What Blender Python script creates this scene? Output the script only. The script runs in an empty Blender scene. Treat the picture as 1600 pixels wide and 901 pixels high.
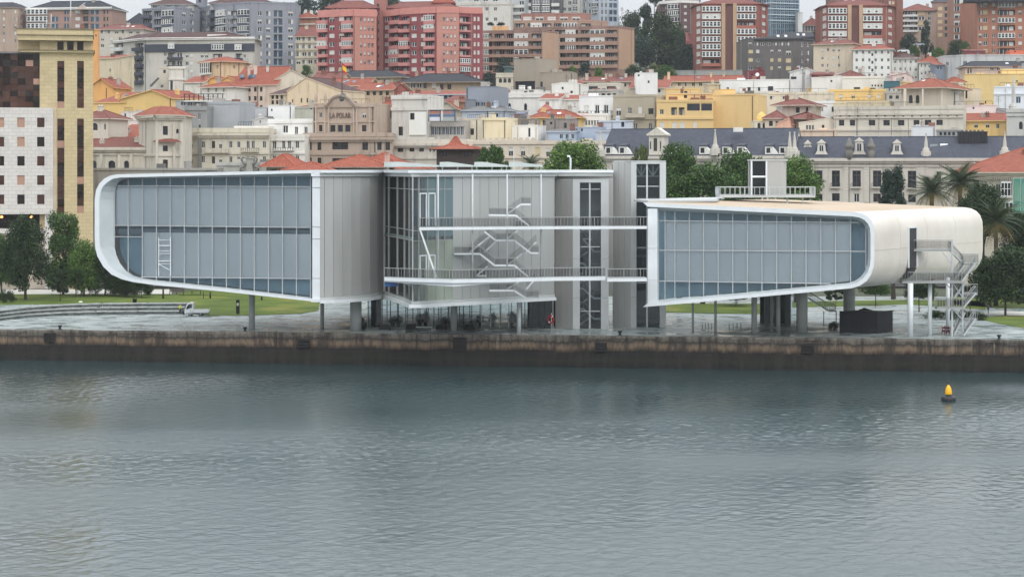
import bpy,bmesh,math,random
import numpy as np
from mathutils import Vector,Matrix
R=math.radians
random.seed(7)
SC=bpy.context.scene
COL=SC.collection

# ------------------------------------------------------------------ camera
FPX=3115.0      # focal length in photo pixels (1600 wide)
HOR=262.0       # photo row of the horizon
CH=29.0         # camera height (m)
WZ=0.5          # water level
PZ=5.0          # quay level
cam=bpy.data.cameras.new('camera')
cam.sensor_width=36.0
cam.lens=36.0*FPX/1600.0
cam.shift_y=-(450.5-HOR)/1600.0
cam.clip_start=1.0
cam.clip_end=9000.0
camo=bpy.data.objects.new('camera',cam)
camo.location=(0,0,CH)
camo.rotation_euler=(R(90),0,0)
COL.objects.link(camo)
SC.camera=camo
# ------------------------------------------------------------------ world and sun
SUN_EL,SUN_AZ=45.0,162.0      # azimuth: degrees from +Y towards +X (behind the camera, a little to its right)
W=bpy.data.worlds.new('World')
SC.world=W
W.use_nodes=True
nt=W.node_tree
bg=nt.nodes['Background']
sky=nt.nodes.new('ShaderNodeTexSky')
sky.sky_type = 'NISHITA'
sky.sun_disc=False
sky.sun_elevation=R(SUN_EL)
sky.sun_rotation=R(SUN_AZ)
sky.altitude=0
sky.air_density=1.0
sky.dust_density=3.0
sky.ozone_density=1.0
hs=nt.nodes.new('ShaderNodeHueSaturation')
hs.inputs['Saturation'].default_value=0.22
nt.links.new(sky.outputs[0],hs.inputs['Color'])
# overcast: an even pale cloud deck over most of the clear sky, with faint unevenness
tcw=nt.nodes.new('ShaderNodeTexCoord')
cn=nt.nodes.new('ShaderNodeTexNoise');cn.inputs['Scale'].default_value=3.0;cn.inputs['Detail'].default_value=4
nt.links.new(tcw.outputs['Generated'],cn.inputs['Vector'])
cr=nt.nodes.new('ShaderNodeValToRGB')
cr.color_ramp.elements[0].position=.3;cr.color_ramp.elements[0].color=(.80,.85,.92,1)
cr.color_ramp.elements[1].position=.7;cr.color_ramp.elements[1].color=(.93,.97,1.0,1)
nt.links.new(cn.outputs['Fac'],cr.inputs['Fac'])
cm=nt.nodes.new('ShaderNodeVectorMath');cm.operation = 'SCALE';
# overcast deck: brighter overhead than at the horizon, (1 + 2 sin e)
sx_=nt.nodes.new('ShaderNodeSeparateXYZ');nt.links.new(tcw.outputs['Generated'],sx_.inputs[0])
mr_=nt.nodes.new('ShaderNodeMapRange');mr_.inputs['From Min'].default_value=0;mr_.inputs['From Max'].default_value=1
mr_.inputs['To Min'].default_value=2.6;mr_.inputs['To Max'].default_value=15.5
pw_=nt.nodes.new('ShaderNodeMath');pw_.operation = 'POWER';pw_.use_clamp=True;pw_.inputs[1].default_value=.6
mx0=nt.nodes.new('ShaderNodeMath');mx0.operation = 'MAXIMUM';mx0.inputs[1].default_value=0
nt.links.new(sx_.outputs['Z'],mx0.inputs[0]);nt.links.new(mx0.outputs[0],pw_.inputs[0]);nt.links.new(pw_.outputs[0],mr_.inputs['Value']);nt.links.new(mr_.outputs[0],cm.inputs['Scale'])
nt.links.new(cr.outputs[0],cm.inputs[0])
cx_=nt.nodes.new('ShaderNodeMix');cx_.data_type = 'RGBA';cx_.inputs['Factor'].default_value=.82
nt.links.new(hs.outputs[0],cx_.inputs['A']);nt.links.new(cm.outputs[0],cx_.inputs['B'])
nt.links.new(cx_.outputs['Result'],bg.inputs['Color'])
bg.inputs['Strength'].default_value=0.15
sl=bpy.data.lights.new('sun','SUN')
sl.energy=0.7
sl.angle=R(35)
sl.color=(1.0,0.97,0.92)
so=bpy.data.objects.new('sun',sl)
sd=Vector((math.sin(R(SUN_AZ))*math.cos(R(SUN_EL)),math.cos(R(SUN_AZ))*math.cos(R(SUN_EL)),math.sin(R(SUN_EL))))
so.rotation_euler=sd.to_track_quat('Z','Y').to_euler()
so.location=(-60,-80,200)
COL.objects.link(so)
SC.view_settings.view_transform = 'Standard'
SC.view_settings.look = 'None'
SC.view_settings.gamma=1.0
SC.view_settings.exposure=0.20
SC.view_settings.use_curve_mapping=False
SC.cycles.max_bounces=8
SC.cycles.transparent_max_bounces=12

# ------------------------------------------------------------------ helpers
def lin(v):
    v /= 255.0
    return v/12.92 if v <= 0.04045 else ((v+0.055)/1.055) ** 2.4
def c(r,g,b,k=1.0):
    return (lin(r)*k,lin(g)*k,lin(b)*k,1.0)
def P(px,py,Y):
    """world point seen at photo pixel (px, py) at depth Y"""
    return ((px-800)*Y/FPX,Y,CH-(py-HOR)*Y/FPX)
def ZP(py,Y):
    return CH-(py-HOR)*Y/FPX
def XP(px,Y):
    return (px-800)*Y/FPX
def lerp(a,b,t):
    return a+(b-a)*t
def interp(pts,x):
    if x <= pts[0][0]: return pts[0][1]
    for (x0,y0),(x1,y1) in zip(pts,pts[1:]):
        if x <= x1: return lerp(y0,y1,(x-x0)/(x1-x0))
    return pts[-1][1]

TERR=[(0,4.6),(425,4.7),(440,5),(470,8),(520,17),(560,26),(600,35),(650,44),(700,53),(750,60),(800,65),
        (900,74),(1000,84),(1200,96),(1500,100),(6000,100)]
def ground(Y):
    return interp(TERR,Y)

class Fr:
    """vertical plane through two world XY points; u along it, d away from the camera, z up"""
    def __init__(s,a,b):
        s.o=(a[0],a[1]);L=math.hypot(b[0]-a[0],b[1]-a[1])
        s.L=L;s.u=((b[0]-a[0])/L,(b[1]-a[1])/L);s.n=(-s.u[1],s.u[0])
        s.ang=math.atan2(s.u[1],s.u[0])
    def w(s,u,d,z):
        return (s.o[0]+s.u[0]*u+s.n[0]*d,s.o[1]+s.u[1]*u+s.n[1]*d,z)
    def uz(s,px,py,d=0.0):
        ox,oy=s.o[0]+s.n[0]*d,s.o[1]+s.n[1]*d
        k=(px-800)/FPX
        # ox + ux t = k (oy + uy t)
        t=(k*oy-ox)/(s.u[0]-k*s.u[1])
        Y=oy+s.u[1]*t
        return t,ZP(py,Y)
def frpx(x0,Y0,x1,Y1):
    return Fr((XP(x0,Y0),Y0),(XP(x1,Y1),Y1))

class MB:
    def __init__(s):
        s.v=[];s.f=[];s.m=[];s.uv={};s.sm=set()
    def poly(s,pts,m=0,uv=None,smooth=False):
        i=len(s.v);s.v.extend(pts);s.f.append(tuple(range(i,i+len(pts))));s.m.append(m)
        if uv: s.uv[len(s.f)-1]=uv
        if smooth: s.sm.add(len(s.f)-1)
    def hexa(s,b,t,m=0):
        """b, t: four points each, same winding (ccw from above)"""
        i=len(s.v);s.v.extend(b);s.v.extend(t)
        for q in ((0,3,2,1),(4,5,6,7),(0,1,5,4),(1,2,6,5),(2,3,7,6),(3,0,4,7)):
            s.f.append(tuple(i+k for k in q));s.m.append(m)
    def box(s,F,u0,u1,d0,d1,z0,z1,m=0):
        s.hexa([F.w(u0,d0,z0),F.w(u1,d0,z0),F.w(u1,d1,z0),F.w(u0,d1,z0)],
               [F.w(u0,d0,z1),F.w(u1,d0,z1),F.w(u1,d1,z1),F.w(u0,d1,z1)],m)
    def prism(s,F,pts,d0,d1,m=0):
        """pts: (u, z) outline ccw seen from the camera"""
        n=len(pts);i=len(s.v)
        s.v.extend([F.w(u,d0,z) for u,z in pts]);s.v.extend([F.w(u,d1,z) for u,z in pts])
        s.f.append(tuple(range(i,i+n)));s.m.append(m)
        s.f.append(tuple(range(i+2*n-1,i+n-1,-1)));s.m.append(m)
        for k in range(n):
            k2=(k+1) % n
            s.f.append((i+k2,i+k,i+n+k,i+n+k2));s.m.append(m)
    def bar(s,p,q,w,h=None,m=0):
        """square bar from p to q"""
        h=h or w
        p,q=Vector(p),Vector(q);t=(q-p).normalized()
        up=Vector((0,0,1)) if abs(t.z) < .95 else Vector((0,1,0))
        a=t.cross(up).normalized()*(w/2);b=a.cross(t).normalized()*(h/2)
        s.hexa([tuple(p-a-b),tuple(p+a-b),tuple(q+a-b),tuple(q-a-b)],
               [tuple(p-a+b),tuple(p+a+b),tuple(q+a+b),tuple(q-a+b)],m)
    def tube(s,pts,rad,n=8,m=0,cap=True,smooth=True):
        rings=[]
        for k,p in enumerate(pts):
            p=Vector(p)
            t=(Vector(pts[min(k+1,len(pts)-1)])-Vector(pts[max(k-1,0)])).normalized()
            up=Vector((0,0,1)) if abs(t.z) < .9 else Vector((0,1,0))
            a=t.cross(up).normalized();b=a.cross(t)
            r=rad[k] if isinstance(rad,(list,tuple)) else rad
            i=len(s.v)
            for j in range(n):
                an=2*math.pi*j/n
                s.v.append(tuple(p+a*(r*math.cos(an))+b*(r*math.sin(an))))
            rings.append(i)
        for i0,i1 in zip(rings,rings[1:]):
            for j in range(n):
                s.f.append((i0+j,i0+(j+1) % n,i1+(j+1) % n,i1+j));s.m.append(m)
                if smooth: s.sm.add(len(s.f)-1)
        if cap:
            s.f.append(tuple(rings[0]+j for j in range(n-1,-1,-1)));s.m.append(m)
            s.f.append(tuple(rings[-1]+j for j in range(n)));s.m.append(m)
    def lathe(s,c0,prof,n=16,m=0,smooth=True):
        """prof: (r, z) from bottom to top round the vertical axis at c0"""
        rings=[]
        for r,z in prof:
            rings.append(len(s.v))
            for j in range(n):
                a=2*math.pi*j/n
                s.v.append((c0[0]+r*math.cos(a),c0[1]+r*math.sin(a),c0[2]+z))
        for i0,i1 in zip(rings,rings[1:]):
            for j in range(n):
                s.f.append((i0+j,i0+(j+1) % n,i1+(j+1) % n,i1+j));s.m.append(m)
                if smooth: s.sm.add(len(s.f)-1)
        s.f.append(tuple(rings[0]+j for j in range(n-1,-1,-1)));s.m.append(m)
        s.f.append(tuple(rings[-1]+j for j in range(n)));s.m.append(m)
    def build(s,name,mats,parent=None,loc=None,kind=None):
        if not isinstance(mats,(list,tuple)): mats=[mats]
        off=wloc(parent) if parent is not None else Vector((0,0,0))
        base=Vector(loc) if loc is not None else off
        me=bpy.data.meshes.new(name)
        me.from_pydata([(x-base.x,y-base.y,z-base.z) for x,y,z in s.v],[],s.f)
        for mt in mats: me.materials.append(mt)
        me.polygons.foreach_set('material_index',s.m)
        if s.sm:
            fl=[False]*len(s.f)
            for k in s.sm: fl[k]=True
            me.polygons.foreach_set('use_smooth',fl)
        if s.uv:
            ul=me.uv_layers.new(name='UVMap').data
            for k,uv in s.uv.items():
                for li,q in zip(me.polygons[k].loop_indices,uv): ul[li].uv=q
        me.update()
        o=bpy.data.objects.new(name,me)
        o.location=base-off
        COL.objects.link(o)
        if parent is not None: o.parent=parent
        if kind: o['kind']=kind
        return o
WL={}
def wloc(o):
    v=Vector((0,0,0))
    while o is not None:
        v=v+o.location;o=o.parent
    return v
def tag(o,label,cat,group=None):
    o['label']=label;o['category']=cat
    if group: o['group']=group
    return o
def thing(name,label,cat,loc,group=None):
    o=bpy.data.objects.new(name,None)
    o.empty_display_size=0.5
    o.location=loc
    COL.objects.link(o)
    return tag(o,label,cat,group)
def inst(me,name,parent,loc,rz=0.0,scale=(1,1,1)):
    o=bpy.data.objects.new(name,me)
    off=wloc(parent) if parent is not None else Vector((0,0,0))
    o.location=Vector(loc)-off
    o.rotation_euler=(0,0,rz);o.scale=scale
    COL.objects.link(o)
    if parent is not None: o.parent=parent
    return o

# ------------------------------------------------------------------ materials
MATS={}
def base_mat(name):
    m=bpy.data.materials.new(name);m.use_nodes=True
    nt=m.node_tree
    return m,nt,nt.nodes['Principled BSDF']
def mat(name,col,rough=0.6,metal=0.0,var=0.0,scale=1.0,bump=0.0,spec=0.5,coat=0.0,stretch=(1,1,1)):
    """plain surface with low noise variation of its own colour"""
    if name in MATS: return MATS[name]
    m,nt,b=base_mat(name)
    b.inputs['Roughness'].default_value=rough
    b.inputs['Metallic'].default_value=metal
    b.inputs['Specular IOR Level'].default_value=spec
    b.inputs['Coat Weight'].default_value=coat
    b.inputs['Base Color'].default_value=col
    if var > 0:
        g=nt.nodes.new('ShaderNodeNewGeometry')
        mp=nt.nodes.new('ShaderNodeMapping');mp.inputs['Scale'].default_value=stretch
        nt.links.new(g.outputs['Position'],mp.inputs['Vector'])
        n=nt.nodes.new('ShaderNodeTexNoise');n.inputs['Scale'].default_value=scale;n.inputs['Detail'].default_value=5
        nt.links.new(mp.outputs[0],n.inputs['Vector'])
        r=nt.nodes.new('ShaderNodeValToRGB')
        r.color_ramp.elements[0].position=0.3;r.color_ramp.elements[1].position=0.7
        r.color_ramp.elements[0].color=tuple(x*(1-var) for x in col[:3])+(1,)
        r.color_ramp.elements[1].color=tuple(min(1,x*(1+var*.6)) for x in col[:3])+(1,)
        nt.links.new(n.outputs['Fac'],r.inputs['Fac'])
        nt.links.new(r.outputs[0],b.inputs['Base Color'])
        if bump:
            bp=nt.nodes.new('ShaderNodeBump');bp.inputs['Strength'].default_value=bump;bp.inputs['Distance'].default_value=0.05
            nt.links.new(n.outputs['Fac'],bp.inputs['Height']);nt.links.new(bp.outputs[0],b.inputs['Normal'])
    MATS[name]=m
    return m
def wall_mat(col,dirt=0.35,grain=0.12):
    """rendered or stone wall: streaks of weather running down, blotches, fine grain"""
    g_=(col[0]+col[1]+col[2])/3;col=tuple(lerp(x,g_,.16) for x in col[:3])+(1,)
    key = 'wall_%.3f_%.3f_%.3f_%.2f' % (col[0],col[1],col[2],dirt)
    if key in MATS: return MATS[key]
    m,nt,b=base_mat(key)
    b.inputs['Roughness'].default_value=0.85
    b.inputs['Specular IOR Level'].default_value=0.2
    g=nt.nodes.new('ShaderNodeNewGeometry')
    def noise(sc,st,det=4):
        mp=nt.nodes.new('ShaderNodeMapping');mp.inputs['Scale'].default_value=st
        nt.links.new(g.outputs['Position'],mp.inputs['Vector'])
        n=nt.nodes.new('ShaderNodeTexNoise');n.inputs['Scale'].default_value=sc;n.inputs['Detail'].default_value=det
        nt.links.new(mp.outputs[0],n.inputs['Vector']);return n.outputs['Fac']
    def mix(fac,a,bcol,lo,hi):
        r=nt.nodes.new('ShaderNodeMapRange');r.inputs['From Min'].default_value=lo;r.inputs['From Max'].default_value=hi
        nt.links.new(fac,r.inputs['Value'])
        x=nt.nodes.new('ShaderNodeMix');x.data_type = 'RGBA'
        nt.links.new(r.outputs[0],x.inputs['Factor'])
        if isinstance(a,tuple): x.inputs['A'].default_value=a
        else: nt.links.new(a,x.inputs['A'])
        x.inputs['B'].default_value=bcol
        return x.outputs['Result']
    k=1-dirt
    dark=(col[0]*k,col[1]*k*.98,col[2]*k*.95,1)
    lite=tuple(min(1,x*(1+grain)) for x in col[:3])+(1,)
    o=mix(noise(0.9,(1,1,.12)),col,dark,.52,.78)
    o=mix(noise(0.12,(1,1,1),3),o,lite,.45,.75)
    o=mix(noise(3.0,(1,1,1),2),o,dark,.60,1.1)
    nt.links.new(o,b.inputs['Base Color'])
    MATS[key]=m
    return m
def tile_mat(name,col,col2,rows=2.6,amp=0.5):
    """roof tiles: rows down the slope from UV in metres, tones from noise"""
    if name in MATS: return MATS[name]
    m,nt,b=base_mat(name)
    b.inputs['Roughness'].default_value=0.8
    b.inputs['Specular IOR Level'].default_value=0.25
    uv=nt.nodes.new('ShaderNodeUVMap')
    wv=nt.nodes.new('ShaderNodeTexWave');wv.wave_type = 'BANDS';wv.bands_direction = 'X'
    wv.inputs['Scale'].default_value=rows/6.2832*2;wv.inputs['Distortion'].default_value=0.3
    nt.links.new(uv.outputs[0],wv.inputs['Vector'])
    g=nt.nodes.new('ShaderNodeNewGeometry')
    n=nt.nodes.new('ShaderNodeTexNoise');n.inputs['Scale'].default_value=0.8;n.inputs['Detail'].default_value=6;n.inputs['Roughness'].default_value=.75
    nt.links.new(g.outputs['Position'],n.inputs['Vector'])
    r=nt.nodes.new('ShaderNodeValToRGB')
    r.color_ramp.elements[0].position=.32;r.color_ramp.elements[0].color=col2
    r.color_ramp.elements[1].position=.62;r.color_ramp.elements[1].color=col
    nt.links.new(n.outputs['Fac'],r.inputs['Fac'])
    nt.links.new(r.outputs[0],b.inputs['Base Color'])
    bp=nt.nodes.new('ShaderNodeBump');bp.inputs['Strength'].default_value=amp;bp.inputs['Distance'].default_value=0.3
    nt.links.new(wv.outputs['Fac'],bp.inputs['Height']);nt.links.new(bp.outputs[0],b.inputs['Normal'])
    MATS[name]=m
    return m
def glass_mat(name,tint,rough=0.02,ior=1.5):
    """clear sheet glass: tinted see-through plus mirror by fresnel"""
    if name in MATS: return MATS[name]
    m=bpy.data.materials.new(name);m.use_nodes=True
    nt=m.node_tree;nt.nodes.remove(nt.nodes['Principled BSDF'])
    out=nt.nodes['Material Output']
    t=nt.nodes.new('ShaderNodeBsdfTransparent');t.inputs['Color'].default_value=tint
    g=nt.nodes.new('ShaderNodeBsdfGlossy');g.inputs['Roughness'].default_value=rough
    f=nt.nodes.new('ShaderNodeFresnel');f.inputs['IOR'].default_value=ior
    x=nt.nodes.new('ShaderNodeMixShader')
    nt.links.new(f.outputs[0],x.inputs[0]);nt.links.new(t.outputs[0],x.inputs[1]);nt.links.new(g.outputs[0],x.inputs[2])
    nt.links.new(x.outputs[0],out.inputs['Surface'])
    MATS[name]=m
    return m
def leaf_mat(name,dark,mid,light):
    """leaf colour differs from leaf to leaf"""
    m,nt,b=base_mat(name)
    b.inputs['Roughness'].default_value=0.6
    b.inputs['Specular IOR Level'].default_value=0.25
    g=nt.nodes.new('ShaderNodeNewGeometry')
    r=nt.nodes.new('ShaderNodeValToRGB')
    e=r.color_ramp.elements
    e[0].position=0;e[0].color=dark;e[1].position=1;e[1].color=light
    k=e.new(.55);k.color=mid
    nt.links.new(g.outputs['Random Per Island'],r.inputs['Fac'])
    nt.links.new(r.outputs[0],b.inputs['Base Color'])
    tr=nt.nodes.new('ShaderNodeBsdfTranslucent');nt.links.new(r.outputs[0],tr.inputs['Color'])
    x=nt.nodes.new('ShaderNodeMixShader');x.inputs[0].default_value=.25
    nt.links.new(b.outputs[0],x.inputs[1]);nt.links.new(tr.outputs[0],x.inputs[2])
    nt.links.new(x.outputs[0],nt.nodes['Material Output'].inputs['Surface'])
    MATS[name]=m
    return m

WHITE=mat('white_metal',c(226,230,232),.35,.0,.05,.6)
CLAD=mat('mid_grey_cladding',c(170,172,170),.45,.05,.06,.4,stretch=(1,1,.2))
RAIL=mat('rail_grey',c(158,160,158),.5,.1,.08,1.0)
STEEL=mat('painted_steel',c(190,194,195),.4,.2,.08,1.0)
GREYP=mat('grey_cladding',c(174,174,171),.42,.03,.10,.35,stretch=(1,1,.2))
GREYL=mat('pale_grey_cladding',c(188,191,190),.45,.1,.08,.4)
CONC=mat('column_concrete',c(172,176,174),.7,0,.12,.8)
DARK=mat('dark_interior',c(38,44,48),.8)
BLACK=mat('black_paint',c(20,21,24),.45)
RUBBER=mat('black_rubber',c(22,21,21),.8,0,.3,3)
BLIND=mat('roller_blind',c(230,236,242),.9,0,.06,.12)
BLIND2=mat('roller_blind_old',c(228,233,238),.9,0,.06,.15)
INTER=mat('interior_blue',c(150,182,200),.8,0,.15,.2)
INTERG=mat('interior_green',c(152,162,148),.8,0,.2,.25)
PANE=glass_mat('facade_glass',(.955,.975,.98,1))
PANED=glass_mat('stair_glass',(.80,.84,.86,1))
PANEC=glass_mat('pavilion_glass',(.80,.86,.88,1))
MESHG=glass_mat('rail_infill',(.78,.78,.78,1),.4,1.2)
WSLOPE,RIPPLE=0.105,0.03
# ------------------------------------------------------------------ ground, quay, water
def quayY(X): return 285.9-0.1265*X
QF=Fr((-420,quayY(-420)),(420,quayY(420)))     # face of the quay
# terrain: one sheet to the horizon
mb=MB()
ys=[286,300,330,360,390,420,440,470,500,520,540,560,580,600,625,650,675,700,725,750,775,800,850,900,950,1000,1100,1200,1350,1500,2000,3500,7000]
xs=[-3000,-1500,-800,-500,-350,-250,-180,-120,-60,0,60,120,180,250,350,500,800,1500,3000]
for y in ys:
    for x in xs:
        yy=max(y,quayY(x)+6) if y < 340 else y
        mb.v.append((x,yy,ground(yy)+(1.2*math.sin(x*.021+yy*.013) if yy > 470 else 0)))
nx=len(xs)
for j in range(len(ys)-1):
    for i in range(nx-1):
        mb.f.append((j*nx+i,j*nx+i+1,(j+1)*nx+i+1,(j+1)*nx+i));mb.m.append(0)
TERRM=mat('hillside_ground',c(82,88,70),.95,0,.35,.08)
mb.build('terrain',TERRM,kind='structure')

# plaza: pale blue-green concrete, wet, with long dark slots
m,nt,b=base_mat('plaza_concrete')
g=nt.nodes.new('ShaderNodeNewGeometry')
mp=nt.nodes.new('ShaderNodeMapping');mp.inputs['Scale'].default_value=(.16,.42,1);mp.inputs['Rotation'].default_value=(0,0,R(8))
nt.links.new(g.outputs['Position'],mp.inputs['Vector'])
n1=nt.nodes.new('ShaderNodeTexNoise');n1.inputs['Scale'].default_value=1.6;n1.inputs['Detail'].default_value=5;n1.inputs['Roughness'].default_value=.6
nt.links.new(mp.outputs[0],n1.inputs['Vector'])
r1=nt.nodes.new('ShaderNodeValToRGB')
e=r1.color_ramp.elements
e[0].position=.30;e[0].color=c(50,60,62);e[1].position=.47;e[1].color=c(140,150,149)
k=e.new(.37);k.color=c(94,107,108)
k=e.new(.68);k.color=c(178,185,183)
nt.links.new(n1.outputs['Fac'],r1.inputs['Fac'])
nt.links.new(r1.outputs[0],b.inputs['Base Color'])
mr=nt.nodes.new('ShaderNodeMapRange');mr.inputs['From Min'].default_value=.35;mr.inputs['From Max'].default_value=.6
mr.inputs['To Min'].default_value=.12;mr.inputs['To Max'].default_value=.5
n2=nt.nodes.new('ShaderNodeTexNoise');n2.inputs['Scale'].default_value=.22;n2.inputs['Detail'].default_value=4
nt.links.new(g.outputs['Position'],n2.inputs['Vector'])
nt.links.new(n2.outputs['Fac'],mr.inputs['Value']);nt.links.new(mr.outputs[0],b.inputs['Roughness'])
PLAZA=m
mb=MB()
top=[QF.w(0,0.9,PZ),QF.w(QF.L,0.9,PZ),(420,372,PZ),(-420,372,PZ)]
mb.hexa([(x,y,PZ-.3) for x,y,z in top],top)
mb.build('plaza',PLAZA,kind='structure')

# lawns: thin raised sheets on the plaza, outlines in photo pixels on the plaza level
GRASS,nt,b=base_mat('lawn_grass')
b.inputs['Roughness'].default_value=.9;b.inputs['Specular IOR Level'].default_value=.15
g=nt.nodes.new('ShaderNodeNewGeometry')
n1=nt.nodes.new('ShaderNodeTexNoise');n1.inputs['Scale'].default_value=.12;n1.inputs['Detail'].default_value=8;n1.inputs['Roughness'].default_value=.65
nt.links.new(g.outputs['Position'],n1.inputs['Vector'])
r1=nt.nodes.new('ShaderNodeValToRGB');e=r1.color_ramp.elements
e[0].position=.34;e[0].color=c(70,84,38);e[1].position=.7;e[1].color=c(126,122,62)
k=e.new(.52);k.color=c(88,104,44)
nt.links.new(n1.outputs['Fac'],r1.inputs['Fac']);nt.links.new(r1.outputs[0],b.inputs['Base Color'])
def gp(px,py,z=PZ):
    Y=(CH-z)*FPX/(py-HOR)
    return (XP(px,Y),Y,z)
def sheet(name,pxs,z,mt,kind='structure',thick=.06):
    mb=MB();t=[gp(x,y,z) for x,y in pxs];n=len(t)
    mb.poly(t)
    for k in range(n):
        a,b2=t[k],t[(k+1) % n]
        mb.poly([(a[0],a[1],z-thick),(b2[0],b2[1],z-thick),b2,a])
    return mb.build(name,mt,kind=kind)
sheet('lawn',[(-60,476),(0,476),(100,474.5),(200,474),(268,475.5),(284,481),(287,489),(330,492.8),(390,492.4),(470,489.5),(497,485),(500,472),(470,466),(300,461),(150,459.5),(-60,460)],PZ+.06,GRASS)
PATHM=mat('pale_path',c(196,194,186),.8,0,.12,.4)
sheet('lawn',[(270,459.2),(505,467.5),(560,468),(700,463),(900,461),(900,453),(300,453)],PZ+.06,GRASS)
sheet('lawn',[(1040,487),(1100,489),(1228,491),(1228,474),(1040,474)],PZ+.06,GRASS)
sheet('lawn',[(1238,480),(1420,475),(1540,483),(1540,470),(1420,468),(1238,471)],PZ+.06,GRASS)
sheet('lawn',[(1528,497),(1560,505),(1600,512),(1680,514),(1680,494),(1560,493)],PZ+.06,GRASS)
sheet('lawn',[(1480,462),(1700,470),(1700,479),(1560,481),(1480,474)],PZ+.06,GRASS)
sheet('path',[(-80,459.4),(150,458.9),(268,458.8),(268,452),(-80,452)],PZ+.04,PATHM)
sheet('path',[(1500,490),(1560,486),(1700,486),(1700,492.6),(1560,492.2)],PZ+.04,PATHM)
sheet('road',[(-120,447.5),(1700,447.5),(1700,441),(-120,441)],PZ+.02,mat('asphalt',c(75,76,78),.9,0,.2,.5))

# quay wall, stained in bands by the tide
QM,nt,b=base_mat('quay_concrete')
b.inputs['Roughness'].default_value=.85
g=nt.nodes.new('ShaderNodeNewGeometry')
sx=nt.nodes.new('ShaderNodeSeparateXYZ');nt.links.new(g.outputs['Position'],sx.inputs[0])
def nz(sc,st,det=5,ro=.6):
    mp=nt.nodes.new('ShaderNodeMapping');mp.inputs['Scale'].default_value=st
    nt.links.new(g.outputs['Position'],mp.inputs['Vector'])
    n=nt.nodes.new('ShaderNodeTexNoise');n.inputs['Scale'].default_value=sc;n.inputs['Detail'].default_value=det;n.inputs['Roughness'].default_value=ro
    nt.links.new(mp.outputs[0],n.inputs['Vector']);return n.outputs['Fac']
def mth(op,a,b2):
    x=nt.nodes.new('ShaderNodeMath');x.operation=op
    for i,v in enumerate((a,b2)):
        if isinstance(v,(int,float)): x.inputs[i].default_value=v
        else: nt.links.new(v,x.inputs[i])
    return x.outputs[0]
wob=mth('ADD',mth('MULTIPLY',mth('SUBTRACT',nz(.22,(1,1,.3)),.5),1.3),mth('MULTIPLY',mth('SUBTRACT',nz(2.2,(1,1,.25),6,.7),.5),1.1))
hz=mth('ADD',sx.outputs['Z'],wob)
rr=nt.nodes.new('ShaderNodeValToRGB');e=rr.color_ramp.elements
mrz=nt.nodes.new('ShaderNodeMapRange');mrz.inputs['From Min'].default_value=WZ;mrz.inputs['From Max'].default_value=PZ
nt.links.new(hz,mrz.inputs['Value']);nt.links.new(mrz.outputs[0],rr.inputs['Fac'])
e[0].position=0;e[0].color=c(9,11,9);e[1].position=1;e[1].color=c(122,116,107)
for p,q in ((.14,c(14,20,9)),(.24,c(30,34,16)),(.32,c(22,19,14)),(.50,c(26,22,18)),(.57,c(82,69,55)),(.66,c(122,102,82)),(.74,c(106,93,79)),(.82,c(50,45,41)),(.88,c(104,97,88))):
    k=e.new(p);k.color=q
st=nz(.7,(1,1,.16),6,.7)
x1=nt.nodes.new('ShaderNodeMapRange');x1.inputs['From Min'].default_value=.44;x1.inputs['From Max'].default_value=.60
nt.links.new(st,x1.inputs['Value'])
mx=nt.nodes.new('ShaderNodeMix');mx.data_type = 'RGBA';mx.inputs['B'].default_value=c(44,38,34)
fx=mth('MULTIPLY',x1.outputs[0],.85)
nt.links.new(fx,mx.inputs['Factor']);nt.links.new(rr.outputs[0],mx.inputs['A'])
x2=nt.nodes.new('ShaderNodeMapRange');x2.inputs['From Min'].default_value=.60;x2.inputs['From Max'].default_value=.70
nt.links.new(nz(.9,(1,1,.2),5,.7),x2.inputs['Value'])
mx2=nt.nodes.new('ShaderNodeMix');mx2.data_type = 'RGBA';mx2.inputs['B'].default_value=c(150,136,118)
up=nt.nodes.new('ShaderNodeMapRange');up.inputs['From Min'].default_value=2.9;up.inputs['From Max'].default_value=3.3
nt.links.new(sx.outputs['Z'],up.inputs['Value'])
nt.links.new(mth('MULTIPLY',mth('MULTIPLY',x2.outputs[0],.6),up.outputs[0]),mx2.inputs['Factor'])
nt.links.new(mx.outputs['Result'],mx2.inputs['A'])
nt.links.new(mx2.outputs['Result'],b.inputs['Base Color'])
bp=nt.nodes.new('ShaderNodeBump');bp.inputs['Strength'].default_value=.6;bp.inputs['Distance'].default_value=.15
nt.links.new(nz(1.5,(1,1,1),8,.7),bp.inputs['Height']);nt.links.new(bp.outputs[0],b.inputs['Normal'])
mb=MB()
u=0.0
rq=random.Random(3)
mb.box(QF,0,QF.L,.35,4,-4,PZ-.32)
mb.box(QF,0,QF.L,.02,.349,-4,2.75)
mb.build('quay_wall',QM,kind='structure')
# coping: cap stones laid along the quay edge, each its own piece
qw=[o for o in COL.objects if o.name == 'quay_wall'][0]
cop=None
uu=QF.uz(-12,520)[0];u1=QF.uz(1612,520)[0]
while uu < u1:
    L=rq.uniform(2.0,3.4)
    mb=MB();dz=rq.uniform(-.04,.03);dd=rq.uniform(-.05,.05)
    mb.box(QF,uu+.03,uu+L-.03,-.06+dd,.895,PZ-.315,PZ+.06+dz)
    mb.build('coping_stone',QM,qw)
    # face panels of the upper wall: cast lifts with recessed joints
    mb=MB();mb.box(QF,uu+.02,uu+L-.02,.05+rq.uniform(-.03,.03),.348,2.78,PZ-.33)
    mb.build('face_block',QM,qw)
    uu += L
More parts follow.
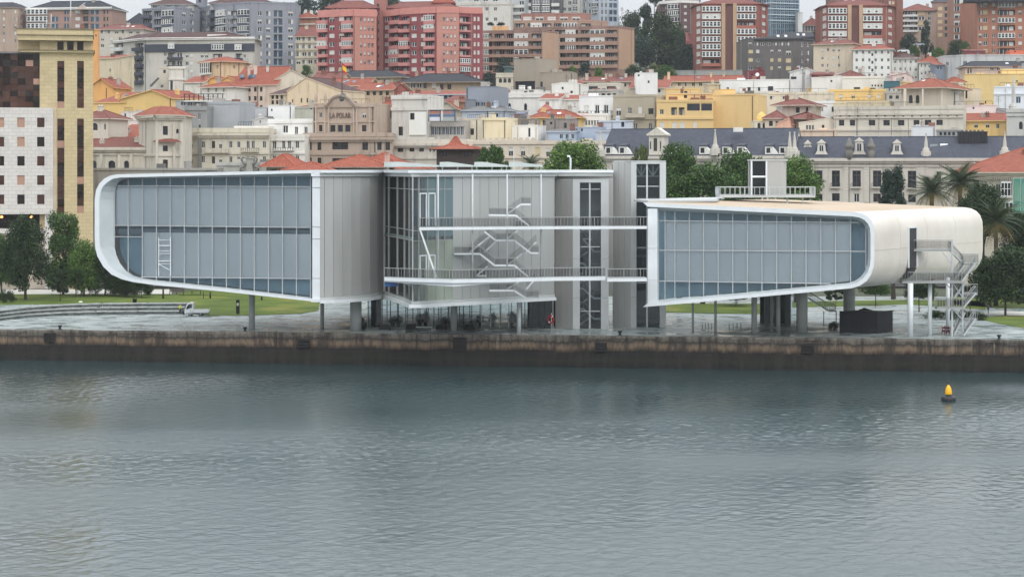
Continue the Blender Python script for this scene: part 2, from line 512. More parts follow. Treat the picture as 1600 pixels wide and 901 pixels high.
# rest of the coping outside the frame
mb=MB()
mb.box(QF,0,QF.uz(-12,520)[0],-.05,.895,PZ-.315,PZ+.04);mb.box(QF,uu,QF.L,-.05,.895,PZ-.315,PZ+.04)
mb.box(QF,0,QF.uz(-12,520)[0],.05,.348,2.78,PZ-.33);mb.box(QF,uu,QF.L,.05,.348,2.78,PZ-.33)
mb.build('coping',QM,qw)

# water
WM,nt,b=base_mat('harbour_water')
b.inputs['Base Color'].default_value=(.028,.054,.058,1)
b.inputs['Roughness'].default_value=.32
b.inputs['IOR'].default_value=1.85
g=nt.nodes.new('ShaderNodeNewGeometry')
def wn(sc,st,det,ro,rot=0):
    mp=nt.nodes.new('ShaderNodeMapping');mp.inputs['Scale'].default_value=st;mp.inputs['Rotation'].default_value=(0,0,R(rot))
    nt.links.new(g.outputs['Position'],mp.inputs['Vector'])
    n=nt.nodes.new('ShaderNodeTexNoise');n.inputs['Scale'].default_value=sc;n.inputs['Detail'].default_value=det;n.inputs['Roughness'].default_value=ro
    nt.links.new(mp.outputs[0],n.inputs['Vector']);return n.outputs['Fac']
def bmp(h,stg,dist,nrm=None):
    x=nt.nodes.new('ShaderNodeBump');x.inputs['Strength'].default_value=stg;x.inputs['Distance'].default_value=dist
    nt.links.new(h,x.inputs['Height'])
    if nrm: nt.links.new(nrm,x.inputs['Normal'])
    return x.outputs[0]
# calm and ruffled patches
cal=nt.nodes.new('ShaderNodeMapRange');cal.inputs['From Min'].default_value=.35;cal.inputs['From Max'].default_value=.65
cal.inputs['To Min'].default_value=.35;cal.inputs['To Max'].default_value=1.0
nt.links.new(wn(.03,(.5,1.6,1),3,.5,6),cal.inputs['Value'])
def mul(a,b2):
    x=nt.nodes.new('ShaderNodeMath');x.operation = 'MULTIPLY';nt.links.new(a,x.inputs[0]);nt.links.new(b2,x.inputs[1]);return x.outputs[0]
n_a=bmp(mul(wn(.9,(.5,1.4,1),4,.65,5),cal.outputs[0]),1.0,.06)
n_b=bmp(mul(wn(3.6,(.6,1.3,1),3,.6,-7),cal.outputs[0]),1.0,RIPPLE,n_a)
nt.links.new(n_b,b.inputs['Normal'])
rg2=nt.nodes.new('ShaderNodeMapRange');rg2.inputs['From Min'].default_value=.35;rg2.inputs['From Max'].default_value=1
rg2.inputs['To Min'].default_value=.16;rg2.inputs['To Max'].default_value=.28
nt.links.new(cal.outputs[0],rg2.inputs['Value']);
# sheltered water under the quay lies smoother
sp_=nt.nodes.new('ShaderNodeSeparateXYZ');nt.links.new(g.outputs['Position'],sp_.inputs[0])
shl=nt.nodes.new('ShaderNodeMapRange');shl.inputs['From Min'].default_value=290;shl.inputs['From Max'].default_value=215
shl.inputs['To Min'].default_value=.5;shl.inputs['To Max'].default_value=1
nt.links.new(sp_.outputs['Y'],shl.inputs['Value']);nt.links.new(mul(rg2.outputs[0],shl.outputs[0]),b.inputs['Roughness'])
# rippled sheet: many small crossing waves as real relief where the harbour is near, calmer lanes between
rw=np.random.default_rng(8)
NXW,NYW=680,860
tt=np.linspace(0,1,NYW);yw=118+(300-118)*tt ** 1.15
sgrid=np.linspace(-.36,.36,NXW)
YY,SS=np.meshgrid(yw,sgrid,indexing='ij');XX=SS*YY
zz_=np.zeros_like(XX)
NW=46
for k in range(NW):
    lam=.55*(2.8/.55) ** (rw.uniform() ** 1.6);th=rw.normal(0,.75);kk=2*np.pi/lam
    a=WSLOPE*math.sqrt(2.0/NW)/kk*(1.0 if lam < 3 else .8)
    zz_ += a*np.sin(kk*(np.sin(th)*XX+np.cos(th)*YY)+rw.uniform(0,6.283))
calm=np.zeros_like(XX)
for k in range(9):
    lx,ly=rw.uniform(.012,.05),rw.uniform(.05,.16)
    calm += np.sin(XX*lx*rw.choice([-1,1])+YY*ly+rw.uniform(0,6.283))
calm=1/(1+np.exp(-calm*.8))
zz_ *= .3+.95*calm
# sheltered strip under the quay wall
qd=(285.9-.1265*XX)-YY
zz_ *= np.clip(.35+qd/55,.35,1)
edge=np.minimum(np.minimum((SS+.36)/.02,(.36-SS)/.02),np.minimum((YY-118)/4,1e9));zz_ *= np.clip(edge,0,1)
me=bpy.data.meshes.new('water')
yk=np.minimum(YY,286.2-.1265*XX)
co=np.stack([XX,yk,WZ+.03+zz_],-1).reshape(-1,3)
idx=np.arange(NXW*NYW).reshape(NYW,NXW)
qd4=np.stack([idx[:-1,:-1],idx[:-1,1:],idx[1:,1:],idx[1:,:-1]],-1).reshape(-1,4)
me.vertices.add(len(co));me.vertices.foreach_set('co',co.reshape(-1))
me.loops.add(qd4.size);me.loops.foreach_set('vertex_index',qd4.reshape(-1).astype(np.int32))
me.polygons.add(len(qd4));me.polygons.foreach_set('loop_start',np.arange(0,qd4.size,4,dtype=np.int32))
me.polygons.foreach_set('use_smooth',np.ones(len(qd4),dtype=bool))
me.update();me.materials.append(WM)
o=bpy.data.objects.new('water',me);COL.objects.link(o);o['kind'] = 'structure'
# open water beyond the rippled sheet, round it on three sides
mb=MB()
q=lambda s_,y: (s_*y,y,WZ+.03)
F0,F1=q(-.36,118),q(.36,118)
B0=QF.w(QF.uz(800-.36*FPX,500,.3)[0],.3,WZ+.03);B1=QF.w(QF.uz(800+.36*FPX,500,.3)[0],.3,WZ+.03)
E0,E1=QF.w(-2080,.3,WZ+.03),QF.w(QF.L+2080,.3,WZ+.03)
mb.poly([(-2500,-900,WZ+.03),(2500,-900,WZ+.03),(2500,118,WZ+.03),F1,F0,(-2500,118,WZ+.03)])
mb.poly([(-2500,118,WZ+.03),F0,B0,E0]);mb.poly([F1,(2500,118,WZ+.03),E1,B1])
mb.build('water',WM,kind='structure')
# ------------------------------------------------------------------ the arts centre: lobed gallery building
def outline_fn(pts):
    return lambda x: interp(pts,x)
def facade(parent,F,D,xs,top,bot,hz,mull_mat,pane_for,blind_rows,blind_skip,name_p='glass_pane'):
    """glass wall in plane F at depth D: panes, mullions, transoms and blinds behind, positions in photo pixels"""
    nx=len(xs)-1
    for i in range(nx):
        x0,x1=xs[i],xs[i+1]
        rows=[None]+hz+[None]
        for j in range(len(rows)-1):
            up=rows[j] or top;lo=rows[j+1] or bot
            samp=[x0+(x1-x0)*k/4 for k in range(5)]
            tp=[max(up(x),top(x)) for x in samp];bt=[min(lo(x),bot(x)) for x in samp]
            if max(b_-t_ for b_,t_ in zip(bt,tp)) < 1.2: continue
            bt=[max(b_,t_+.05) for b_,t_ in zip(bt,tp)]
            pts=[F.uz(x,y,D) for x,y in zip(samp,bt)]+[F.uz(x,y,D) for x,y in zip(reversed(samp),reversed(tp))]
            mb=MB();mb.prism(F,pts,D,D+.04)
            ta_,tb_=random.uniform(-.007,.007),random.uniform(-.006,.006);um,zm=pts[2][0],pts[0][1]
            mb.v=[(v[0]+F.n[0]*q,v[1]+F.n[1]*q,v[2]) for v in mb.v for q in [((v[0]-F.o[0])*F.u[0]+(v[1]-F.o[1])*F.u[1]-um)*ta_+(v[2]-zm)*tb_*.3]]
            mb.build(name_p,pane_for(i,j),parent)
        for k,(up,lo,skip) in enumerate(blind_rows):
            if i in skip or i in blind_skip: continue
            a,b2=x0+.45,x1-.35
            lo_a,lo_b=min(lo(a),bot(a)-2),min(lo(b2),bot(b2)-2)
            if lo_a-up(a) < 3: continue
            mb=MB();mb.prism(F,[F.uz(a,lo_a,D+.45),F.uz(b2,lo_b,D+.45),F.uz(b2,up(b2),D+.45),F.uz(a,up(a),D+.45)],D+.45,D+.5)
            mb.build('blind',random.choice((BLIND,BLIND,BLIND2)),parent)
    for x in xs:
        u,z0=F.uz(x,bot(x),D);z1=F.uz(x,top(x),D)[1]
        mb=MB();mb.box(F,u-.055,u+.055,D-.12,D+.12,z0,z1)
        mb.build('mullion',mull_mat,parent)
    for f in hz:
        a,b2=xs[0],xs[-1]
        xr=[x for x in [a+(b2-a)*k/60 for k in range(61)] if f(x) < bot(x)-1 and f(x) > top(x)]
        if len(xr) < 2: continue
        p,q=F.uz(xr[0],f(xr[0]),D),F.uz(xr[-1],f(xr[-1]),D)
        mb=MB();mb.prism(F,[(p[0],p[1]-.06),(q[0],q[1]-.06),(q[0],q[1]+.06),(p[0],p[1]+.06)],D-.09,D+.1)
        mb.build('transom',mull_mat,parent)

FL=frpx(150,293,500,285)
gal=thing('gallery_building','long grey and white arts centre with rounded glazed end over the quay','building',(XP(500,300),300,PZ))
outer=[(500,472),(350,455.5),(240,445),(208,440.5),(190,436),(174,428.5),(161,416),(152,400),(149,388),(148,372),(148,312),(150,297),(155,287),(163,279),(172,274.5),(184,272.3),(500,265.5)]
inner=[(487,464.5),(350,448.5),(240,437),(222,434.5),(208,430.5),(197,423),(188,412),(182,399),(179.2,386),(178.6,372),(178.6,312),(179.2,300),(181,292),(185,285.5),(191,281),(200,279),(487,275.5)]
lip=[(487,466.8),(350,450.8),(240,440),(212,436.5),(196,431.5),(181,424),(169,412),(160,397.5),(156.4,386),(155.2,372),(155.2,312),(157,299.5),(161,291),(168.5,284),(176.5,279.3),(188,277.3),(487,270.5)]
DG=1.9
def ring(pts,d): return [FL.w(*[(lambda q: (q[0],d,q[1]))(FL.uz(x,y,0))][0]) for x,y in pts]
mb=MB()
# white lip face and its bevel to the glass, shell running back
Ro=ring(outer,0.0);Rl=ring(lip,0.0);Rl2=ring(lip,.12)
Ri=[(lambda q: FL.w(q[0],DG,q[1]))(FL.uz(x,y,DG)) for x,y in inner]
Rb=[(p[0]+15.5,p[1]+24,p[2]) for p in Ro]
n=len(Ro)
for k in range(n-1):
    mb.poly([Ro[k+1],Ro[k],Rl[k],Rl[k+1]],0)
    mb.poly([Rl[k+1],Rl[k],Rl2[k],Rl2[k+1]],0)
    mb.poly([Rl2[k+1],Rl2[k],Ri[k],Ri[k+1]],1)
    mb.poly([Ro[k],Ro[k+1],Rb[k+1],Rb[k]],2)
mb.poly(list(reversed(Rb)),2)
SHELLG=mat('shell_ceramic',c(188,188,184),.35,0,.05,.6)
REVEAL=mat('reveal_metal',c(196,204,206),.4,.1,.08,.5)
mb.build('shell',[WHITE,REVEAL,SHELLG],gal)
topL,botL=outline_fn([(x,y) for x,y in sorted(inner[9:] if False else inner[10:])]),outline_fn(sorted(inner[:9]+[(178.6,376)]))
xsL=[179.2,200.6,222.7,244.7,266.3,288.4,310.2,332,354,375.8,397.6,419.6,441.6,463.4,485.6]
h1=lambda x: lerp(290.2,291.6,(x-180)/307);h2=lambda x: lerp(352,355.4,(x-180)/307)
h3=lambda x: lerp(369.5,372.5,(x-180)/307) if x < 234 else 2000;h4=lambda x: lerp(432.2,435.2,(x-180)/307)
h2b=lambda x: h2(x)+10.5
facade(gal,FL,DG,xsL,topL,botL,[h1,h2,h4],STEEL,lambda i,j: PANE,
       [(lambda x: h1(x)+.6,lambda x: h2(x)-.5,()),(h2b,lambda x: h4(x)-.5,(0,1))],())
p,q=FL.uz(179.2,369.6,DG),FL.uz(222.7,370,DG)
mb=MB();mb.prism(FL,[(p[0],p[1]-.05),(q[0],q[1]-.05),(q[0],q[1]+.05),(p[0],p[1]+.05)],DG-.07,DG+.08);mb.build('transom',STEEL,gal)
# maintenance ladder frame hung behind the glass
mb=MB()
for x in (248,266.5):
    a,b2=FL.uz(x,371,DG-.35),FL.uz(x,431,DG-.35);mb.bar(FL.w(a[0],DG-.35,a[1]),FL.w(b2[0],DG-.35,b2[1]),.10)
for y in (375,383.5,392,396,407.5,412):
    a,b2=FL.uz(248,y,DG-.35),FL.uz(266.5,y,DG-.35);mb.bar(FL.w(a[0],DG-.35,a[1]),FL.w(b2[0],DG-.35,b2[1]),.12 if y in (383.5,407.5) else .07)
a,b2=FL.uz(248,412.5,DG-.35),FL.uz(266,422,DG-.35);mb.bar(FL.w(a[0],DG-.35,a[1]),FL.w(b2[0],DG-.35,b2[1]),.08)
tag(mb.build('access_ladder',WHITE),'white metal ladder frame standing against the rounded end glazing','ladder')
# room behind the left glazing
mb=MB()
a,b2=FL.uz(184,300,DG+1)[0],FL.uz(486,300,DG+1)[0]
k0=FL.uz(180,300,DG)[0]-a
mb.prism(FL,[(lambda q: (q[0],q[1]))(FL.uz(x,y,DG)) for x,y in inner],DG+1.8,DG+2.0)
mb.build('inner_wall',INTER,gal)
mb=MB();zf=FL.uz(300,358,DG)[1]
mb.box(FL,a,b2,DG+.75,DG+1.79,zf-.9,zf);mb.build('floor_slab',mat('slab_edge',c(120,134,145),.8),gal)
# white end column with joints
for y0,y1 in ((276,293),(293.6,354.4),(355,373),(373.6,434.4),(435,471)):
    p0,p1=FL.uz(488,y1,.25),FL.uz(500,y0,.25)
    mb=MB();mb.box(FL,p0[0],p1[0],.25,DG+.2,p0[1],p1[1]-.03);mb.build('column_panel',WHITE,gal)

for y0,y1 in ((265.7,275.8),(466.6,471.8)):
    p0,p1=FL.uz(486,y1,.02),FL.uz(500,y0,.02)
    mb=MB();mb.box(FL,p0[0],p1[0],.02,DG+.2,p0[1],p1[1]);mb.build('rim_end',WHITE,gal)
# plan of the wall that sweeps back and forward again (pixel, depth)
PLAN=[(500,285.2),(507,285.3),(521,285.8),(535.6,286.8),(549.5,288),(563.6,289.7),(577.5,291.8),(589,294.6),(599,298)]
PLANG=[(600,298),(607,294.5),(620.5,288.5),(631.5,283.2),(639,279),(645,275.6),(654.5,276),(668,277),(681.5,278),(694.5,279),(707.5,280)]
PLANB=[(707.5,280),(722.7,281),(735.6,282),(750,283),(764,284),(779,285.1),(792,286),(803.5,286.9),(817,287.9),(830.5,289),(844,290),(865.5,291.6)]
ZB,ZT=9.82,27.72
def zrow(y,Y): return ZP(y,Y)
for (x0,Y0),(x1,Y1) in zip(PLAN,PLAN[1:]):
    F=frpx(x0,Y0,x1,Y1)
    mb=MB();mb.box(F,.03,F.L-.03,0,.25,ZB+.75,ZT);mb.build('cladding_panel',GREYP,gal)
for (x0,Y0),(x1,Y1) in zip(PLANB,PLANB[1:]):
    F=frpx(x0,Y0,x1,Y1)
    mb=MB();mb.box(F,.03,F.L-.03,0,.25,ZB+.75,ZT);mb.build('cladding_panel',CLAD,gal)
mb=MB()     # dark backing that shows in the joints
for pl_ in (PLAN,PLANB):
    for (x0,Y0),(x1,Y1) in zip(pl_,pl_[1:]):
        F=frpx(x0,Y0,x1,Y1);mb.box(F,-.02,F.L+.02,.26,.5,ZB+.5,ZT+.1)
mb.build('backing_wall',DARK,gal)
# curved glazed corner
for k,((x0,Y0),(x1,Y1)) in enumerate(zip(PLANG,PLANG[1:])):
    F=frpx(x0,Y0,x1,Y1)
    zs=[ZB+.75,12.6,18.9,20.3,26.0,ZT]
    for j in range(5):
        mb=MB();mb.box(F,.06,F.L-.06,.1,.13,zs[j]+.04,zs[j+1]-.04);mb.build('glass_pane',PANE,gal)
    mb=MB();mb.box(F,-.055,.055,-.08,.2,zs[0],ZT);mb.build('mullion',RAIL if k not in (0,5) else STEEL,gal)
    for zz in zs[1:-1]:
        mb=MB();mb.box(F,.08,F.L-.08,.0,.2,zz-.05,zz+.05);mb.build('transom',RAIL,gal)
    if k == 7 or k == 6:
        for zc_,hh in ((12.9,4.0),(20.9,4.6)):
            mb=MB()
            mb.box(F,.14,.26,-.05,.09,zc_,zc_+hh);mb.box(F,F.L-.26,F.L-.14,-.05,.09,zc_,zc_+hh);mb.box(F,.14,F.L-.14,-.055,.088,zc_+hh-.15,zc_+hh)
            mb.build('door_frame',WHITE,gal)
# rooms behind the curved glazing: lower hall lighter and greenish, upper dark
for z0,z1,m_ in ((9.9,18.9,INTERG),(19.4,28,mat('interior_dark_blue',c(98,118,122),.8))):
    mb=MB();q=[P(x,0,Y) for x,Y in PLANG];q=[(p[0]+1.1,p[1]+1.0) for p in q]
    for a,b2 in zip(q,q[1:]): mb.poly([a+(z0,),b2+(z0,),b2+(z1,),a+(z1,)])
    mb.build('inner_wall',m_,gal)
mb=MB();pl2=[P(x,0,Y+.4) for x,Y in PLANG]+[P(712,0,300),P(600,0,301)]
for z0,z1 in ((18.95,19.35),(9.85,10.2)):
    t_=[(p[0],p[1],z1) for p in pl2];mb.poly(t_);mb.poly([(p[0],p[1],z0) for p in reversed(pl2)])
    for k in range(len(t_)):
        a,b2=t_[k],t_[(k+1) % len(t_)];mb.poly([(a[0],a[1],z0),(b2[0],b2[1],z0),b2,a])
mb.build('floor_slab',mat('slab_edge2',c(110,122,120),.8),gal)
# bottom and top bands following the plan
PA=PLAN+PLANG[1:]+PLANB[1:]
def band(name,z0,z1,out,mt,inn=.6,plan=PA):
    mb=MB();N=len(plan)
    nrm=[]
    for k in range(N):
        a=P(plan[max(k-1,0)][0],0,plan[max(k-1,0)][1]);b2=P(plan[min(k+1,N-1)][0],0,plan[min(k+1,N-1)][1])
        L=math.hypot(b2[0]-a[0],b2[1]-a[1]);nrm.append((-(b2[1]-a[1])/L,(b2[0]-a[0])/L))
    pts=[P(x,0,Y) for x,Y in plan]
    fo=[(p[0]-n_[0]*out,p[1]-n_[1]*out) for p,n_ in zip(pts,nrm)]
    fi=[(p[0]+n_[0]*inn,p[1]+n_[1]*inn) for p,n_ in zip(pts,nrm)]
    for k in range(N-1):
        mb.hexa([fo[k]+(z0,),fo[k+1]+(z0,),fi[k+1]+(z0,),fi[k]+(z0,)],[fo[k]+(z1,),fo[k+1]+(z1,),fi[k+1]+(z1,),fi[k]+(z1,)])
    return mb.build(name,mt,gal)
band('soffit_band',ZB+.30,ZB+.72,.25,GREYL)
band('soffit_edge',ZB-.18,ZB+.28,.55,WHITE)
PC=PA+[(868,299.5),(957,301)]
band('roof_fascia',ZT+.02,ZT+.52,.3,GREYL,.6,PC)
band('roof_edge',ZT+.54,ZT+.95,.7,WHITE,.8,PC)
# roof and belly slabs
mb=MB()
for z0,z1 in ((ZT+.3,ZT+.75),(ZB-.12,ZB+.28)):
    pl3=[P(x,0,Y+.7) for x,Y in (PC if z1 > 20 else PA)]
    pl3 += [(pl3[-1][0],330,0),(pl3[0][0],330,0)]
    t_=[(p[0],p[1],z1) for p in pl3];b_=[(p[0],p[1],z0) for p in pl3]
    mb.poly(t_);mb.poly(list(reversed(b_)))
    for k in range(len(t_)):
        k2=(k+1) % len(t_);mb.poly([b_[k],b_[k2],t_[k2],t_[k]])
mb.build('roof',SHELLG,gal)
mb=MB();F=Fr((XP(500,285) ,329),(XP(957,301),329));mb.box(F,0,F.L,0,.5,ZB,ZT+.3);mb.build('rear_wall',GREYP,gal);mb=MB()
F=Fr((XP(865.5,301),301),(XP(958,301),301));mb.box(F,0,F.L,0,.4,ZB,ZT);mb.build('rear_wall',GREYP,gal);mb=MB()
F=frpx(865.5,291.7,867.5,301);mb.box(F,0,F.L,0,.3,ZB,ZT)
mb.build('rear_wall',GREYP,gal)
# skylight wedges on the roof
for x0,x1 in ((600,686),(687,740),(741,794),(795,848)):
    Y0=291
    F=Fr((XP(x0,Y0),Y0),(XP(x1,Y0),Y0))
    zl,zr=ZP(252.8,Y0),ZP(258.4,Y0)
    mb=MB()
    zb_=ZT+1.05
    for fr0,fr1,d0,d1 in ((0,1,0,.15),(0,1,11.85,12)):
        mb.prism(F,[(0,zb_+.35),(F.L,zb_+.35),(F.L,zr),(F.L*.25,zl),(0,zl-.05)],d0,d1)
    mb.hexa([F.w(0,.16,zl-.25),F.w(F.L*.25,.16,zl-.2),F.w(F.L*.25,11.8,zl-.2),F.w(0,11.8,zl-.25)],[F.w(0,.16,zl-.08),F.w(F.L*.25,.16,zl-.03),F.w(F.L*.25,11.8,zl-.03),F.w(0,11.8,zl-.08)])
    mb.hexa([F.w(F.L*.25,.16,zl-.2),F.w(F.L,.16,zr-.2),F.w(F.L,11.8,zr-.2),F.w(F.L*.25,11.8,zl-.2)],[F.w(F.L*.25,.16,zl-.03),F.w(F.L,.16,zr-.03),F.w(F.L,11.8,zr-.03),F.w(F.L*.25,11.8,zl-.03)])
    for uu in (.05,.5,.93):
        mb.box(F,F.L*uu,F.L*uu+.2,1,1.2,ZT+.7,zb_+.4)
    mb.build('skylight',mat('skylight_sheet',c(186,194,192),.4,.1,.05,.5),gal)
# supporting columns on the plaza
def column(parent,px,pyb,wpx,ztop,mt=CONC):
    p=gp(px,pyb);r=wpx*p[1]/FPX/2
    mb=MB();mb.tube([(p[0],p[1],PZ),(p[0],p[1],ztop)],r,20);return mb.build('pillar',mt,parent)
for px,pyb,w_,zt in ((393.5,514.5,9.5,11.2),(503.5,512,6,10.2),(556,516,18,9.75),(709,516.5,10,9.75),(811,519,6.5,9.75)):
    column(gal,px,pyb,w_,zt,WHITE if px == 811 else CONC)
# flue pipe on the roof edge
mb=MB();pp=P(891.5,266,301.5);mb.tube([(pp[0],pp[1],28.2),(pp[0],pp[1],30.4),(pp[0]-.15,pp[1],30.7),(pp[0]-.5,pp[1],30.75)],.14,8);mb.build('vent_pipe',WHITE,gal)
mb=MB();pp=P(803,266,288);mb.tube([(pp[0],pp[1],22.5),(pp[0],pp[1],32.0)],.04,6);mb.build('lightning_rod',STEEL,gal)

# thin round posts that carry the walkways
for x in (684.6,738.5,792.5,845.5):
    Y=interp([(684,274.5),(845,279)],x)
    mb=MB();p=P(x,0,Y);mb.tube([(p[0],p[1],13.4),(p[0],p[1],ZT+.4)],.11,8);mb.build('hanger_post',STEEL,gal)

def railing(mb,pts,h=1.15,step=.45,post=.05):
    """top rail, bottom rail and uprights along world points"""
    for a,b2 in zip(pts,pts[1:]):
        a,b2=Vector(a),Vector(b2);L=(b2-a).length
        up=Vector((0,0,h))
        mb.bar(a+up,b2+up,.10);mb.bar(a+Vector((0,0,.12)),b2+Vector((0,0,.12)),.05)
        n_=max(1,int(L/step))
        for k in range(n_+1):
            q=a.lerp(b2,k/n_);mb.bar(q,q+up,post*(1.6 if k % 5 == 0 else .8))
MESHL=glass_mat('rail_infill_light',(.88,.88,.88,1),.4,1.15)
def infill(pts,h,parent,m_=None):
    for a,b2 in zip(pts,pts[1:]):
        mb=MB();a,b2=Vector(a),Vector(b2);d=Vector((0,.03,0))
        mb.hexa([tuple(a+Vector((0,0,.16))),tuple(b2+Vector((0,0,.16))),tuple(b2+d+Vector((0,0,.16))),tuple(a+d+Vector((0,0,.16)))],
                [tuple(a+Vector((0,0,h-.1))),tuple(b2+Vector((0,0,h-.1))),tuple(b2+d+Vector((0,0,h-.1))),tuple(a+d+Vector((0,0,h-.1)))])
        mb.build('infill_mesh',m_ or MESHG,parent)
def walkway(label,front,z,depth,thick=.32):
    t=thing('walkway',label,'walkway',(front[0][0],front[0][1],z),'steel walkways along the grey wall')
    mb=MB()
    for a,b2 in zip(front,front[1:]):
        mb.hexa([(a[0],a[1],z-thick),(b2[0],b2[1],z-thick),(b2[0],b2[1]+depth,z-thick),(a[0],a[1]+depth,z-thick)],
                [(a[0],a[1],z),(b2[0],b2[1],z),(b2[0],b2[1]+depth,z),(a[0],a[1]+depth,z)])
    mb.build('deck',WHITE,t)
    rf=[(p[0],p[1]+.08,z) for p in front]
    mb=MB();railing(mb,rf,1.35);r=mb.build('railing',RAIL,t)
    infill(rf,1.35,r)
    return t
def fp(x,Y): q=P(x,0,Y);return (q[0],q[1])
w1=walkway('upper steel walkway with mesh railing crossing the grey wall',[fp(655,273.2),fp(740,275),fp(850,277),fp(950,278),fp(1011,278.5)],ZP(355,275.5),2.3)
mb=MB();a=P(656,357.5,273.4);b2=P(682,433,273.4);mb.bar(a,b2,.22);mb.build('brace',WHITE,w1)
w2=walkway('lower steel walkway with a pointed prow under the curved glazing',[fp(600.5,276.5),fp(654,273.5),fp(707,271),fp(780,273),fp(865,276.5),fp(946,278)],ZP(434.5,275),2.6,.45)
mb=MB();zz=ZP(434.5,275)
f_=[fp(600.5,276.5),fp(707,271),fp(795,273.6)]
mb.hexa([(f_[0][0],f_[0][1]+.3,zz-.6),(f_[1][0],f_[1][1]+.3,zz-.95),(f_[1][0],f_[1][1]+2.2,zz-.95),(f_[0][0],f_[0][1]+2.2,zz-.6)],
        [(f_[0][0],f_[0][1]+.3,zz-.46),(f_[1][0],f_[1][1]+.3,zz-.46),(f_[1][0],f_[1][1]+2.2,zz-.46),(f_[0][0],f_[0][1]+2.2,zz-.46)])
mb.hexa([(f_[1][0],f_[1][1]+.3,zz-.95),(f_[2][0],f_[2][1]+.3,zz-.5),(f_[2][0],f_[2][1]+2.2,zz-.5),(f_[1][0],f_[1][1]+2.2,zz-.95)],
        [(f_[1][0],f_[1][1]+.3,zz-.46),(f_[2][0],f_[2][1]+.3,zz-.46),(f_[2][0],f_[2][1]+2.2,zz-.46),(f_[1][0],f_[1][1]+2.2,zz-.46)])
mb.build('keel',WHITE,w2)
w3=walkway('short wide steel landing between the two glass stair towers',[fp(949,275.4),fp(1011,276.2)],ZP(435,276),4.5,.4)
mb=MB();p0=P(601,442,276.6);mb.box(Fr((p0[0],p0[1]),(p0[0]+1,p0[1])),0,1.75,.2,1.6,zz-1.25,zz-.65)
tag(mb.build('tarpaulin',mat('blue_tarpaulin',c(36,84,140),.5,0,.2,2)),'bright blue tarpaulin bundle hung under the lower walkway end','tarpaulin')

# open stairs zigzagging up the grey wall
def stair(parent,px0,py0,px1,py1,Y,wid=1.3,rail=True,name='flight'):
    a,b2=P(px0,py0,Y),P(px1,py1,Y)
    mb=MB()
    for d in (0,wid):
        mb.bar((a[0],a[1]+d,a[2]),(b2[0],b2[1]+d,b2[2]),.07,.22)
    dz=b2[2]-a[2];n_=max(2,int(abs(dz)/.19)) if abs(dz) > .3 else 1
    if n_ > 1:
        for k in range(n_):
            t_=(k+.5)/n_;q=Vector(a).lerp(Vector(b2),t_)
            mb.hexa([(q.x-.16,q.y+.05,q.z-.02),(q.x+.16,q.y+.05,q.z-.02),(q.x+.16,q.y+wid-.05,q.z-.02),(q.x-.16,q.y+wid-.05,q.z-.02)],
                    [(q.x-.16,q.y+.05,q.z+.03),(q.x+.16,q.y+.05,q.z+.03),(q.x+.16,q.y+wid-.05,q.z+.03),(q.x-.16,q.y+wid-.05,q.z+.03)])
    else:
        x0,x1=min(a[0],b2[0]),max(a[0],b2[0])
        mb.hexa([(x0,a[1],a[2]-.1),(x1,a[1],a[2]-.1),(x1,a[1]+wid,a[2]-.1),(x0,a[1]+wid,a[2]-.1)],
                [(x0,a[1],a[2]+.05),(x1,a[1],a[2]+.05),(x1,a[1]+wid,a[2]+.05),(x0,a[1]+wid,a[2]+.05)])
    f=mb.build(name,STEEL if py1 > 300 and px0 > 1300 else WHITE,parent)
    if rail and abs(dz) > .3:
        mb=MB()
        for d in (0,wid): railing(mb,[(a[0],a[1]+d,a[2]),(b2[0],b2[1]+d,b2[2])],1.05,.6,.045)
        mb.build('railing',RAIL,f)
        infill([(a[0],a[1]+.02,a[2]),(b2[0],b2[1]+.02,b2[2])],1.05,f,MESHL)
    elif rail:
        mb=MB()
        for d in (0,wid):
            railing(mb,[(a[0],a[1]+d,a[2]),(b2[0],b2[1]+d,b2[2])],1.05,.9,.03)
        r=mb.build('railing',RAIL,f)
        infill([(a[0],a[1]+.02,a[2]),(b2[0],b2[1]+.02,b2[2])],1.05,f)
zs_=thing('exterior_stair','open steel escape stair zigzagging up the flat grey cladding','stair',P(780,470,281))
YA,YB=279.6,281.4
for nm,x0,y0,x1,y1,Y in (('landing',763.6,336,806,336.7,YA),('flight',806,336.7,827,353,YA),('flight',793,334,813.6,319.4,YB),('landing',813.6,319.4,829.4,319.4,YB),
        ('landing',709.7,396.7,750,396.7,YA),('flight',750,396.7,773,414.6,YA),('landing',773,414.6,803.5,414.6,YA),('flight',803.5,414.6,825,432,YA),
        ('flight',757,362,774.6,375.6,YA),('landing',774.6,375.6,803.5,375.6,YA),('flight',803.5,375.6,829.4,395.3,YA),('landing',829.4,395.3,841.5,395.3,YA),
        ('flight',733,395,764,370,YB),('flight',744,431,762,416,YB),('flight',793,414,816,396,YB),('flight',790,374.5,812,358,YB),
        ('flight',757,394,774,378,YB),('flight',822,452,838,434,YB),('landing',806,358,829,358,YB),('flight',820,396,838,378,YB),('landing',744,431,760,431,YB),('landing',764.5,454,803.5,454,YA),('flight',803.5,454,822,465.7,YA),('landing',822,465.7,841.5,465.7,YA),('flight',790,453,811,440,YB)):
    stair(zs_,x0,y0,x1,y1,Y,name=nm)

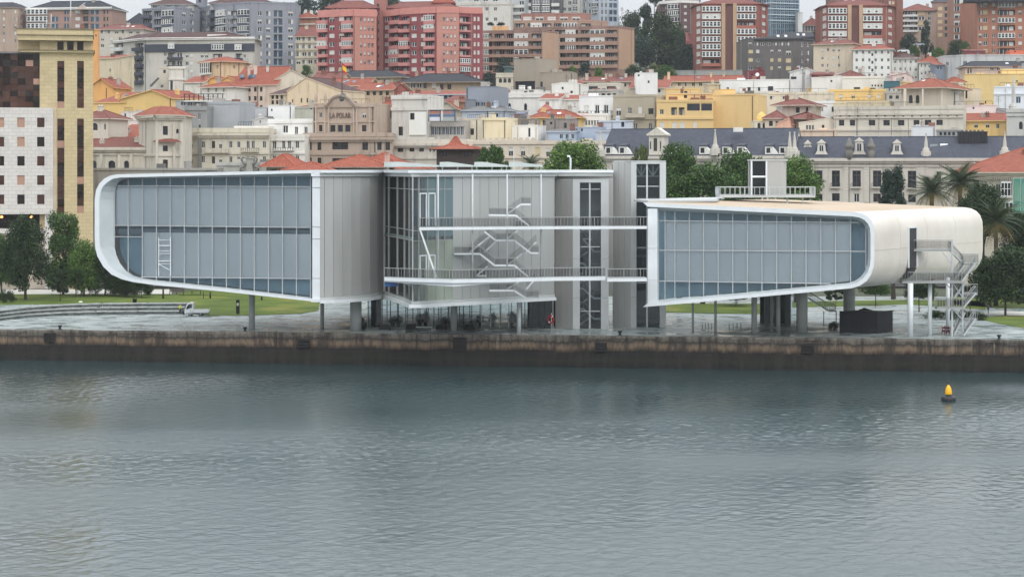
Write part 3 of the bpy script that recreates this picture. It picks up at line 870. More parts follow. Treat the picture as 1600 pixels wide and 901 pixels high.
# glass stair and lift towers
def tower(label,name,side,front,ztop,zbot,Ys,Yf,Yb,mull,hrows,frame_w,cat='tower',bracing=False):
    t=thing(name,label,cat,P(front[0],500,Yf)[:2]+(PZ,))
    F=frpx(side[0],Ys,side[1],Yf)
    nP=3
    for k in range(nP):
        mb=MB();mb.box(F,F.L*k/nP+.02,F.L*(k+1)/nP-.02,0,.25,zbot,ztop);mb.build('cladding_panel',GREYP,t)
    G=frpx(front[0],Yf,front[1],Yf)
    fw=frame_w
    zz=[zbot,9.6,15.4,21,ztop]
    for a,b2 in ((0,fw),(G.L-fw*1.1,G.L)):
        for z0,z1 in zip(zz,zz[1:]):
            if z1-z0 > .5:
                mb=MB();mb.box(G,a,b2,-.2,1.0,z0,z1-.03);mb.build('frame_panel',GREYL,t)
    mb=MB();mb.box(G,fw,G.L-fw*1.1,-.18,1.0,ztop-.35,ztop);mb.build('frame_panel',GREYL,t)
    ms=[fw]+[G.uz(x,300,0)[0] for x in mull]+[G.L-fw*1.1]
    hz=[zbot]+hrows+[ztop-.36]
    for u0,u1 in zip(ms,ms[1:]):
        for z0,z1 in zip(hz,hz[1:]):
            mb=MB();mb.box(G,u0+.05,u1-.05,.3,.33,z0+.03,z1-.03);mb.build('glass_pane',PANED,t)
    for u in ms[1:-1]:
        mb=MB();mb.box(G,u-.12,u+.12,-.05,.4,zbot,ztop-.36);mb.build('mullion',GREYL,t)
    for z in hrows:
        for u0,u1 in zip(ms,ms[1:]):
            mb=MB();mb.box(G,u0+.12,u1-.12,.15,.38,z-.06,z+.06);mb.build('transom',STEEL,t)
    D=Yb-Yf
    mb=MB();mb.box(G,0,G.L,D,D+.3,zbot,ztop);mb.build('inner_wall',mat('tower_inside',c(112,120,122),.8),t)
    mb=MB();mb.box(G,G.L-.3,G.L-.02,1.0,D,zbot,ztop);mb.build('side_wall',GREYP,t)
    a=F.w(0,.3,0)
    mb=MB();mb.poly([a[:2]+(ztop+.15,),G.w(0,-.2,ztop+.15),G.w(G.L,-.2,ztop+.15),G.w(G.L,D+.3,ztop+.15),G.w(-.3,D+.3,ztop+.15)])
    mb.poly([a[:2]+(ztop+.003,),G.w(0,-.2,ztop+.003),G.w(0,-.2,ztop+.15),a[:2]+(ztop+.15,)]);mb.poly([G.w(0,-.2,ztop+.003),G.w(G.L,-.2,ztop+.003),G.w(G.L,-.2,ztop+.15),G.w(0,-.2,ztop+.15)])
    mb.build('roof',GREYL,t)
    if bracing:
        for u0,u1 in zip(ms,ms[1:]):
            z0,z1=ztop-2.2,ztop-.6;um=(u0+u1)/2
            mb=MB()
            for p,q in (((u0,z1),(um,z0)),((um,z1),(um,z0)),((u1,z1),(um,z0)),((u0,z0),(u1,z0))):
                mb.bar(G.w(p[0],.9,p[1]),G.w(q[0],.9,q[1]),.16)
            mb.build('bracing',GREYL,t)
    return t,G
ta,GA=tower('lower glass stair tower with open stair flights showing inside','stair_tower',(867.5,895),(895,951),ZP(281.5,297.5),PZ,300.2,297.5,303.5,(921.5,),[7.6,12.2,17.2,19.8,25.8],1.05)
mb=MB()
tb,GB=tower('taller glass lift tower with braced top beside the wedge roofed hall','lift_tower',(957,985.5),(985.5,1040.5),ZP(252.6,300),PZ,302.2,300,306,(1011,),[11.7,17.0,21.6,24.1,26.2],.85,bracing=True)
stA=thing('exterior_stair','enclosed steel stair climbing behind the panes of the lower tower','stair',P(920,512,299))
for x0,y0,x1,y1,Y in ((900,427,911,427,299),(911,373,924,373.5,299),(911,373,928,393,299),(928,393,943,393,299),(900,411,911,411,299),(911,411,924,425,299),(900,366,916,357,300.4),(901,406,918,393,300.4),
        (900,450.5,911,450.5,299),(911,450.5,928,466,299),(928,466,943,466,299),(900,482.5,912,482.5,299),(912,482.5,928,498,299),(928,498,943,498,299),
        (900,480,918,467,300.4),(902,510,920,497,300.4),(900,446,918,436,300.4)):
    stair(stA,x0,y0,x1,y1,Y,1.0,name='flight' if abs(y1-y0) > 2 else 'landing')
# machinery seen in the lift tower
mb=MB()
for y0,y1 in ((385,391),(398,402),(352,357)):
    a,b2=P(992,y1,302),P(1010,y0,302);mb.box(Fr((a[0],302),(b2[0],302)),0,b2[0]-a[0],0,1.5,a[2],b2[2])
mb.build('lift_car',mat('lift_metal',c(150,156,158),.5,.3),tb)

# wedge hall on the right: glazed front, ceramic shell running back to the right
FRt=frpx(1010,281,1366,273.8)
hall=thing('auditorium_building','cream ceramic shelled hall with tilted glazed front and roof terrace','building',(XP(1200,290),290,PZ))
o2=[(1004.5,479.5),(1150,467),(1330,450.3),(1344,446),(1354,439),(1361,429),(1365,417),(1366.3,404),(1366.3,366),(1365.3,354),(1361.5,344.5),(1355,337.5),(1346,333),(1334,331),(1200,325),(1004.5,316.5)]
l2=[(1012,473.6),(1150,461.5),(1327,445.3),(1339.5,441.3),(1348.5,435),(1355,426.5),(1359,416),(1360.3,404),(1360.3,367),(1359.5,357),(1356.3,349.4),(1350.5,343.6),(1343,339.8),(1332,338),(1200,332),(1012,322.8)]
i2=[(1026,468.5),(1150,458),(1326,441.6),(1337,438),(1345,432),(1351,424),(1354.5,414.5),(1355.6,404),(1355.6,368),(1355,359),(1352,352.5),(1347,347.4),(1340.5,344),(1331,342.4),(1200,336.5),(1026,328.8)]
DH=1.5
def rg(F,pts,d): return [(lambda q: F.w(q[0],d,q[1]))(F.uz(x,y,d)) for x,y in pts]
A0,A1,A2=rg(FRt,o2,0),rg(FRt,l2,0),rg(FRt,i2,DH)
ext=Vector((.575,.818,0))*39.0
A3=[tuple(Vector(p)+ext) for p in A0]
CREAM,nt,b=base_mat('cream_ceramic')
b.inputs['Roughness'].default_value=.38;b.inputs['Base Color'].default_value=c(216,208,196)
g=nt.nodes.new('ShaderNodeNewGeometry');vz=nt.nodes.new('ShaderNodeTexVoronoi');vz.inputs['Scale'].default_value=2.2
nt.links.new(g.outputs['Position'],vz.inputs['Vector'])
bp=nt.nodes.new('ShaderNodeBump');bp.inputs['Strength'].default_value=.25;bp.inputs['Distance'].default_value=.05
nt.links.new(vz.outputs['Distance'],bp.inputs['Height']);nt.links.new(bp.outputs[0],b.inputs['Normal'])
nn=nt.nodes.new('ShaderNodeTexNoise');nn.inputs['Scale'].default_value=.25;nn.inputs['Detail'].default_value=6
nt.links.new(g.outputs['Position'],nn.inputs['Vector'])
rp=nt.nodes.new('ShaderNodeValToRGB');rp.color_ramp.elements[0].position=.35;rp.color_ramp.elements[1].position=.65
rp.color_ramp.elements[0].color=c(211,203,191);rp.color_ramp.elements[1].color=c(221,214,203)
nt.links.new(nn.outputs['Fac'],rp.inputs['Fac']);nt.links.new(rp.outputs[0],b.inputs['Base Color'])
ROOFC=mat('shell_top_tan',c(184,164,140),.7,0,.1,.15)  # separate tan colour for the top faces of the hall shell
mb=MB();n=len(A0)
# fine rounding: resample the outer outline for the shell
for k in range(n-1):
    mb.poly([A0[k+1],A0[k],A1[k],A1[k+1]],0)
    mb.poly([A1[k+1],A1[k],A2[k],A2[k+1]],1)
mb.build('front_rim',[WHITE,REVEAL],hall)
mb=MB();mb.poly(list(reversed(A3)),0)
SEG=6
base_i=[]
for s_ in range(SEG+1):
    base_i.append(len(mb.v))
    for p in A0: mb.v.append(tuple(Vector(p)+ext*(s_/SEG)))
for s_ in range(SEG):
    for k in range(n-1):
        i0,i1=base_i[s_],base_i[s_+1]
        mb.f.append((i0+k,i0+k+1,i1+k+1,i1+k));mb.m.append(1 if k >= 13 else 0)
        if 1 < k < 13: mb.sm.add(len(mb.f)-1)
mb.build('shell',[CREAM,ROOFC],hall)
# seams in the shell: thin raised joints
mb=MB()
for s_ in (.22,.46,.73):
    for k in range(2,13):
        a,b2=Vector(A0[k])+ext*s_,Vector(A0[k+1])+ext*s_
        mb.bar(a,b2,.05,.05)
for k,fr in ((7,.35),):
    a=Vector(A0[k]).lerp(Vector(A0[k+1]),fr);mb.bar(a+Vector((.02,-.01,0)),a+ext*.99+Vector((.02,-.01,0)),.05)
mb.build('shell_joint',mat('joint_grey',c(198,191,180),.7),hall)
topR=outline_fn(sorted(i2[8:]));botR=outline_fn(sorted(i2[:8]))
xsR=[1039.2,1054.6,1077.1,1099.5,1122.2,1145,1167.8,1190.6,1213.6,1236.7,1259.5,1282.5,1305.6,1329.2,1353]
fxr=lambda a,b2: (lambda x: lerp(a,b2,(x-1040)/300))
g1,g2,g3=fxr(344.8,347.6),fxr(390.9,392.6),fxr(439,443.6)
facade(hall,FRt,DH,[1027]+xsR,topR,botR,[g1,g2,g3],STEEL,lambda i,j: PANE,
       [(lambda x: g1(x)+.6,lambda x: g2(x),()),(lambda x: g2(x),lambda x: g3(x)-.5,())],(0,14))
for y0,y1 in ((326,387.6),(388.2,437.6),(438.2,475)):
    p0,p1=FRt.uz(1012,y1,.1),FRt.uz(1027,y0,.1)
    mb=MB();mb.box(FRt,p0[0],p1[0],.1,DH+.2,p0[1],p1[1]);mb.build('column_panel',WHITE,hall)
mb=MB();a,b2=FRt.uz(1020,400,8)[0],FRt.uz(1372,400,8)[0]
mb.prism(FRt,[FRt.uz(x,y,DH) for x,y in i2],DH+1.8,DH+2);mb.build('inner_wall',INTER,hall)
# pale deck slab of the link roof behind the hall front
mb=MB();p_=[P(990.5,312,292),P(1012,316,282.5),P(1120,318,290),P(1132,304,316),P(1000,307,299.5)]
zt_=24.35
mb.poly([(a[0],a[1],zt_) for a in p_]);mb.poly([(a[0],a[1],zt_-.3) for a in reversed(p_)])
for k in range(5):
    a,b2=p_[k],p_[(k+1) % 5];mb.poly([(a[0],a[1],zt_-.3),(b2[0],b2[1],zt_-.3),(b2[0],b2[1],zt_),(a[0],a[1],zt_)])
mb.build('link_roof',GREYL,hall)
# roof terrace with lift head
YD=298
dk=thing('roof_terrace','railed steel viewing deck with lift head on the cream roof','terrace',P(1200,306,YD))
F=Fr((XP(1124,YD),YD),(XP(1274,YD),YD))
zd=ZP(305.5,YD)
mb=MB();mb.box(F,0,F.L,0,5.5,zd-.3,zd);mb.build('deck',GREYL,dk)
mb=MB();railing(mb,[F.w(0,.1,zd),F.w(F.L,.1,zd)],1.25,.75,.07);railing(mb,[F.w(0,5.4,zd),F.w(F.L,5.4,zd)],1.25,.75,.07)
railing(mb,[F.w(.05,.1,zd),F.w(.05,5.4,zd)],1.25,.75,.07);railing(mb,[F.w(F.L-.05,.1,zd),F.w(F.L-.05,5.4,zd)],1.25,.75,.07)
mb.build('railing',STEEL,dk)
for x in (1230,1254):
    for d in (.6,4.8):
        p=P(x,0,YD+d);mb=MB();mb.tube([(p[0],p[1],zd-1.8),(p[0],p[1],zd-.3)],.12,8);mb.build('deck_leg',STEEL,dk)
u0,u1=F.uz(1173,300,1.2)[0],F.uz(1230,300,1.2)[0]
zt_=ZP(251.5,YD)
mb=MB()
pr=[(u1-3.0*0,0)]
um=F.uz(1199,300,1.2)[0]
# rounded grey lift head: plan with curved front right corner
cx=[(um,1.2)]+[(u1-.9+.9*math.sin(a),2.1-.9*math.cos(a)) for a in [0,.4,.8,1.2,1.57]]+[(u1,4.6),(u0,4.6),(u0,3.8),(um,3.8)]
for k in range(len(cx)):
    a,b2=cx[k],cx[(k+1) % len(cx)]
    mb.poly([F.w(a[0],a[1],zd),F.w(b2[0],b2[1],zd),F.w(b2[0],b2[1],zt_),F.w(a[0],a[1],zt_)])
mb.build('lift_head',GREYP,dk)
mb=MB();mb.box(F,u0-.1,u1+.1,1.1,4.7,zt_+.003,zt_+.25);mb.build('roof',GREYL,dk)
zm=ZP(276,YD)
for z0,z1 in ((zd,zm-.15),(zm+.15,zt_)):
    mb=MB();mb.box(F,u0+.2,um-.2,1.25,1.3,z0+.1,z1-.1);mb.build('glass_pane',PANED,dk)
mb=MB()
mb.box(F,u0,u0+.25,1.15,1.45,zd,zt_);mb.box(F,um-.25,um-.003,1.15,1.45,zd,zt_);mb.box(F,u0+.25,um-.25,1.18,1.42,zm-.14,zm+.14)
mb.build('window_frame',WHITE,dk)
mb=MB();mb.box(F,u0+.2,um-.01,3.6,3.75,zd,zt_);mb.build('inner_wall',DARK,dk)
# shell doorway with its two balconies and spiral of stairs
def shell_pt(px,py):
    """point on the hall's side nearest the camera for a photo pixel: walk along the shell"""
    best=None
    a=Vector(A0[7]);
    o=Vector((a.x,a.y));d=Vector((ext.x,ext.y)).normalized();k=(px-800)/FPX
    t=(k*o.y-o.x)/(d.x-k*d.y)
    Y=o.y+d.y*t
    return t,Y
SF=Fr((A0[7][0],A0[7][1]),(A0[7][0]+ext.x,A0[7][1]+ext.y))   # side plane of the shell
def sz(px,py,d=0): return SF.uz(px,py,d)
mb=MB()
p0,p1=sz(1420,418,-.05),sz(1431.5,356,-.05)
mb.box(SF,p0[0],p1[0],-.06,.02,p0[1],p1[1]);mb.build('doorway',mat('door_dark',c(52,50,50),.6),hall)
mb=MB();mb.box(SF,p0[0]-.22,p0[0],-.16,.02,p0[1],p1[1]+.2);mb.box(SF,p1[0],p1[0]+.3,-.22,.02,p0[1],p1[1]+.2);mb.box(SF,p0[0],p1[0],-.2,.02,p1[1]+.002,p1[1]+.2)
mb.build('door_frame',WHITE,hall)
# lower part follows the belly
for a in range(5):
    k0=[418,424,430,435,439][a];k1=[424,430,435,439,442][a]
    din=[0,.25,.7,1.3,2.0,2.8]
    mb=MB()
    za,zb_=sz(1426,k0)[1],sz(1426,k1)[1]
    mb.hexa([SF.w(p0[0],din[a+1]-.12,zb_),SF.w(p1[0],din[a+1]-.12,zb_),SF.w(p1[0],din[a+1]+.3,zb_),SF.w(p0[0],din[a+1]+.3,zb_)],
            [SF.w(p0[0],din[a]-.12,za),SF.w(p1[0],din[a]-.12,za),SF.w(p1[0],din[a]+.3,za),SF.w(p0[0],din[a]+.3,za)])
    mb.build('doorway',mat('door_dark',c(52,50,50),.6),hall)
es=thing('exterior_stair','white steel stair tower with balconies at the cream shell doorway','stair',gp(1500,525))
YS=284.5
def balcony(px0,px1,py,Y,dep,name='landing'):
    F=Fr((XP(px0,Y),Y),(XP(px1,Y),Y));z=ZP(py,Y)
    mb=MB();mb.box(F,0,F.L,0,dep,z-.28,z);o=mb.build(name,RAIL,es)
    mb=MB();railing(mb,[F.w(0,.06,z),F.w(F.L,.06,z)],1.3,.4,.05);railing(mb,[F.w(.03,.06,z),F.w(.03,dep,z)],1.3,.5,.05)
    r=mb.build('railing',RAIL,o);infill([F.w(0,.08,z),F.w(F.L,.08,z)],1.3,o)
balcony(1415,1487,389.5,YS,2.2)
balcony(1410,1507,439.5,YS-1.2,2.6)
balcony(1503,1528.5,411,YS+.2,1.6)
balcony(1506,1527.5,458,YS+.2,1.6)
balcony(1464,1508,480,YS-1.2,1.6)
balcony(1506,1527,498,YS+.2,1.6)
for x0,y0,x1,y1,Y in ((1484,389,1505,411,YS+.3),(1524,411,1503,440,YS-1.2),(1490,438,1507,414,YS),(1492,466,1507,444,YS),(1525,458,1506,480,YS-1.2),(1491,524,1508,488,YS),(1524,498,1506,524,YS-1.2)):
    stair(es,x0,y0,x1,y1,Y,1.1)
for x in (1488.5,1505):
    mb=MB();p=gp(x,525.5);mb.bar((p[0],YS-.4,PZ),(p[0],YS-.4,ZP(374 if x < 1500 else 440,YS)),.24);mb.build('post',STEEL,es)
mb=MB()
for x0,y0,x1,y1 in ((1472,393,1487,413),(1490,444,1505,466),(1477,442,1488,454),(1490,484,1505,500),(1505,444,1490,466)):
    mb.bar(P(x0,y0,YS-.35),P(x1,y1,YS-.35),.14)
mb.build('brace',STEEL,es)
for px,pyb,w_,zt in ((1082.5,519,3.5,10.2),(1118,519.5,4,10.6),(1178.5,521,9,11.0),(1206,514,4,11.3),(1216,519,6.5,11.3),(1253,518,18,11.6),(1327,507,18.5,12.4),(1422.5,526,8.8,12.6),(1453,524,6.5,12.8),(1481,519,6,13.0)):
    column(hall,px,pyb,w_,zt,WHITE if px > 1400 else CONC)
# belly underside service box
# ------------------------------------------------------------------ ground-floor pavilion of glass
pv=thing('glass_pavilion','glazed ground floor restaurant under the grey arts centre','building',gp(720,513))
FP=frpx(574,300.5,866,298)
xp=[575,587,597,610,622.5,634,645,656,666,678,689,700,714,724,737,752.5,766.5,781,795,808,820,832,842,851,864]
for x0,x1 in zip(xp,xp[1:]):
    a,b2=FP.uz(x0,500)[0],FP.uz(x1,500)[0]
    mb=MB();mb.box(FP,a+.05,b2-.05,.1,.13,PZ+.05,9.65);mb.build('glass_pane',PANEC,pv)
for x in xp:
    a=FP.uz(x,500)[0];mb=MB();mb.box(FP,a-.05,a+.05,0,.2,PZ+.02,9.68);mb.build('mullion',STEEL if x in (752.5,766.5,781,795,864) else DARK,pv)
mb=MB();G2=Fr(FP.w(0,9,0)[:2],FP.w(FP.L*.8,9,0)[:2])
for k in range(15):
    u=G2.L*k/14;mb.box(G2,u-.06,u+.06,0,.15,PZ,9.6)
mb.build('rear_mullion',DARK,pv)
mb=MB();a,b2=FP.uz(820,500)[0],FP.L
mb.box(FP,a,b2,5,5.2,PZ,9.6);mb.box(FP,0,FP.uz(590,500)[0],3.5,3.7,PZ,9.6);mb.build('inner_wall',DARK,pv)
mb=MB();mb.box(FP,0,FP.L,.3,9,PZ+.002,PZ+.03);mb.build('floor',mat('pavilion_floor',c(70,74,76),.35),pv)
# ------------------------------------------------------------------ plants
BARK=mat('bark',c(74,64,54),.95,0,.3,2)
LEAFS={
 'dark': leaf_mat('leaf_dark',c(22,36,18),c(42,60,32),c(72,96,50)),
 'mid': leaf_mat('leaf_mid',c(34,54,22),c(58,88,38),c(98,130,60)),
 'bright': leaf_mat('leaf_bright',c(46,72,26),c(78,110,42),c(122,150,74)),
 'blue': leaf_mat('leaf_blue',c(24,40,36),c(42,62,50),c(66,88,68)),
 'olive': leaf_mat('leaf_olive',c(64,74,40),c(92,104,58),c(130,140,84)),
}
def crown_mesh(kind,seed,n,leaf):
    """crown in a unit box: x, y in -.5..+.5, z in 0..1; leaf-sized faces in clumps, gaps between"""
    rg_=np.random.default_rng(seed)
    blobs=[]
    if kind == 'round':
        for _ in range(46):
            z=rg_.uniform(.06,.95);w=.47*math.sin(math.pi*min(1,(z*.86+.12))) ** .7
            a=rg_.uniform(0,6.283);r=w*math.sqrt(rg_.uniform(.15,1))*.82
            blobs.append((r*math.cos(a),r*math.sin(a),z*.84+.06,rg_.uniform(.11,.18)))
    elif kind == 'column':
        for _ in range(42):
            z=rg_.uniform(.03,.97);w=.38*(1-abs(z-.4)*.8)
            a=rg_.uniform(0,6.283);r=w*math.sqrt(rg_.uniform(.1,1))
            blobs.append((r*math.cos(a),r*math.sin(a),z*.9+.05,rg_.uniform(.09,.15)))
    elif kind == 'cone':
        for _ in range(40):
            z=rg_.uniform(0,1) ** 1.3;w=.42*(1-z)+.03
            a=rg_.uniform(0,6.283);r=w*math.sqrt(rg_.uniform(.2,1))
            blobs.append((r*math.cos(a),r*math.sin(a),z*.92+.04,.05+.09*(1-z)))
    elif kind == 'open':
        for _ in range(17):
            z=rg_.uniform(.1,.95);w=.45*math.sin(math.pi*min(1,z*.8+.15)) ** .6
            a=rg_.uniform(0,6.283);r=w*math.sqrt(rg_.uniform(.1,1))
            blobs.append((r*math.cos(a),r*math.sin(a),z*.9+.03,rg_.uniform(.08,.14)))
    elif kind == 'bush':
        for _ in range(22):
            a=rg_.uniform(0,6.283);r=.38*math.sqrt(rg_.uniform(0,1));z=rg_.uniform(.1,.8)*(1-r)
            blobs.append((r*math.cos(a),r*math.sin(a),z,rg_.uniform(.12,.2)))
    bl=np.array(blobs);wts=bl[:,3] ** 2;wts /= wts.sum()
    k=rg_.choice(len(bl),n,p=wts)
    d=rg_.normal(size=(n,3));d /= np.linalg.norm(d,axis=1)[:,None]
    rad=bl[k,3]*(rg_.uniform(.25,1.12,n) ** .6)
    ctr=bl[k,:3]+d*rad[:,None]
    stray=rg_.uniform(size=n) < .04
    ctr[stray] += d[stray]*.03
    # leaf frame: faces roughly outward and up
    nr=d+rg_.normal(size=(n,3))*.7+np.array([0,0,.35]);nr /= np.linalg.norm(nr,axis=1)[:,None]
    t=np.cross(nr,rg_.normal(size=(n,3)));t /= np.linalg.norm(t,axis=1)[:,None]
    b2=np.cross(nr,t)
    s=leaf*rg_.uniform(.6,1.35,n)[:,None]
    v=np.empty((n,4,3))
    v[:,0]=ctr-t*s;v[:,1]=ctr-b2*s*.55+nr*s*.12;v[:,2]=ctr+t*s;v[:,3]=ctr+b2*s*.55+nr*s*.12
    me=bpy.data.meshes.new('crown_'+kind)
    me.vertices.add(n*4);me.vertices.foreach_set('co',v.reshape(-1))
    me.loops.add(n*4);me.loops.foreach_set('vertex_index',np.arange(n*4,dtype=np.int32))
    me.polygons.add(n);me.polygons.foreach_set('loop_start',np.arange(0,n*4,4,dtype=np.int32))
    me.update();me.validate()
    return me
CR={}
def crown(kind,var,col,far=False):
    key=(kind,var,col,far)
    if key not in CR:
        bk=(kind,var,far)
        if bk not in CR:
            CR[bk]=crown_mesh(kind,hash(kind) % 7 if False else len(kind)*13+var*5,3800 if far else (13000 if kind != 'bush' else 3500),.030 if far else (.020 if kind != 'bush' else .028))
        me=CR[bk].copy();me.materials.clear();me.materials.append(LEAFS[col]);CR[key]=me
    return CR[key]
TRK={}
def trunk_mesh(var):
    if var in TRK: return TRK[var]
    r_=random.Random(var)
    mb=MB()
    mb.tube([(0,0,0),(.01,0,.15),(.0,.01,.45),(.02,0,.8)],[.035,.026,.02,.008],8,cap=True)
    for k in range(7):
        a=r_.uniform(0,6.28);z=r_.uniform(.28,.6);L=r_.uniform(.2,.32)
        mb.tube([(0,0,z),(L*.5*math.cos(a),L*.5*math.sin(a),z+.12),(L*math.cos(a),L*math.sin(a),z+.24)],[.013,.009,.003],5)
    o=mb.build('trunk',BARK);me=o.data;bpy.data.objects.remove(o)
    TRK[var]=me
    return me
def tree(name,label,px,pyb,pyt,wpx,Y,kind,col,cat='tree',group=None,clear=.16,zb=None,far=False,var=None):
    """pyb: photo row of the ground at the trunk (None: terrain), pyt: row of the top, wpx: crown width"""
    x=XP(px,Y);z0=zb if zb is not None else (ZP(pyb,Y) if pyb else ground(Y)-.3)
    h=ZP(pyt,Y)-z0;w=wpx*Y/FPX
    t=thing(name,label,cat,(x,Y,z0),group)
    v=var if var is not None else random.randrange(3)
    rz=random.uniform(0,6.28)
    if kind != 'bush':
        inst(trunk_mesh(v),'trunk',t,(x,Y,z0),rz,(h*.55,h*.55,h))
    cl=clear*h
    inst(crown(kind,v,col,far),'crown',t,(x,Y,z0+cl),rz,(w/.94,min(w,h)/.94,(h-cl)/.98))
    return t
GT = 'trees in the waterfront park'
for a in [
 ('broadleaf_tree','tallest dark round tree before the white square windowed block',40,474,334,86,362,'round','dark',.13),
 ('broadleaf_tree','green upright tree in front of the yellow stone tower',99,468,332,72,376,'column','mid',.14),
 ('broadleaf_tree','bright green tree beside the rounded end of the arts centre',131,467,375,62,372,'round','bright',.12),
 ('broadleaf_tree','green tree at the picture edge under the white block',2,468,366,46,378,'round','mid',.2),
 ('young_tree','small forked dark tree in front of the green upright tree',94,471,418,42,358,'open','dark',.2),
 ('young_tree','slim young tree with thin stem before the pale path',119,465,405,28,368,'open','mid',.35),
 ('conifer_shrub','dark spreading conifer low under the rounded glazed end',164,463,392,66,374,'round','dark',.06),
 ('conifer_shrub','second dark low conifer under the glazed end',197,463.5,425,58,371,'round','dark',.06),
 ('conifer_shrub','small dark conifer farther along under the glazed end',221,464,430,42,368,'round','dark',.1),
 ('broadleaf_tree','leafy tree with pale leaning stems before the long beige row',768,None,224,62,372,'open','mid',.3),
 ('broadleaf_tree','broad bright tree above the wedge roofed hall',892,None,218,118,366,'round','bright',.3),
 ('broadleaf_tree','tree with thin top just left of the braced tower',1000,None,224,36,372,'open','olive',.4),
 ('broadleaf_tree','tall leafy tree between the braced tower and lift head',1062,None,220,84,364,'round','mid',.3),
 ('broadleaf_tree','dense low tree behind the left of the roof terrace',1098,None,255,124,352,'round','mid',.3),
 ('broadleaf_tree','loose topped tree growing behind the roof terrace railing',1150,None,232,92,362,'round','mid',.3),
 ('broadleaf_tree','thin topped tree seen above the lift head',1186,None,220,48,370,'open','olive',.4),
 ('broadleaf_tree','bright tree to the right of the lift head',1244,None,244,96,356,'round','bright',.3),
 ('conifer_tree','dark blue green conifer against the pale long facade',1396,None,262,52,364,'column','blue',.1),
 ('broadleaf_tree','large dark round tree beside the cream shell',1571,492,384,108,324,'round','dark',.16),
 ('broadleaf_tree','green tree at the edge behind the large dark round tree',1606,486,386,84,338,'round','mid',.2),
 ('broadleaf_tree','dark foliage below the palms beside the cream shell',1548,480,402,60,344,'round','dark',.15),
 ('broadleaf_tree','dark tree under the palms next to the green scaffold net',1536,None,286,92,352,'round','dark',.3),
 ('broadleaf_tree','dark tree at the edge below the green scaffold net',1592,None,330,70,350,'round','dark',.3),
 ('broadleaf_tree','small tree behind the black cube under the hall',1306,482,448,44,340,'open','dark',.3),
 ('broadleaf_tree','dark tree with several stems behind the white stair tower',1436,487,430,86,326,'round','dark',.35),
 ('broadleaf_tree','park tree seen between the hall columns',1368,478,430,60,346,'round','mid',.35),
 ('broadleaf_tree','low leafed tree behind the thin columns under the hall',1150,484,440,70,346,'round','mid',.35),
 ('broadleaf_tree','leafy tree right of the white stair tower foot',1516,487,436,60,330,'open','dark',.35)]:
    nm,lb,px,pyb,pyt,w_,Y,kd,cl_,cr_=a
    tree(nm,lb,px,pyb,pyt,w_,Y,kd,cl_,group=GT,clear=cr_ if pyb else .55,zb=None if pyb else PZ)
GH = 'trees on the hillside'
for a in [
 ('dark_tree','tall dark pine topping the green slope between apartment towers',1022,92,-12,52,905,'open','blue',.3),
 ('hill_tree','rounded green tree at the top of the green slope',988,100,16,44,880,'round','dark',.1),
 ('hill_tree','largest tree on the green slope',1030,108,20,80,850,'round','dark',.08),
 ('hill_tree','tree on the slope below the dark brown tower',1062,110,44,58,842,'round','dark',.08),
 ('hill_tree','lower tree of the green slope beside the brick tower',1072,114,66,44,825,'round','blue',.08),
 ('hill_tree','lower tree of the green slope beside the brown end wall',1000,106,56,50,835,'round','blue',.1),
 ('hill_tree','light green tree beside the upper brown flats',952,70,19,46,900,'round','mid',.1),
 ('palm_like_tree','spiky tree above the upper brown flats',922,60,6,34,905,'open','blue',.2),
 ('hill_shrub','dark round tree below the long brown flats',914,126,96,24,690,'round','blue',.1),
 ('hill_shrub','yellow green bush below the long brown flats',936,126,104,20,688,'round','bright',.05),
 ('hill_shrub','light green bush left of the dark round tree',895,126,102,18,692,'round','bright',.05),
 ('hill_shrub','dark hedge tree under the green slope',990,122,101,34,695,'round','dark',.02),
 ('hill_shrub','dry pale bush on the green slope',1028,116,92,34,790,'open','olive',.05),
 ('hill_shrub','low bush at the foot of the green slope',1042,124,102,40,700,'round','mid',.02),
 ('hill_tree','dark tree between the red tower and brown flats',787,124,88,32,700,'round','blue',.1),
 ('hill_tree','grey green bush beside the foot of the red tower',765,140,112,26,690,'round','blue',.05),
 ('hill_tree','dark wood top behind the grey and red towers',478,40,-6,70,960,'round','blue',.05),
 ('hill_tree','dark wood edge behind the red tower',520,40,-14,60,970,'round','dark',.05),
 ('hill_tree','wood top seen between the two red towers',612,30,-10,40,965,'round','dark',.05),
 ('hill_tree','small pine rising beside the grey tower roof',444,40,0,10,940,'cone','blue',.1),
 ('hill_shrub','green bush at the foot of the beige flats',479,116,101,20,690,'round','mid',.02),
 ('conifer_tree','tall dark conifer between the brick towers',1446,86,28,30,800,'cone','blue',.05),
 ('hill_tree','dark bush beside the tall conifer',1420,84,52,36,805,'round','blue',.05),
 ('hill_tree','round dark tree at the foot of the brown tower',1494,88,62,38,775,'round','dark',.03),
 ('hill_tree','green tree touching the brick apartments',1508,86,64,22,770,'round','mid',.03),
 ('hill_shrub','light green garden bush under the conifer',1466,88,74,30,760,'round','bright',.02),
 ('hill_tree','dark tree beside the blue glazed house',1277,66,44,26,830,'round','dark',.03),
 ('hill_shrub','green garden shrub before the parked pale cars',1428,88,70,18,750,'round','mid',.02)]:
    nm,lb,px,pyb,pyt,w_,Y,kd,cl_,cr_=a
    tree(nm,lb,px,pyb+6,pyt,w_,Y,kd,cl_,group=GH,clear=cr_,far=True)
def bush(label,px,pyb,pyt,wpx,Y=None,col='dark',zb=None,nm='shrub'):
    Y=Y or gp(px,pyb)[1]
    return tree(nm,label,px,pyb,pyt,wpx,Y,'bush',col,'shrub',None,0.0,zb)
bush('low dark clipped shrub at the lawn edge',9,473,447,34)
bush('dark clipped hedge behind the white stair tower',1470,498,480,62)
bush('dark hedge continuing past the stair tower',1518,500,482,50)
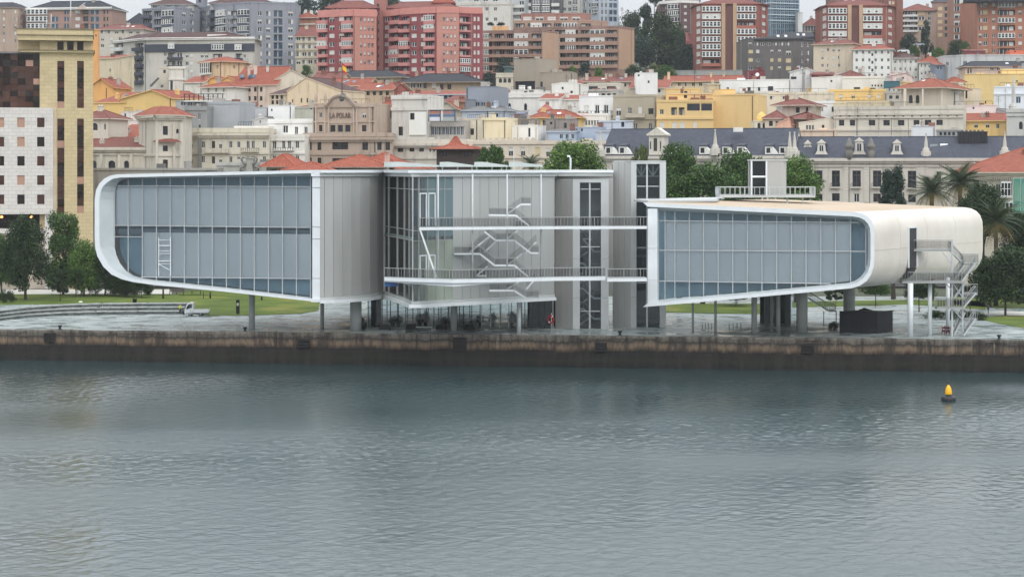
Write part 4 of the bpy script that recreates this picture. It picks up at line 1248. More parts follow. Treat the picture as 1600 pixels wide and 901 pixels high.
# bank of rough grass on the hill slope
mb=MB();pts=[]
for i in range(13):
    for j in range(5):
        px=955+i*12;Y=770+j*30
        mb.v.append((XP(px,Y),Y,ground(Y)+.8+.8*math.sin(i*1.7+j)))
for i in range(12):
    for j in range(4):
        a=i*5+j;mb.f.append((a,a+5,a+6,a+1));mb.m.append(0)
mb.build('grass_bank',mat('rough_bank',c(66,80,56),.95,0,.4,.25),kind='structure')
# palms
FROND=mat('palm_frond',c(58,74,38),.55,0,.3,1.0)
FRONDD=mat('palm_frond_dry',c(128,112,62),.7,0,.25,1.0)
def frond_mesh(mt):
    mb=MB();N=16
    def sp(t): return Vector((t,0,.42*t-.72*t*t))
    mb.tube([tuple(sp(k/6)) for k in range(7)],[.012-.0015*k for k in range(7)],4,cap=False)
    for k in range(2,N+1):
        t=k/N;p=sp(t);L=.30*math.sin(math.pi*min(1,.15+t*.8))+.04
        for s_ in (-1,1):
            tip=p+Vector((.16,s_*L*.8,-.14*L/.3+.05));w_=.022
            mb.poly([tuple(p-Vector((w_,0,0))),tuple(p+Vector((w_,0,0))),tuple(tip)])
    o=mb.build('frond',mt);me=o.data;bpy.data.objects.remove(o);return me
FM,FMD=frond_mesh(FROND),frond_mesh(FRONDD)
def palm(label,px,pyt,Y,size,zb=PZ,n=44):
    """pyt: row of the crown's centre"""
    x=XP(px,Y);zc_=ZP(pyt,Y)
    t=thing('palm_tree',label,'palm',(x,Y,zb),'palms by the pale long facade')
    mb=MB();H=zc_-zb
    mb.tube([(x,Y,zb),(x+.1,Y,zb+H*.4),(x,Y,zb+H*.9),(x,Y,zc_)],[.42,.36,.40,.55],10)
    mb.build('trunk',mat('palm_trunk',c(92,78,62),.95,0,.4,6),t)
    r_=random.Random(px)
    for k in range(n):
        a=k*2.39996;e=lerp(1.2,-.75,(k/n) ** .9)
        o=inst(FM if k < n*.8 else FMD,'frond',t,(x,Y,zc_),0,(size*r_.uniform(.85,1.1),)*3)
        o.rotation_euler=(r_.uniform(-.3,.3),-e,a)
    return t
palm('palm in front of the pale facade right of the conifer',1456,300,362,4.6)
palm('taller palm next to the red roofed corner house',1500,288,372,4.9)
palm('palm rising behind the end of the cream shell',1556,346,346,5.0)
palm('low palm peeping over the glass roof sheets',830,258,378,2.9,n=30)

# ------------------------------------------------------------------ park and quay furniture
STONE=mat('step_stone',c(142,146,144),.8,0,.4,1.2)
st=thing('seating_steps','curved three tier stone seating steps at the lawn edge','steps',gp(150,490))
# each tier: photo rows of its front foot at several columns, traced on the plaza as an arc in plan
ctrl=[(-40,506),(0,501),(40,496.5),(90,493.2),(150,491.3),(220,490.6),(288,490.4)]
rs=random.Random(11)
for tier in range(3):
    base=[gp(x,y) for x,y in ctrl]
    pts=[(p[0],p[1]+tier*2.6) for p in base]
    # walk along the curve placing blocks
    seg=[];
    for a,b2 in zip(pts,pts[1:]):
        for k in range(12): seg.append((lerp(a[0],b2[0],k/12),lerp(a[1],b2[1],k/12)))
    seg.append(pts[-1])
    z0,z1=PZ+.02,PZ+.46*(tier+1)
    i=0
    while i < len(seg)-1:
        j=min(len(seg)-1,i+rs.choice((2,3,3,4)))
        F=Fr(seg[i],seg[j]);g_=.03
        mb=MB();mb.box(F,g_,F.L-g_,rs.uniform(-.04,.04),2.62,z0,z1+rs.uniform(-.03,.02)-.11)
        mb.build('riser_block',mat('riser_stone',c(112,116,114),.85,0,.45,1.0),st)
        mb=MB();mb.box(F,g_,F.L-g_,-.10+rs.uniform(-.03,.03),2.60,z1-.105,z1+rs.uniform(0,.02))
        mb.build('step_slab',STONE,st)
        i=j
# litter bin on the lawn
p=gp(210.5,473.5)
bn=thing('litter_bin','small dark litter bin alone on the lawn behind the steps','bin',p)
mb=MB();mb.lathe(p,[(.34,0),(.40,.7),(.42,.72),(.42,.8),(.36,.82)],14);mb.build('body',BLACK,bn)
mb=MB();mb.tube([(p[0]-.3,p[1],p[2]+.8),(p[0]-.3,p[1],p[2]+1.25)],.04,6);mb.build('post',BLACK,bn)
# bollards on the quay
for px,lb in ((91,'black mooring bollard on the quay near the stone steps'),(381,'black mooring bollard beside the first round column'),(968,'black mooring bollard in front of the glass stair towers'),(1562,'black mooring bollard right of the white stair tower')):
    u=QF.uz(px,517)[0];p=QF.w(u,.7,PZ+.06)
    t=thing('mooring_bollard',lb,'bollard',p,'mooring bollards along the quay')
    mb=MB();mb.lathe(p,[(.30,0),(.30,.06),(.20,.1),(.19,.42),(.30,.5),(.34,.58),(.30,.66),(.12,.7)],14);mb.build('post',BLACK,t)
    mb=MB();mb.box(Fr((p[0]-.4,p[1]),(p[0]+.4,p[1])),0,.8,-.35,.35,p[2]-.02,p[2]+.04);mb.build('base_plate',BLACK,t)
# fenders hung on the quay face
for px,y0,y1,w_,lb in ((475,529,543,18,'dark rubber fender on the quay below the sloping glazed wing'),(719,527,548,19,'widest black recessed fender below the restaurant'),(939,535,549,17,'dark fender on the quay below the stair towers'),(1262,537,551,19,'black fender on the quay below the hall columns'),(78,520,534,16,'dark stained fender at the quay near the stone steps')):
    a,b2=QF.uz(px-w_/2,y1),QF.uz(px+w_/2,y0)
    t=thing('quay_fender',lb,'fender',QF.w((a[0]+b2[0])/2,-.2,a[1]),'rubber fenders along the quay')
    n_=3
    for k in range(n_):
        z0=lerp(a[1],b2[1],k/n_)+.03;z1=lerp(a[1],b2[1],(k+1)/n_)-.03
        mb=MB();L_=b2[0]-a[0]
        mb.prism(QF,[(a[0],z0),(b2[0],z0),(b2[0],z1),(a[0],z1)],-.42,.03);mb.build('rubber_block',RUBBER,t)
    mb=MB();mb.box(QF,a[0]-.08,a[0]-.003,-.2,.03,a[1],b2[1]);mb.box(QF,b2[0]+.003,b2[0]+.08,-.2,.03,a[1],b2[1]);mb.build('bracket',mat('rust',c(60,44,36),.8),t)
# life buoy on the pavilion
p=P(860.5,498.5,297.4)
lb_=thing('life_buoy','red ring buoy on a post by the pavilion end','life buoy',(p[0],p[1],PZ))
mb=MB();mb.tube([(p[0]+.42*math.sin(a) ,p[1],p[2]+.55*math.cos(a)) for a in [k*6.2832/20 for k in range(21)]],.13,8,cap=False);mb.build('ring',mat('buoy_red',c(190,40,44),.5),lb_)
mb=MB();mb.tube([(p[0]+.1,p[1]+.2,PZ),(p[0]+.1,p[1]+.2,p[2]+.9)],.05,8);mb.build('post',WHITE,lb_)
mb=MB();mb.tube([(p[0]+.42*math.sin(a),p[1],p[2]+.55*math.cos(a)) for a in (.5,.9)],.14,8);mb.tube([(p[0]+.42*math.sin(a),p[1],p[2]+.55*math.cos(a)) for a in (3.6,4.0)],.14,8);mb.build('band',WHITE,lb_)
# totem sign with its white mark
p=gp(371.5,490.8)
tt=thing('totem_sign','black totem sign with a round white mark on the lawn edge','sign',p)
F=Fr((p[0]-.28,p[1]),(p[0]+.28,p[1]))
mb=MB();mb.box(F,0,.56,0,.14,PZ,PZ+2.35);mb.build('panel',BLACK,tt)
mb=MB()
pts=[(.28+.22*math.cos(a)*(1 if a < 4.2 else .8),PZ+1.62+.27*math.sin(a)) for a in [k*6.2832/16 for k in range(16)]]
mb.prism(F,pts,-.012,-.002);mb.build('mark',mat('print_white',c(225,228,215),.6),tt)
mb=MB();mb.prism(F,[(.2,PZ+1.62),(.33,PZ+1.5),(.42,PZ+1.76),(.34,PZ+1.64)],-.02,-.013);mb.box(F,.26,.31,-.012,-.002,PZ+2.15,PZ+2.3);mb.box(F,.2,.36,-.012,-.002,PZ+.3,PZ+.4);mb.build('mark',BLACK,tt)
# lawn posts and benches along the far path
for px,pyb,pyt,lb in ((255,466.5,450,'thick short wooden post near the benches on the lawn'),(328.5,466.5,456,'dark wooden post above the white truck on the lawn'),(318,466.5,455,'thin dark post beside the café tables'),(409,469,462,'dark stump post right of the round column')):
    p=gp(px,pyb);t=thing('lawn_post',lb,'post',p)
    mb=MB();h=(pyb-pyt)*p[1]/FPX;mb.tube([p,(p[0],p[1],p[2]+h*.9),(p[0],p[1],p[2]+h)],[.17,.16,.10] if px != 318 else [.06,.06,.05],8);mb.build('shaft',mat('dark_wood',c(58,54,48),.9,0,.3,4),t)
WOODB=mat('bench_wood',c(80,70,66),.8,0,.2,3)
for px,lb in ((275.5,'dark slatted park bench behind the white truck'),):
    p=gp(px,460.5);t=thing('park_bench',lb,'bench',p)
    F=Fr((p[0]-1.4,p[1]),(p[0]+1.4,p[1]))
    for k in range(3):
        mb=MB();mb.box(F,0,2.8,.1+k*.17,.24+k*.17,PZ+.48,PZ+.54);mb.build('seat_slat',WOODB,t)
    for k in range(3):
        mb=MB();mb.box(F,0,2.8,.62+k*.03,.66+k*.03,PZ+.62+k*.2,PZ+.78+k*.2);mb.build('back_slat',WOODB,t)
    for u in (.1,1.4,2.7):
        mb=MB();mb.box(F,u-.04,u+.04,.15,.6,PZ,PZ+.476);mb.build('leg',BLACK,t)
    mb=MB();mb.box(F,.06,.12,.69,.74,PZ+.3,PZ+1.2);mb.box(F,2.66,2.72,.69,.74,PZ+.3,PZ+1.2);mb.build('back_post',BLACK,t)
for px,lb in ((306,'bare wooden picnic table behind the white truck'),):
    p=gp(px,460.5);t=thing('picnic_table',lb,'table',p)
    F=Fr((p[0]-1.1,p[1]),(p[0]+1.1,p[1]))
    for k in range(4):
        mb=MB();mb.box(F,0,2.2,k*.2,k*.2+.18,PZ+.72,PZ+.78);mb.build('plank',WOODB,t)
    for u in (.3,1.9):
        mb=MB();mb.bar(F.w(u,-.2,PZ),F.w(u,.5,PZ+.72),.08);mb.bar(F.w(u,1,PZ),F.w(u,.3,PZ+.72),.08);mb.build('leg',WOODB,t)
# ring of white stone
for px,py in ((126,472.6),):
    p=gp(px,py);mb=MB();mb.lathe((p[0],p[1],p[2]-.04),[(.35,0),(.4,.12),(.28,.26),(.05,.32)],10);tag(mb.build('marker_stone',mat('white_stone',c(222,222,216),.8)),'small white marker stone lying on the lawn','stone')

# ------------------------------------------------------------------ figures
def skinned(name,verts,edges,radii,mt,parent,sub=2,root=0):
    me=bpy.data.meshes.new(name);me.from_pydata(verts,edges,[]);me.update()
    o=bpy.data.objects.new(name,me);COL.objects.link(o)
    o.location=(0,0,0);o.parent=parent
    me.materials.append(mt)
    bm=bmesh.new();bm.from_mesh(me);lay=bm.verts.layers.skin.verify()
    for k,v in enumerate(bm.verts):
        r=radii[k];v[lay].radius=r if isinstance(r,tuple) else (r,r);v[lay].use_root=(k == root)
    bm.to_mesh(me);bm.free()
    s=o.modifiers.new('skin','SKIN');s.use_smooth_shade=True
    d=o.modifiers.new('sub','SUBSURF');d.levels=sub;d.render_levels=sub
    return o
SKIN=mat('skin',c(196,150,124),.6)
HAIR=mat('hair',c(40,32,28),.8)
def person(label,loc,face,top_m,leg_m,shoe_m,swing=0.12,hold=False,hat=None):
    t=thing('person',label,'person',loc);t.rotation_euler=(0,0,face)
    s=swing
    V=[(0,0,.95),(0,-.01,1.12),(0,-.01,1.30),(0,0,1.43),(0,0,1.52),(0,-.015,1.60),(0,-.01,1.68),(0,0,1.74),
         (.17,0,1.40),(.22,s*.6,1.13),(.23,-.12 if hold else s*.4-.06,.92),(.23,-.2 if hold else s*.4-.09,.84),
         (-.17,0,1.40),(-.22,-s*.6,1.13),(-.22,-s*.8-.06,.9),(-.22,-s*.8-.09,.82),
         (.09,0,.88),(.10,-s,.50),(.10,-s*.9+.04,.09),(.11,-s*.9-.1,.04),
         (-.09,0,.88),(-.10,s,.50),(-.10,s*1.1+.04,.09),(-.11,s*1.1-.1,.04)]
    E=[(0,1),(1,2),(2,3),(3,4),(4,5),(5,6),(6,7),(3,8),(8,9),(9,10),(10,11),(3,12),(12,13),(13,14),(14,15),
         (0,16),(16,17),(17,18),(18,19),(0,20),(20,21),(21,22),(22,23)]
    Rr=[(.15,.10),(.14,.095),(.16,.11),(.10,.08),.055,(.075,.09),(.08,.10),.055,.065,.048,.035,.04,.065,.048,.035,.04,
          .09,.065,.045,.04,.09,.065,.045,.04]
    skinned('body',V,E,Rr,SKIN,t)
    # fingers: five short chains on each hand
    for hx,h in ((.23,11),(-.22,15)):
        p=V[h];fv,fe,fr=[(p[0],p[1],p[2]+.02)],[],[.02]
        for k in range(5):
            o_=(k-2)*.016;i0=len(fv)
            tip=-.085+abs(k-2)*.012
            fv += [(p[0],p[1]+o_,p[2]-.02),(p[0]-.01*(1 if hx > 0 else -1),p[1]+o_*1.15-(.025 if k == 0 else 0),p[2]+(tip*.6 if k else -.03)),(p[0]-.02*(1 if hx > 0 else -1),p[1]+o_*1.2-(.03 if k == 0 else 0),p[2]+(tip if k else -.05))]
            fe += [(0,i0),(i0,i0+1),(i0+1,i0+2)];fr += [.011,.009,.007]
        skinned('hand',fv,fe,fr,SKIN,t,1)
    # clothes over the body
    jv=[V[k] for k in (0,1,2,3,8,9,10,12,13,14)]
    skinned('jacket',jv,[(0,1),(1,2),(2,3),(3,4),(4,5),(5,6),(3,7),(7,8),(8,9)],[(.18,.13),(.175,.13),(.19,.14),(.10,.085),.085,.066,.052,.085,.066,.052],top_m,t)
    tv=[V[k] for k in (0,16,17,18,20,21,22)]
    skinned('trousers',tv,[(0,1),(1,2),(2,3),(0,4),(4,5),(5,6)],[(.165,.12),.108,.08,.06,.108,.08,.06],leg_m,t)
    for a,b2 in ((18,19),(22,23)):
        skinned('shoe',[V[a],V[b2]],[(0,1)],[.058,.05],shoe_m,t,1)
    skinned('hair' if not hat else 'cap',[(0,.025,1.66),(0,.02,1.72),(0,.0,1.755)],[(0,1),(1,2)],[.075,.088,.06],hat or HAIR,t,1)
    # face: brow, nose, mouth and ears
    mb=MB()
    W_=lambda x,y,z: (x,y,z)
    o=skinned('nose',[(0,-.105,1.64),(0,-.122,1.615)],[(0,1)],[.010,.014],SKIN,t,1)
    for sx_ in (-1,1):
        skinned('ear',[(sx_*.078,0,1.66),(sx_*.082,.005,1.615)],[(0,1)],[.016,.013],SKIN,t,1)
        skinned('eye',[(sx_*.032,-.098,1.655),(sx_*.036,-.098,1.655)],[(0,1)],[.010,.010],HAIR,t,1)
    skinned('mouth',[(-.022,-.098,1.578),(.022,-.098,1.578)],[(0,1)],[.007,.007],mat('lips',c(150,90,84),.6),t,1)
    return t
person('worker in a yellow high visibility jacket standing before the white truck',gp(281.5,491.2),R(60),mat('hi_vis',c(214,232,40),.7),mat('work_trousers',c(38,42,50),.8),mat('white_shoe',c(210,210,206),.7),.05,True)
person('figure in dark clothes walking on the pale path by the trees',gp(128,461.5),R(10),mat('dark_coat',c(34,34,38),.8),mat('dark_jeans',c(30,32,40),.8),BLACK,.14)
person('person in a grey top walking behind the white stair tower',gp(1544,490),R(-50),mat('grey_top',c(120,122,128),.8),mat('dark_jeans',c(30,32,40),.8),BLACK,.14)

# ------------------------------------------------------------------ little flatbed truck, cab to the left
p=gp(307,493);Yt=p[1]
tr=thing('flatbed_truck','small white electric flatbed truck parked by the stone steps','truck',p)
PAINT=mat('truck_white',c(242,243,243),.3,0,0,1,coat=.4)
TG=mat('truck_glass',c(40,52,58),.08)
F=Fr((XP(289.5,Yt),Yt-.8),(XP(327,Yt),Yt-.8));L=F.L;Wd=1.6
k_=L/37.5
def tp(px,py): return ((px-289.5)*k_,ZP(py,Yt) )
cab=[tp(289.6,489.2),tp(302.5,489.2),tp(302.5,472.5),tp(298.5,471.8),tp(294.2,473),tp(291,478.5),tp(289.6,484)]
mb=MB();mb.prism(F,cab,0,Wd);mb.build('cab',PAINT,tr)
win=[tp(292.3,483.2),tp(297.8,481),tp(301,480.2),tp(301,474.4),tp(298.2,474.2),tp(295.4,475.2),tp(292.9,479)]
for d0,d1 in ((-.015,.01),(Wd-.01,Wd+.015)):
    mb=MB();mb.prism(F,win,d0,d1);mb.build('window',TG,tr)
a,b2=tp(291.0,478.5),tp(294.2,473.0)
mb=MB();mb.hexa([F.w(a[0]-.03,.12,a[1]),F.w(a[0]+.02,.12,a[1]),F.w(a[0]+.02,Wd-.12,a[1]),F.w(a[0]-.03,Wd-.12,a[1])],[F.w(b2[0]-.03,.12,b2[1]),F.w(b2[0]+.02,.12,b2[1]),F.w(b2[0]+.02,Wd-.12,b2[1]),F.w(b2[0]-.03,Wd-.12,b2[1])]);mb.build('windscreen',TG,tr)
mb=MB();mb.box(F,*[tp(292,0)[0],tp(302,0)[0]],-.022,-.004,ZP(488.6,Yt),ZP(488,Yt));mb.box(F,tp(298.5,0)[0],tp(298.8,0)[0],-.022,-.004,ZP(488,Yt),ZP(474,Yt));mb.build('door_seam',mat('seam',c(120,124,126),.6),tr)
mb=MB();mb.box(F,tp(290,0)[0],tp(326.5,0)[0],.1,Wd-.1,ZP(489.8,Yt),ZP(488.2,Yt)-.003);mb.build('chassis',BLACK,tr)
bz=ZP(486.2,Yt)
for nm,u0,u1,d0,d1,z0,z1 in (('load_bed',tp(303,0)[0],L,0,Wd,ZP(487.8,Yt),bz),('side_board',tp(303,0)[0],L,-.03,-.003,bz-.18,bz+.34),('side_board',tp(303,0)[0],L,Wd-.05,Wd,bz+.003,bz+.32),('tail_board',L-.05,L,.053,Wd-.053,bz+.003,bz+.30)):
    mb=MB();mb.box(F,u0,u1,d0,d1,z0,z1);mb.build(nm,PAINT if nm != 'load_bed' else mat('bed_grey',c(150,152,150),.6),tr)
mb=MB();u=tp(304,0)[0]
for d in (.1,Wd-.1): mb.bar(F.w(u,d,bz),F.w(u,d,ZP(472,Yt)),.06)
mb.bar(F.w(u,.1,ZP(472,Yt)),F.w(u,Wd-.1,ZP(472,Yt)),.06);mb.bar(F.w(u,.1,ZP(478,Yt)),F.w(u,Wd-.1,ZP(478,Yt)),.05);mb.build('headboard',STEEL,tr)
TY,RM=mat('tyre',c(24,24,25),.85),mat('rim',c(150,152,154),.4,.6)
for px in (298.3,314.3):
    for d in (.02,Wd-.22):
        u=tp(px,0)[0];zc_=PZ+.30
        ca=F.w(u,d,zc_);cb=F.w(u,d+.2,zc_)
        mb=MB();mb.tube([ca,cb],.30,18,smooth=False);wh=mb.build('wheel',TY,tr)
        mb=MB();mb.tube([F.w(u,d-.012,zc_),F.w(u,d+.212,zc_)],.17,14,smooth=False);mb.build('rim',RM,wh)
for d in (.12,Wd-.3):
    mb=MB();mb.box(F,-.02,.01,d,d+.2,ZP(486,Yt),ZP(484.5,Yt));mb.build('headlight',mat('lamp_glass',c(210,214,216),.15),tr)
    mb=MB();mb.box(F,L+.002,L+.03,d,d+.16,ZP(487.6,Yt),ZP(486.4,Yt));mb.build('tail_light',mat('tail_red',c(150,30,30),.3),tr)
mb=MB();mb.bar(F.w(.15,-.2,ZP(479,Yt)),F.w(.15,0,ZP(479,Yt)),.04);mb.box(F,.1,.2,-.3,-.18,ZP(480.5,Yt),ZP(478,Yt));mb.build('mirror',BLACK,tr)
# hand cart beside the truck
p=gp(287.2,491.5);ct=thing('tool_cart','low dark tool cart between the worker and truck','cart',p)
F=Fr((p[0]-.35,p[1]),(p[0]+.35,p[1]))
mb=MB();mb.hexa([F.w(.1,0,PZ+.25),F.w(.6,0,PZ+.25),F.w(.6,.5,PZ+.25),F.w(.1,.5,PZ+.25)],[F.w(0,-.05,PZ+.7),F.w(.7,-.05,PZ+.7),F.w(.7,.55,PZ+.7),F.w(0,.55,PZ+.7)]);mb.build('tub',mat('cart_grey',c(70,76,82),.6),ct)
mb=MB();mb.bar(F.w(.05,.1,PZ+.7),F.w(-.1,.1,PZ+1.0),.04);mb.bar(F.w(.05,.45,PZ+.7),F.w(-.1,.45,PZ+1.0),.04);mb.build('handle',BLACK,ct)
mb=MB();mb.tube([F.w(.35,-.02,PZ+.2),F.w(.35,.04,PZ+.2)],.2,12);mb.build('wheel',TY,ct)

# ------------------------------------------------------------------ black cube shelter and what is under the hall
pb=gp(1370,521)
F=frpx(1311.5,pb[1]+1.5,1371,pb[1])
ck=thing('black_kiosk','matt black box kiosk standing under the cream hall','kiosk',(pb[0],pb[1],PZ))
zt_=ZP(487,pb[1])
NAVY=mat('matt_navy_black',c(14,15,21),.7)
nP=4
for k in range(nP):
    mb=MB();mb.box(F,F.L*k/nP+.01,F.L*(k+1)/nP-.01,0,.1,PZ,zt_);mb.build('wall_panel',NAVY,ck)
G=Fr(F.w(F.L,.0,0)[:2],(XP(1395,pb[1]+3.4),pb[1]+3.4))
for k in range(2):
    mb=MB();mb.box(G,G.L*k/2+.01,G.L*(k+1)/2-.01,.002,.1,PZ,zt_);mb.build('wall_panel',NAVY,ck)
mb=MB();a,b2,c2_=F.w(0,.12,zt_-.1),F.w(F.L,.12,zt_-.1),G.w(G.L-.02,.12,zt_-.1);d2=(a[0]+c2_[0]-b2[0],a[1]+c2_[1]-b2[1],zt_-.1)
mb.hexa([p_[:2]+(PZ+.01,) for p_ in (a,b2,c2_,d2)],[a,b2,c2_,d2]);mb.build('roof',NAVY,ck)
# dark rolled awning leaning behind it
mb=MB();mb.tube([P(1336,489,300),P(1350,484.5,300.2),P(1374,490,300.5)],[.25,.4,.2],8)
tag(mb.build('leaning_tarpaulin',mat('dark_tarp',c(38,40,40),.8,0,.4,2)),'dark bundled tarpaulin heaped behind the black box kiosk','tarpaulin')
bush('dark planting at the left foot of the black box kiosk',1303,514,498,20,None,'dark')
# benches and rails on the plaza under the hall
for px0,px1,lb in ((1098,1112,'low steel rail rack between thin columns under the hall'),(1140,1158,'second steel rail rack left of the pale column')):
    a,b2=gp(px0,514.5),gp(px1,514.5)
    t=thing('cycle_rack',lb,'rack',a,'steel racks under the hall')
    for k in range(4):
        x=lerp(a[0],b2[0],k/3);mb=MB();mb.tube([(x,a[1],PZ),(x,a[1],PZ+.8),(x,a[1]+.15,PZ+.95),(x,a[1]+.55,PZ+.95),(x,a[1]+.7,PZ+.8),(x,a[1]+.7,PZ)],.035,6);mb.build('hoop',STEEL,t)
# core under the hall: lift shaft and stair
t=thing('entrance_core','grey panelled entrance core between the hall columns','building',gp(1200,512))
F=frpx(1194,302,1243,302)
for k in range(6):
    mb=MB();mb.box(F,F.L*k/6+.02,F.L*(k+1)/6-.02,0,.2,PZ,11.2)
    mb.build('glass_pane' if k % 2 else 'cladding_panel',PANED if k % 2 else mat('core_dark',c(96,100,100),.6),t)
mb=MB();mb.box(F,0,F.L,5,5.2,PZ,11.2);mb.build('rear_wall',DARK,t)
es2=thing('exterior_stair','sloping steel stair under the hall beside the pale round column','stair',gp(1285,508))
stair(es2,1264,466,1296,486,306,1.6);stair(es2,1296,486,1306,486,306,1.6,name='landing')
for x in (1287,1306.5):
    mb=MB();p=P(x,0,306);mb.tube([(p[0],p[1]-.05,PZ),(p[0],p[1]-.05,ZP(486,306))],.08,6);mb.build('post',STEEL,es2)
# chairs stacked by the stair tower
p=gp(1478,522)
for k,(dx,dy) in enumerate(((-.9,0),(-.3,.3),(.3,0),(.8,.4))):
    q=(p[0]+dx,p[1]+dy,PZ)
    t=thing('stacked_chairs',('cream','dark red','red','pale')[k]+' folding chairs leaning by the white stair tower foot','chairs',q,'chairs by the stair tower')
    for j in range(3):
        mb=MB();yy=q[1]+j*.12;m_=mat('chair_red',c(96,34,40),.6) if k in (1,2) else mat('chair_cream',c(196,190,178),.6)
        mb.bar((q[0]-.22,yy,PZ),(q[0]-.22+.2*math.sin(j+k),yy+.1,PZ+1.05+.1*j),.05);mb.bar((q[0]+.22,yy,PZ),(q[0]+.22+.2*math.sin(j+k),yy+.1,PZ+1.05+.1*j),.05)
        mb.bar((q[0]-.2,yy,PZ+.45),(q[0]+.2,yy,PZ+.45),.05,.3);mb.bar((q[0]-.15,yy+.08,PZ+.9),(q[0]+.25,yy+.08,PZ+.9),.04,.25)
        mb.build('chair_frame',m_,t)
# terrace furniture and planter at the pavilion
p=gp(566,514.5);pl_=thing('planter','black round planter with spiky plant beside the thick column','planter',p)
mb=MB();mb.lathe(p,[(.5,0),(.68,.4),(.7,.9),(.6,1.0)],14);mb.build('pot',BLACK,pl_)
for k in range(16):
    o=inst(FM,'leaf',pl_,(p[0],p[1],p[2]+.95),0,(1.1,1.1,1.1));o.rotation_euler=(0,-1.25+.5*(k % 3),k*2.4)
for px,lb in ((601,'dark lounge sofa behind the glass beside the planter'),(643,'dark sofa under the pavilion glass before the pale table'),(690,'dark sofa left of the concrete column'),(733,'dark sofa right of the concrete column')):
    p=gp(px,515.5);t=thing('lounge_sofa',lb,'sofa',p,'sofas along the pavilion')
    F=Fr((p[0]-.85,p[1]-.3),(p[0]+.85,p[1]-.3));S_=mat('sofa_black',c(24,24,26),.8)
    for nm,q in (('seat',(0.14,1.56,0,.62,.12,.42)),('backrest',(.14,1.56,.623,.8,.12,.85)),('armrest',(0,.137,0,.8,.12,.6)),('armrest',(1.563,1.7,0,.8,.12,.6))):
        mb=MB();mb.box(F,q[0],q[1],q[2],q[3],PZ+q[4],PZ+q[5]);mb.build(nm,S_,t)
    mb=MB()
    for u in (.08,1.62):
        for d in (.08,.72): mb.box(F,u-.03,u+.03,d-.03,d+.03,PZ,PZ+.117)
    mb.build('leg',S_,t)
p=gp(663,519);t=thing('terrace_table','long low white topped table at the quay before the pavilion','table',p)
F=Fr((p[0]-1.2,p[1]),(p[0]+1.2,p[1]));mb=MB();mb.box(F,0,2.4,0,.9,PZ+.72,PZ+.77);mb.build('tabletop',WHITE,t)
for u in (.3,2.1):
    mb=MB();mb.box(F,u-.05,u+.05,.4,.5,PZ,PZ+.717);mb.build('leg',BLACK,t)
for k,px in enumerate((612,621,655,664,694,750,770,800)):
    p=gp(px,511);t=thing('indoor_plant',('broad','tall','low','spreading','thin','bushy','leaning','small')[k]+' dark potted plant behind the pavilion glass','plant',(p[0],p[1]+2.5,PZ),'plants in the pavilion')
    mb=MB();mb.lathe((p[0],p[1]+2.5,PZ),[(.25,0),(.32,.5),(.25,.52)],10);mb.build('pot',BLACK,t)
    inst(crown('bush',k % 3,'dark'),'foliage',t,(p[0],p[1]+2.5,PZ+.5),k,(1.4+.3*(k % 3),1.4,1.2+.4*(k % 4)))
# channel buoy
Yb=(CH-WZ)*FPX/(626-HOR);xb=XP(1482,Yb);s_=Yb/FPX
by=thing('channel_buoy','yellow domed channel buoy on a black float','buoy',(xb,Yb,WZ))
mb=MB();mb.lathe((xb,Yb,WZ-.5),[(.3,0),(.80,.3),(.88,.5),(.88,.95),(.80,1.02),(.45,1.08),(.40,1.3)],24);mb.build('float',BLACK,by)
mb=MB();mb.lathe((xb,Yb,WZ+.8),[(.40,0),(.42,.08),(.40,.4),(.34,.7),(.24,.95),(.1,1.14),(.02,1.18)],24);mb.build('dome',mat('buoy_yellow',c(240,180,10),.45,0,.06,2),by)
mb=MB();mb.tube([(xb,Yb,WZ+1.95),(xb,Yb,WZ+2.9)],.03,6);mb.build('topmark_rod',BLACK,by)
for z in (2.35,2.8):
    mb=MB();mb.lathe((xb,Yb,WZ+z-.12),[(.02,0),(.10,.06),(.12,.12),(.10,.18),(.02,.24)],12);mb.build('topmark',BLACK,by)
# ------------------------------------------------------------------ the town: building kit
TERRA=tile_mat('tile_terracotta',c(158,90,70),c(126,71,58))
TERRB=tile_mat('tile_terracotta_old',c(134,83,73),c(106,67,62))
TERRO=tile_mat('tile_terracotta_orange',c(172,96,74),c(148,80,63),2.2,.8)
SLATE=tile_mat('slate',c(74,77,87),c(58,61,71),3,.25)
SLATED=tile_mat('slate_dark',c(56,57,63),c(44,45,50),3,.25)
BROWNT=tile_mat('tile_brown',c(96,72,69),c(76,58,57),2.4)
FLATG=mat('flat_roof_grey',c(112,110,107),.9,0,.25,.4)
ROOFS=dict(terra=TERRA,old=TERRB,orange=TERRO,slate=SLATE,dslate=SLATED,brown=BROWNT,flat=FLATG)
GLASSD=mat('window_glass',c(42,47,54),.12,0,.5,.9,spec=.6)
GLASSB=mat('window_glass_blue',c(64,84,104),.12,0,.4,.6,spec=.6)
FRAMEW=mat('window_frame_white',c(216,216,212),.5)
FRAMEB=mat('window_frame_dark',c(66,58,54),.6)
SHUT=mat('shutter_white',c(208,206,200),.7,0,.08,.7)
SHUTC=mat('shutter_cream',c(202,184,146),.7,0,.08,.7)
WIRON=mat('black_iron',c(40,40,42),.6)
CHIMW=mat('chimney_pale',c(172,166,158),.9,0,.25,1)
CHIMB=mat('chimney_brick',c(134,92,78),.9,0,.25,1)
NOROOF=('lower brown flats with broad tan brick end wall',)
DARKR=mat('dark_room',c(50,46,48),.8)
UNIT=Fr((0,0),(1,0))
PROTO={}
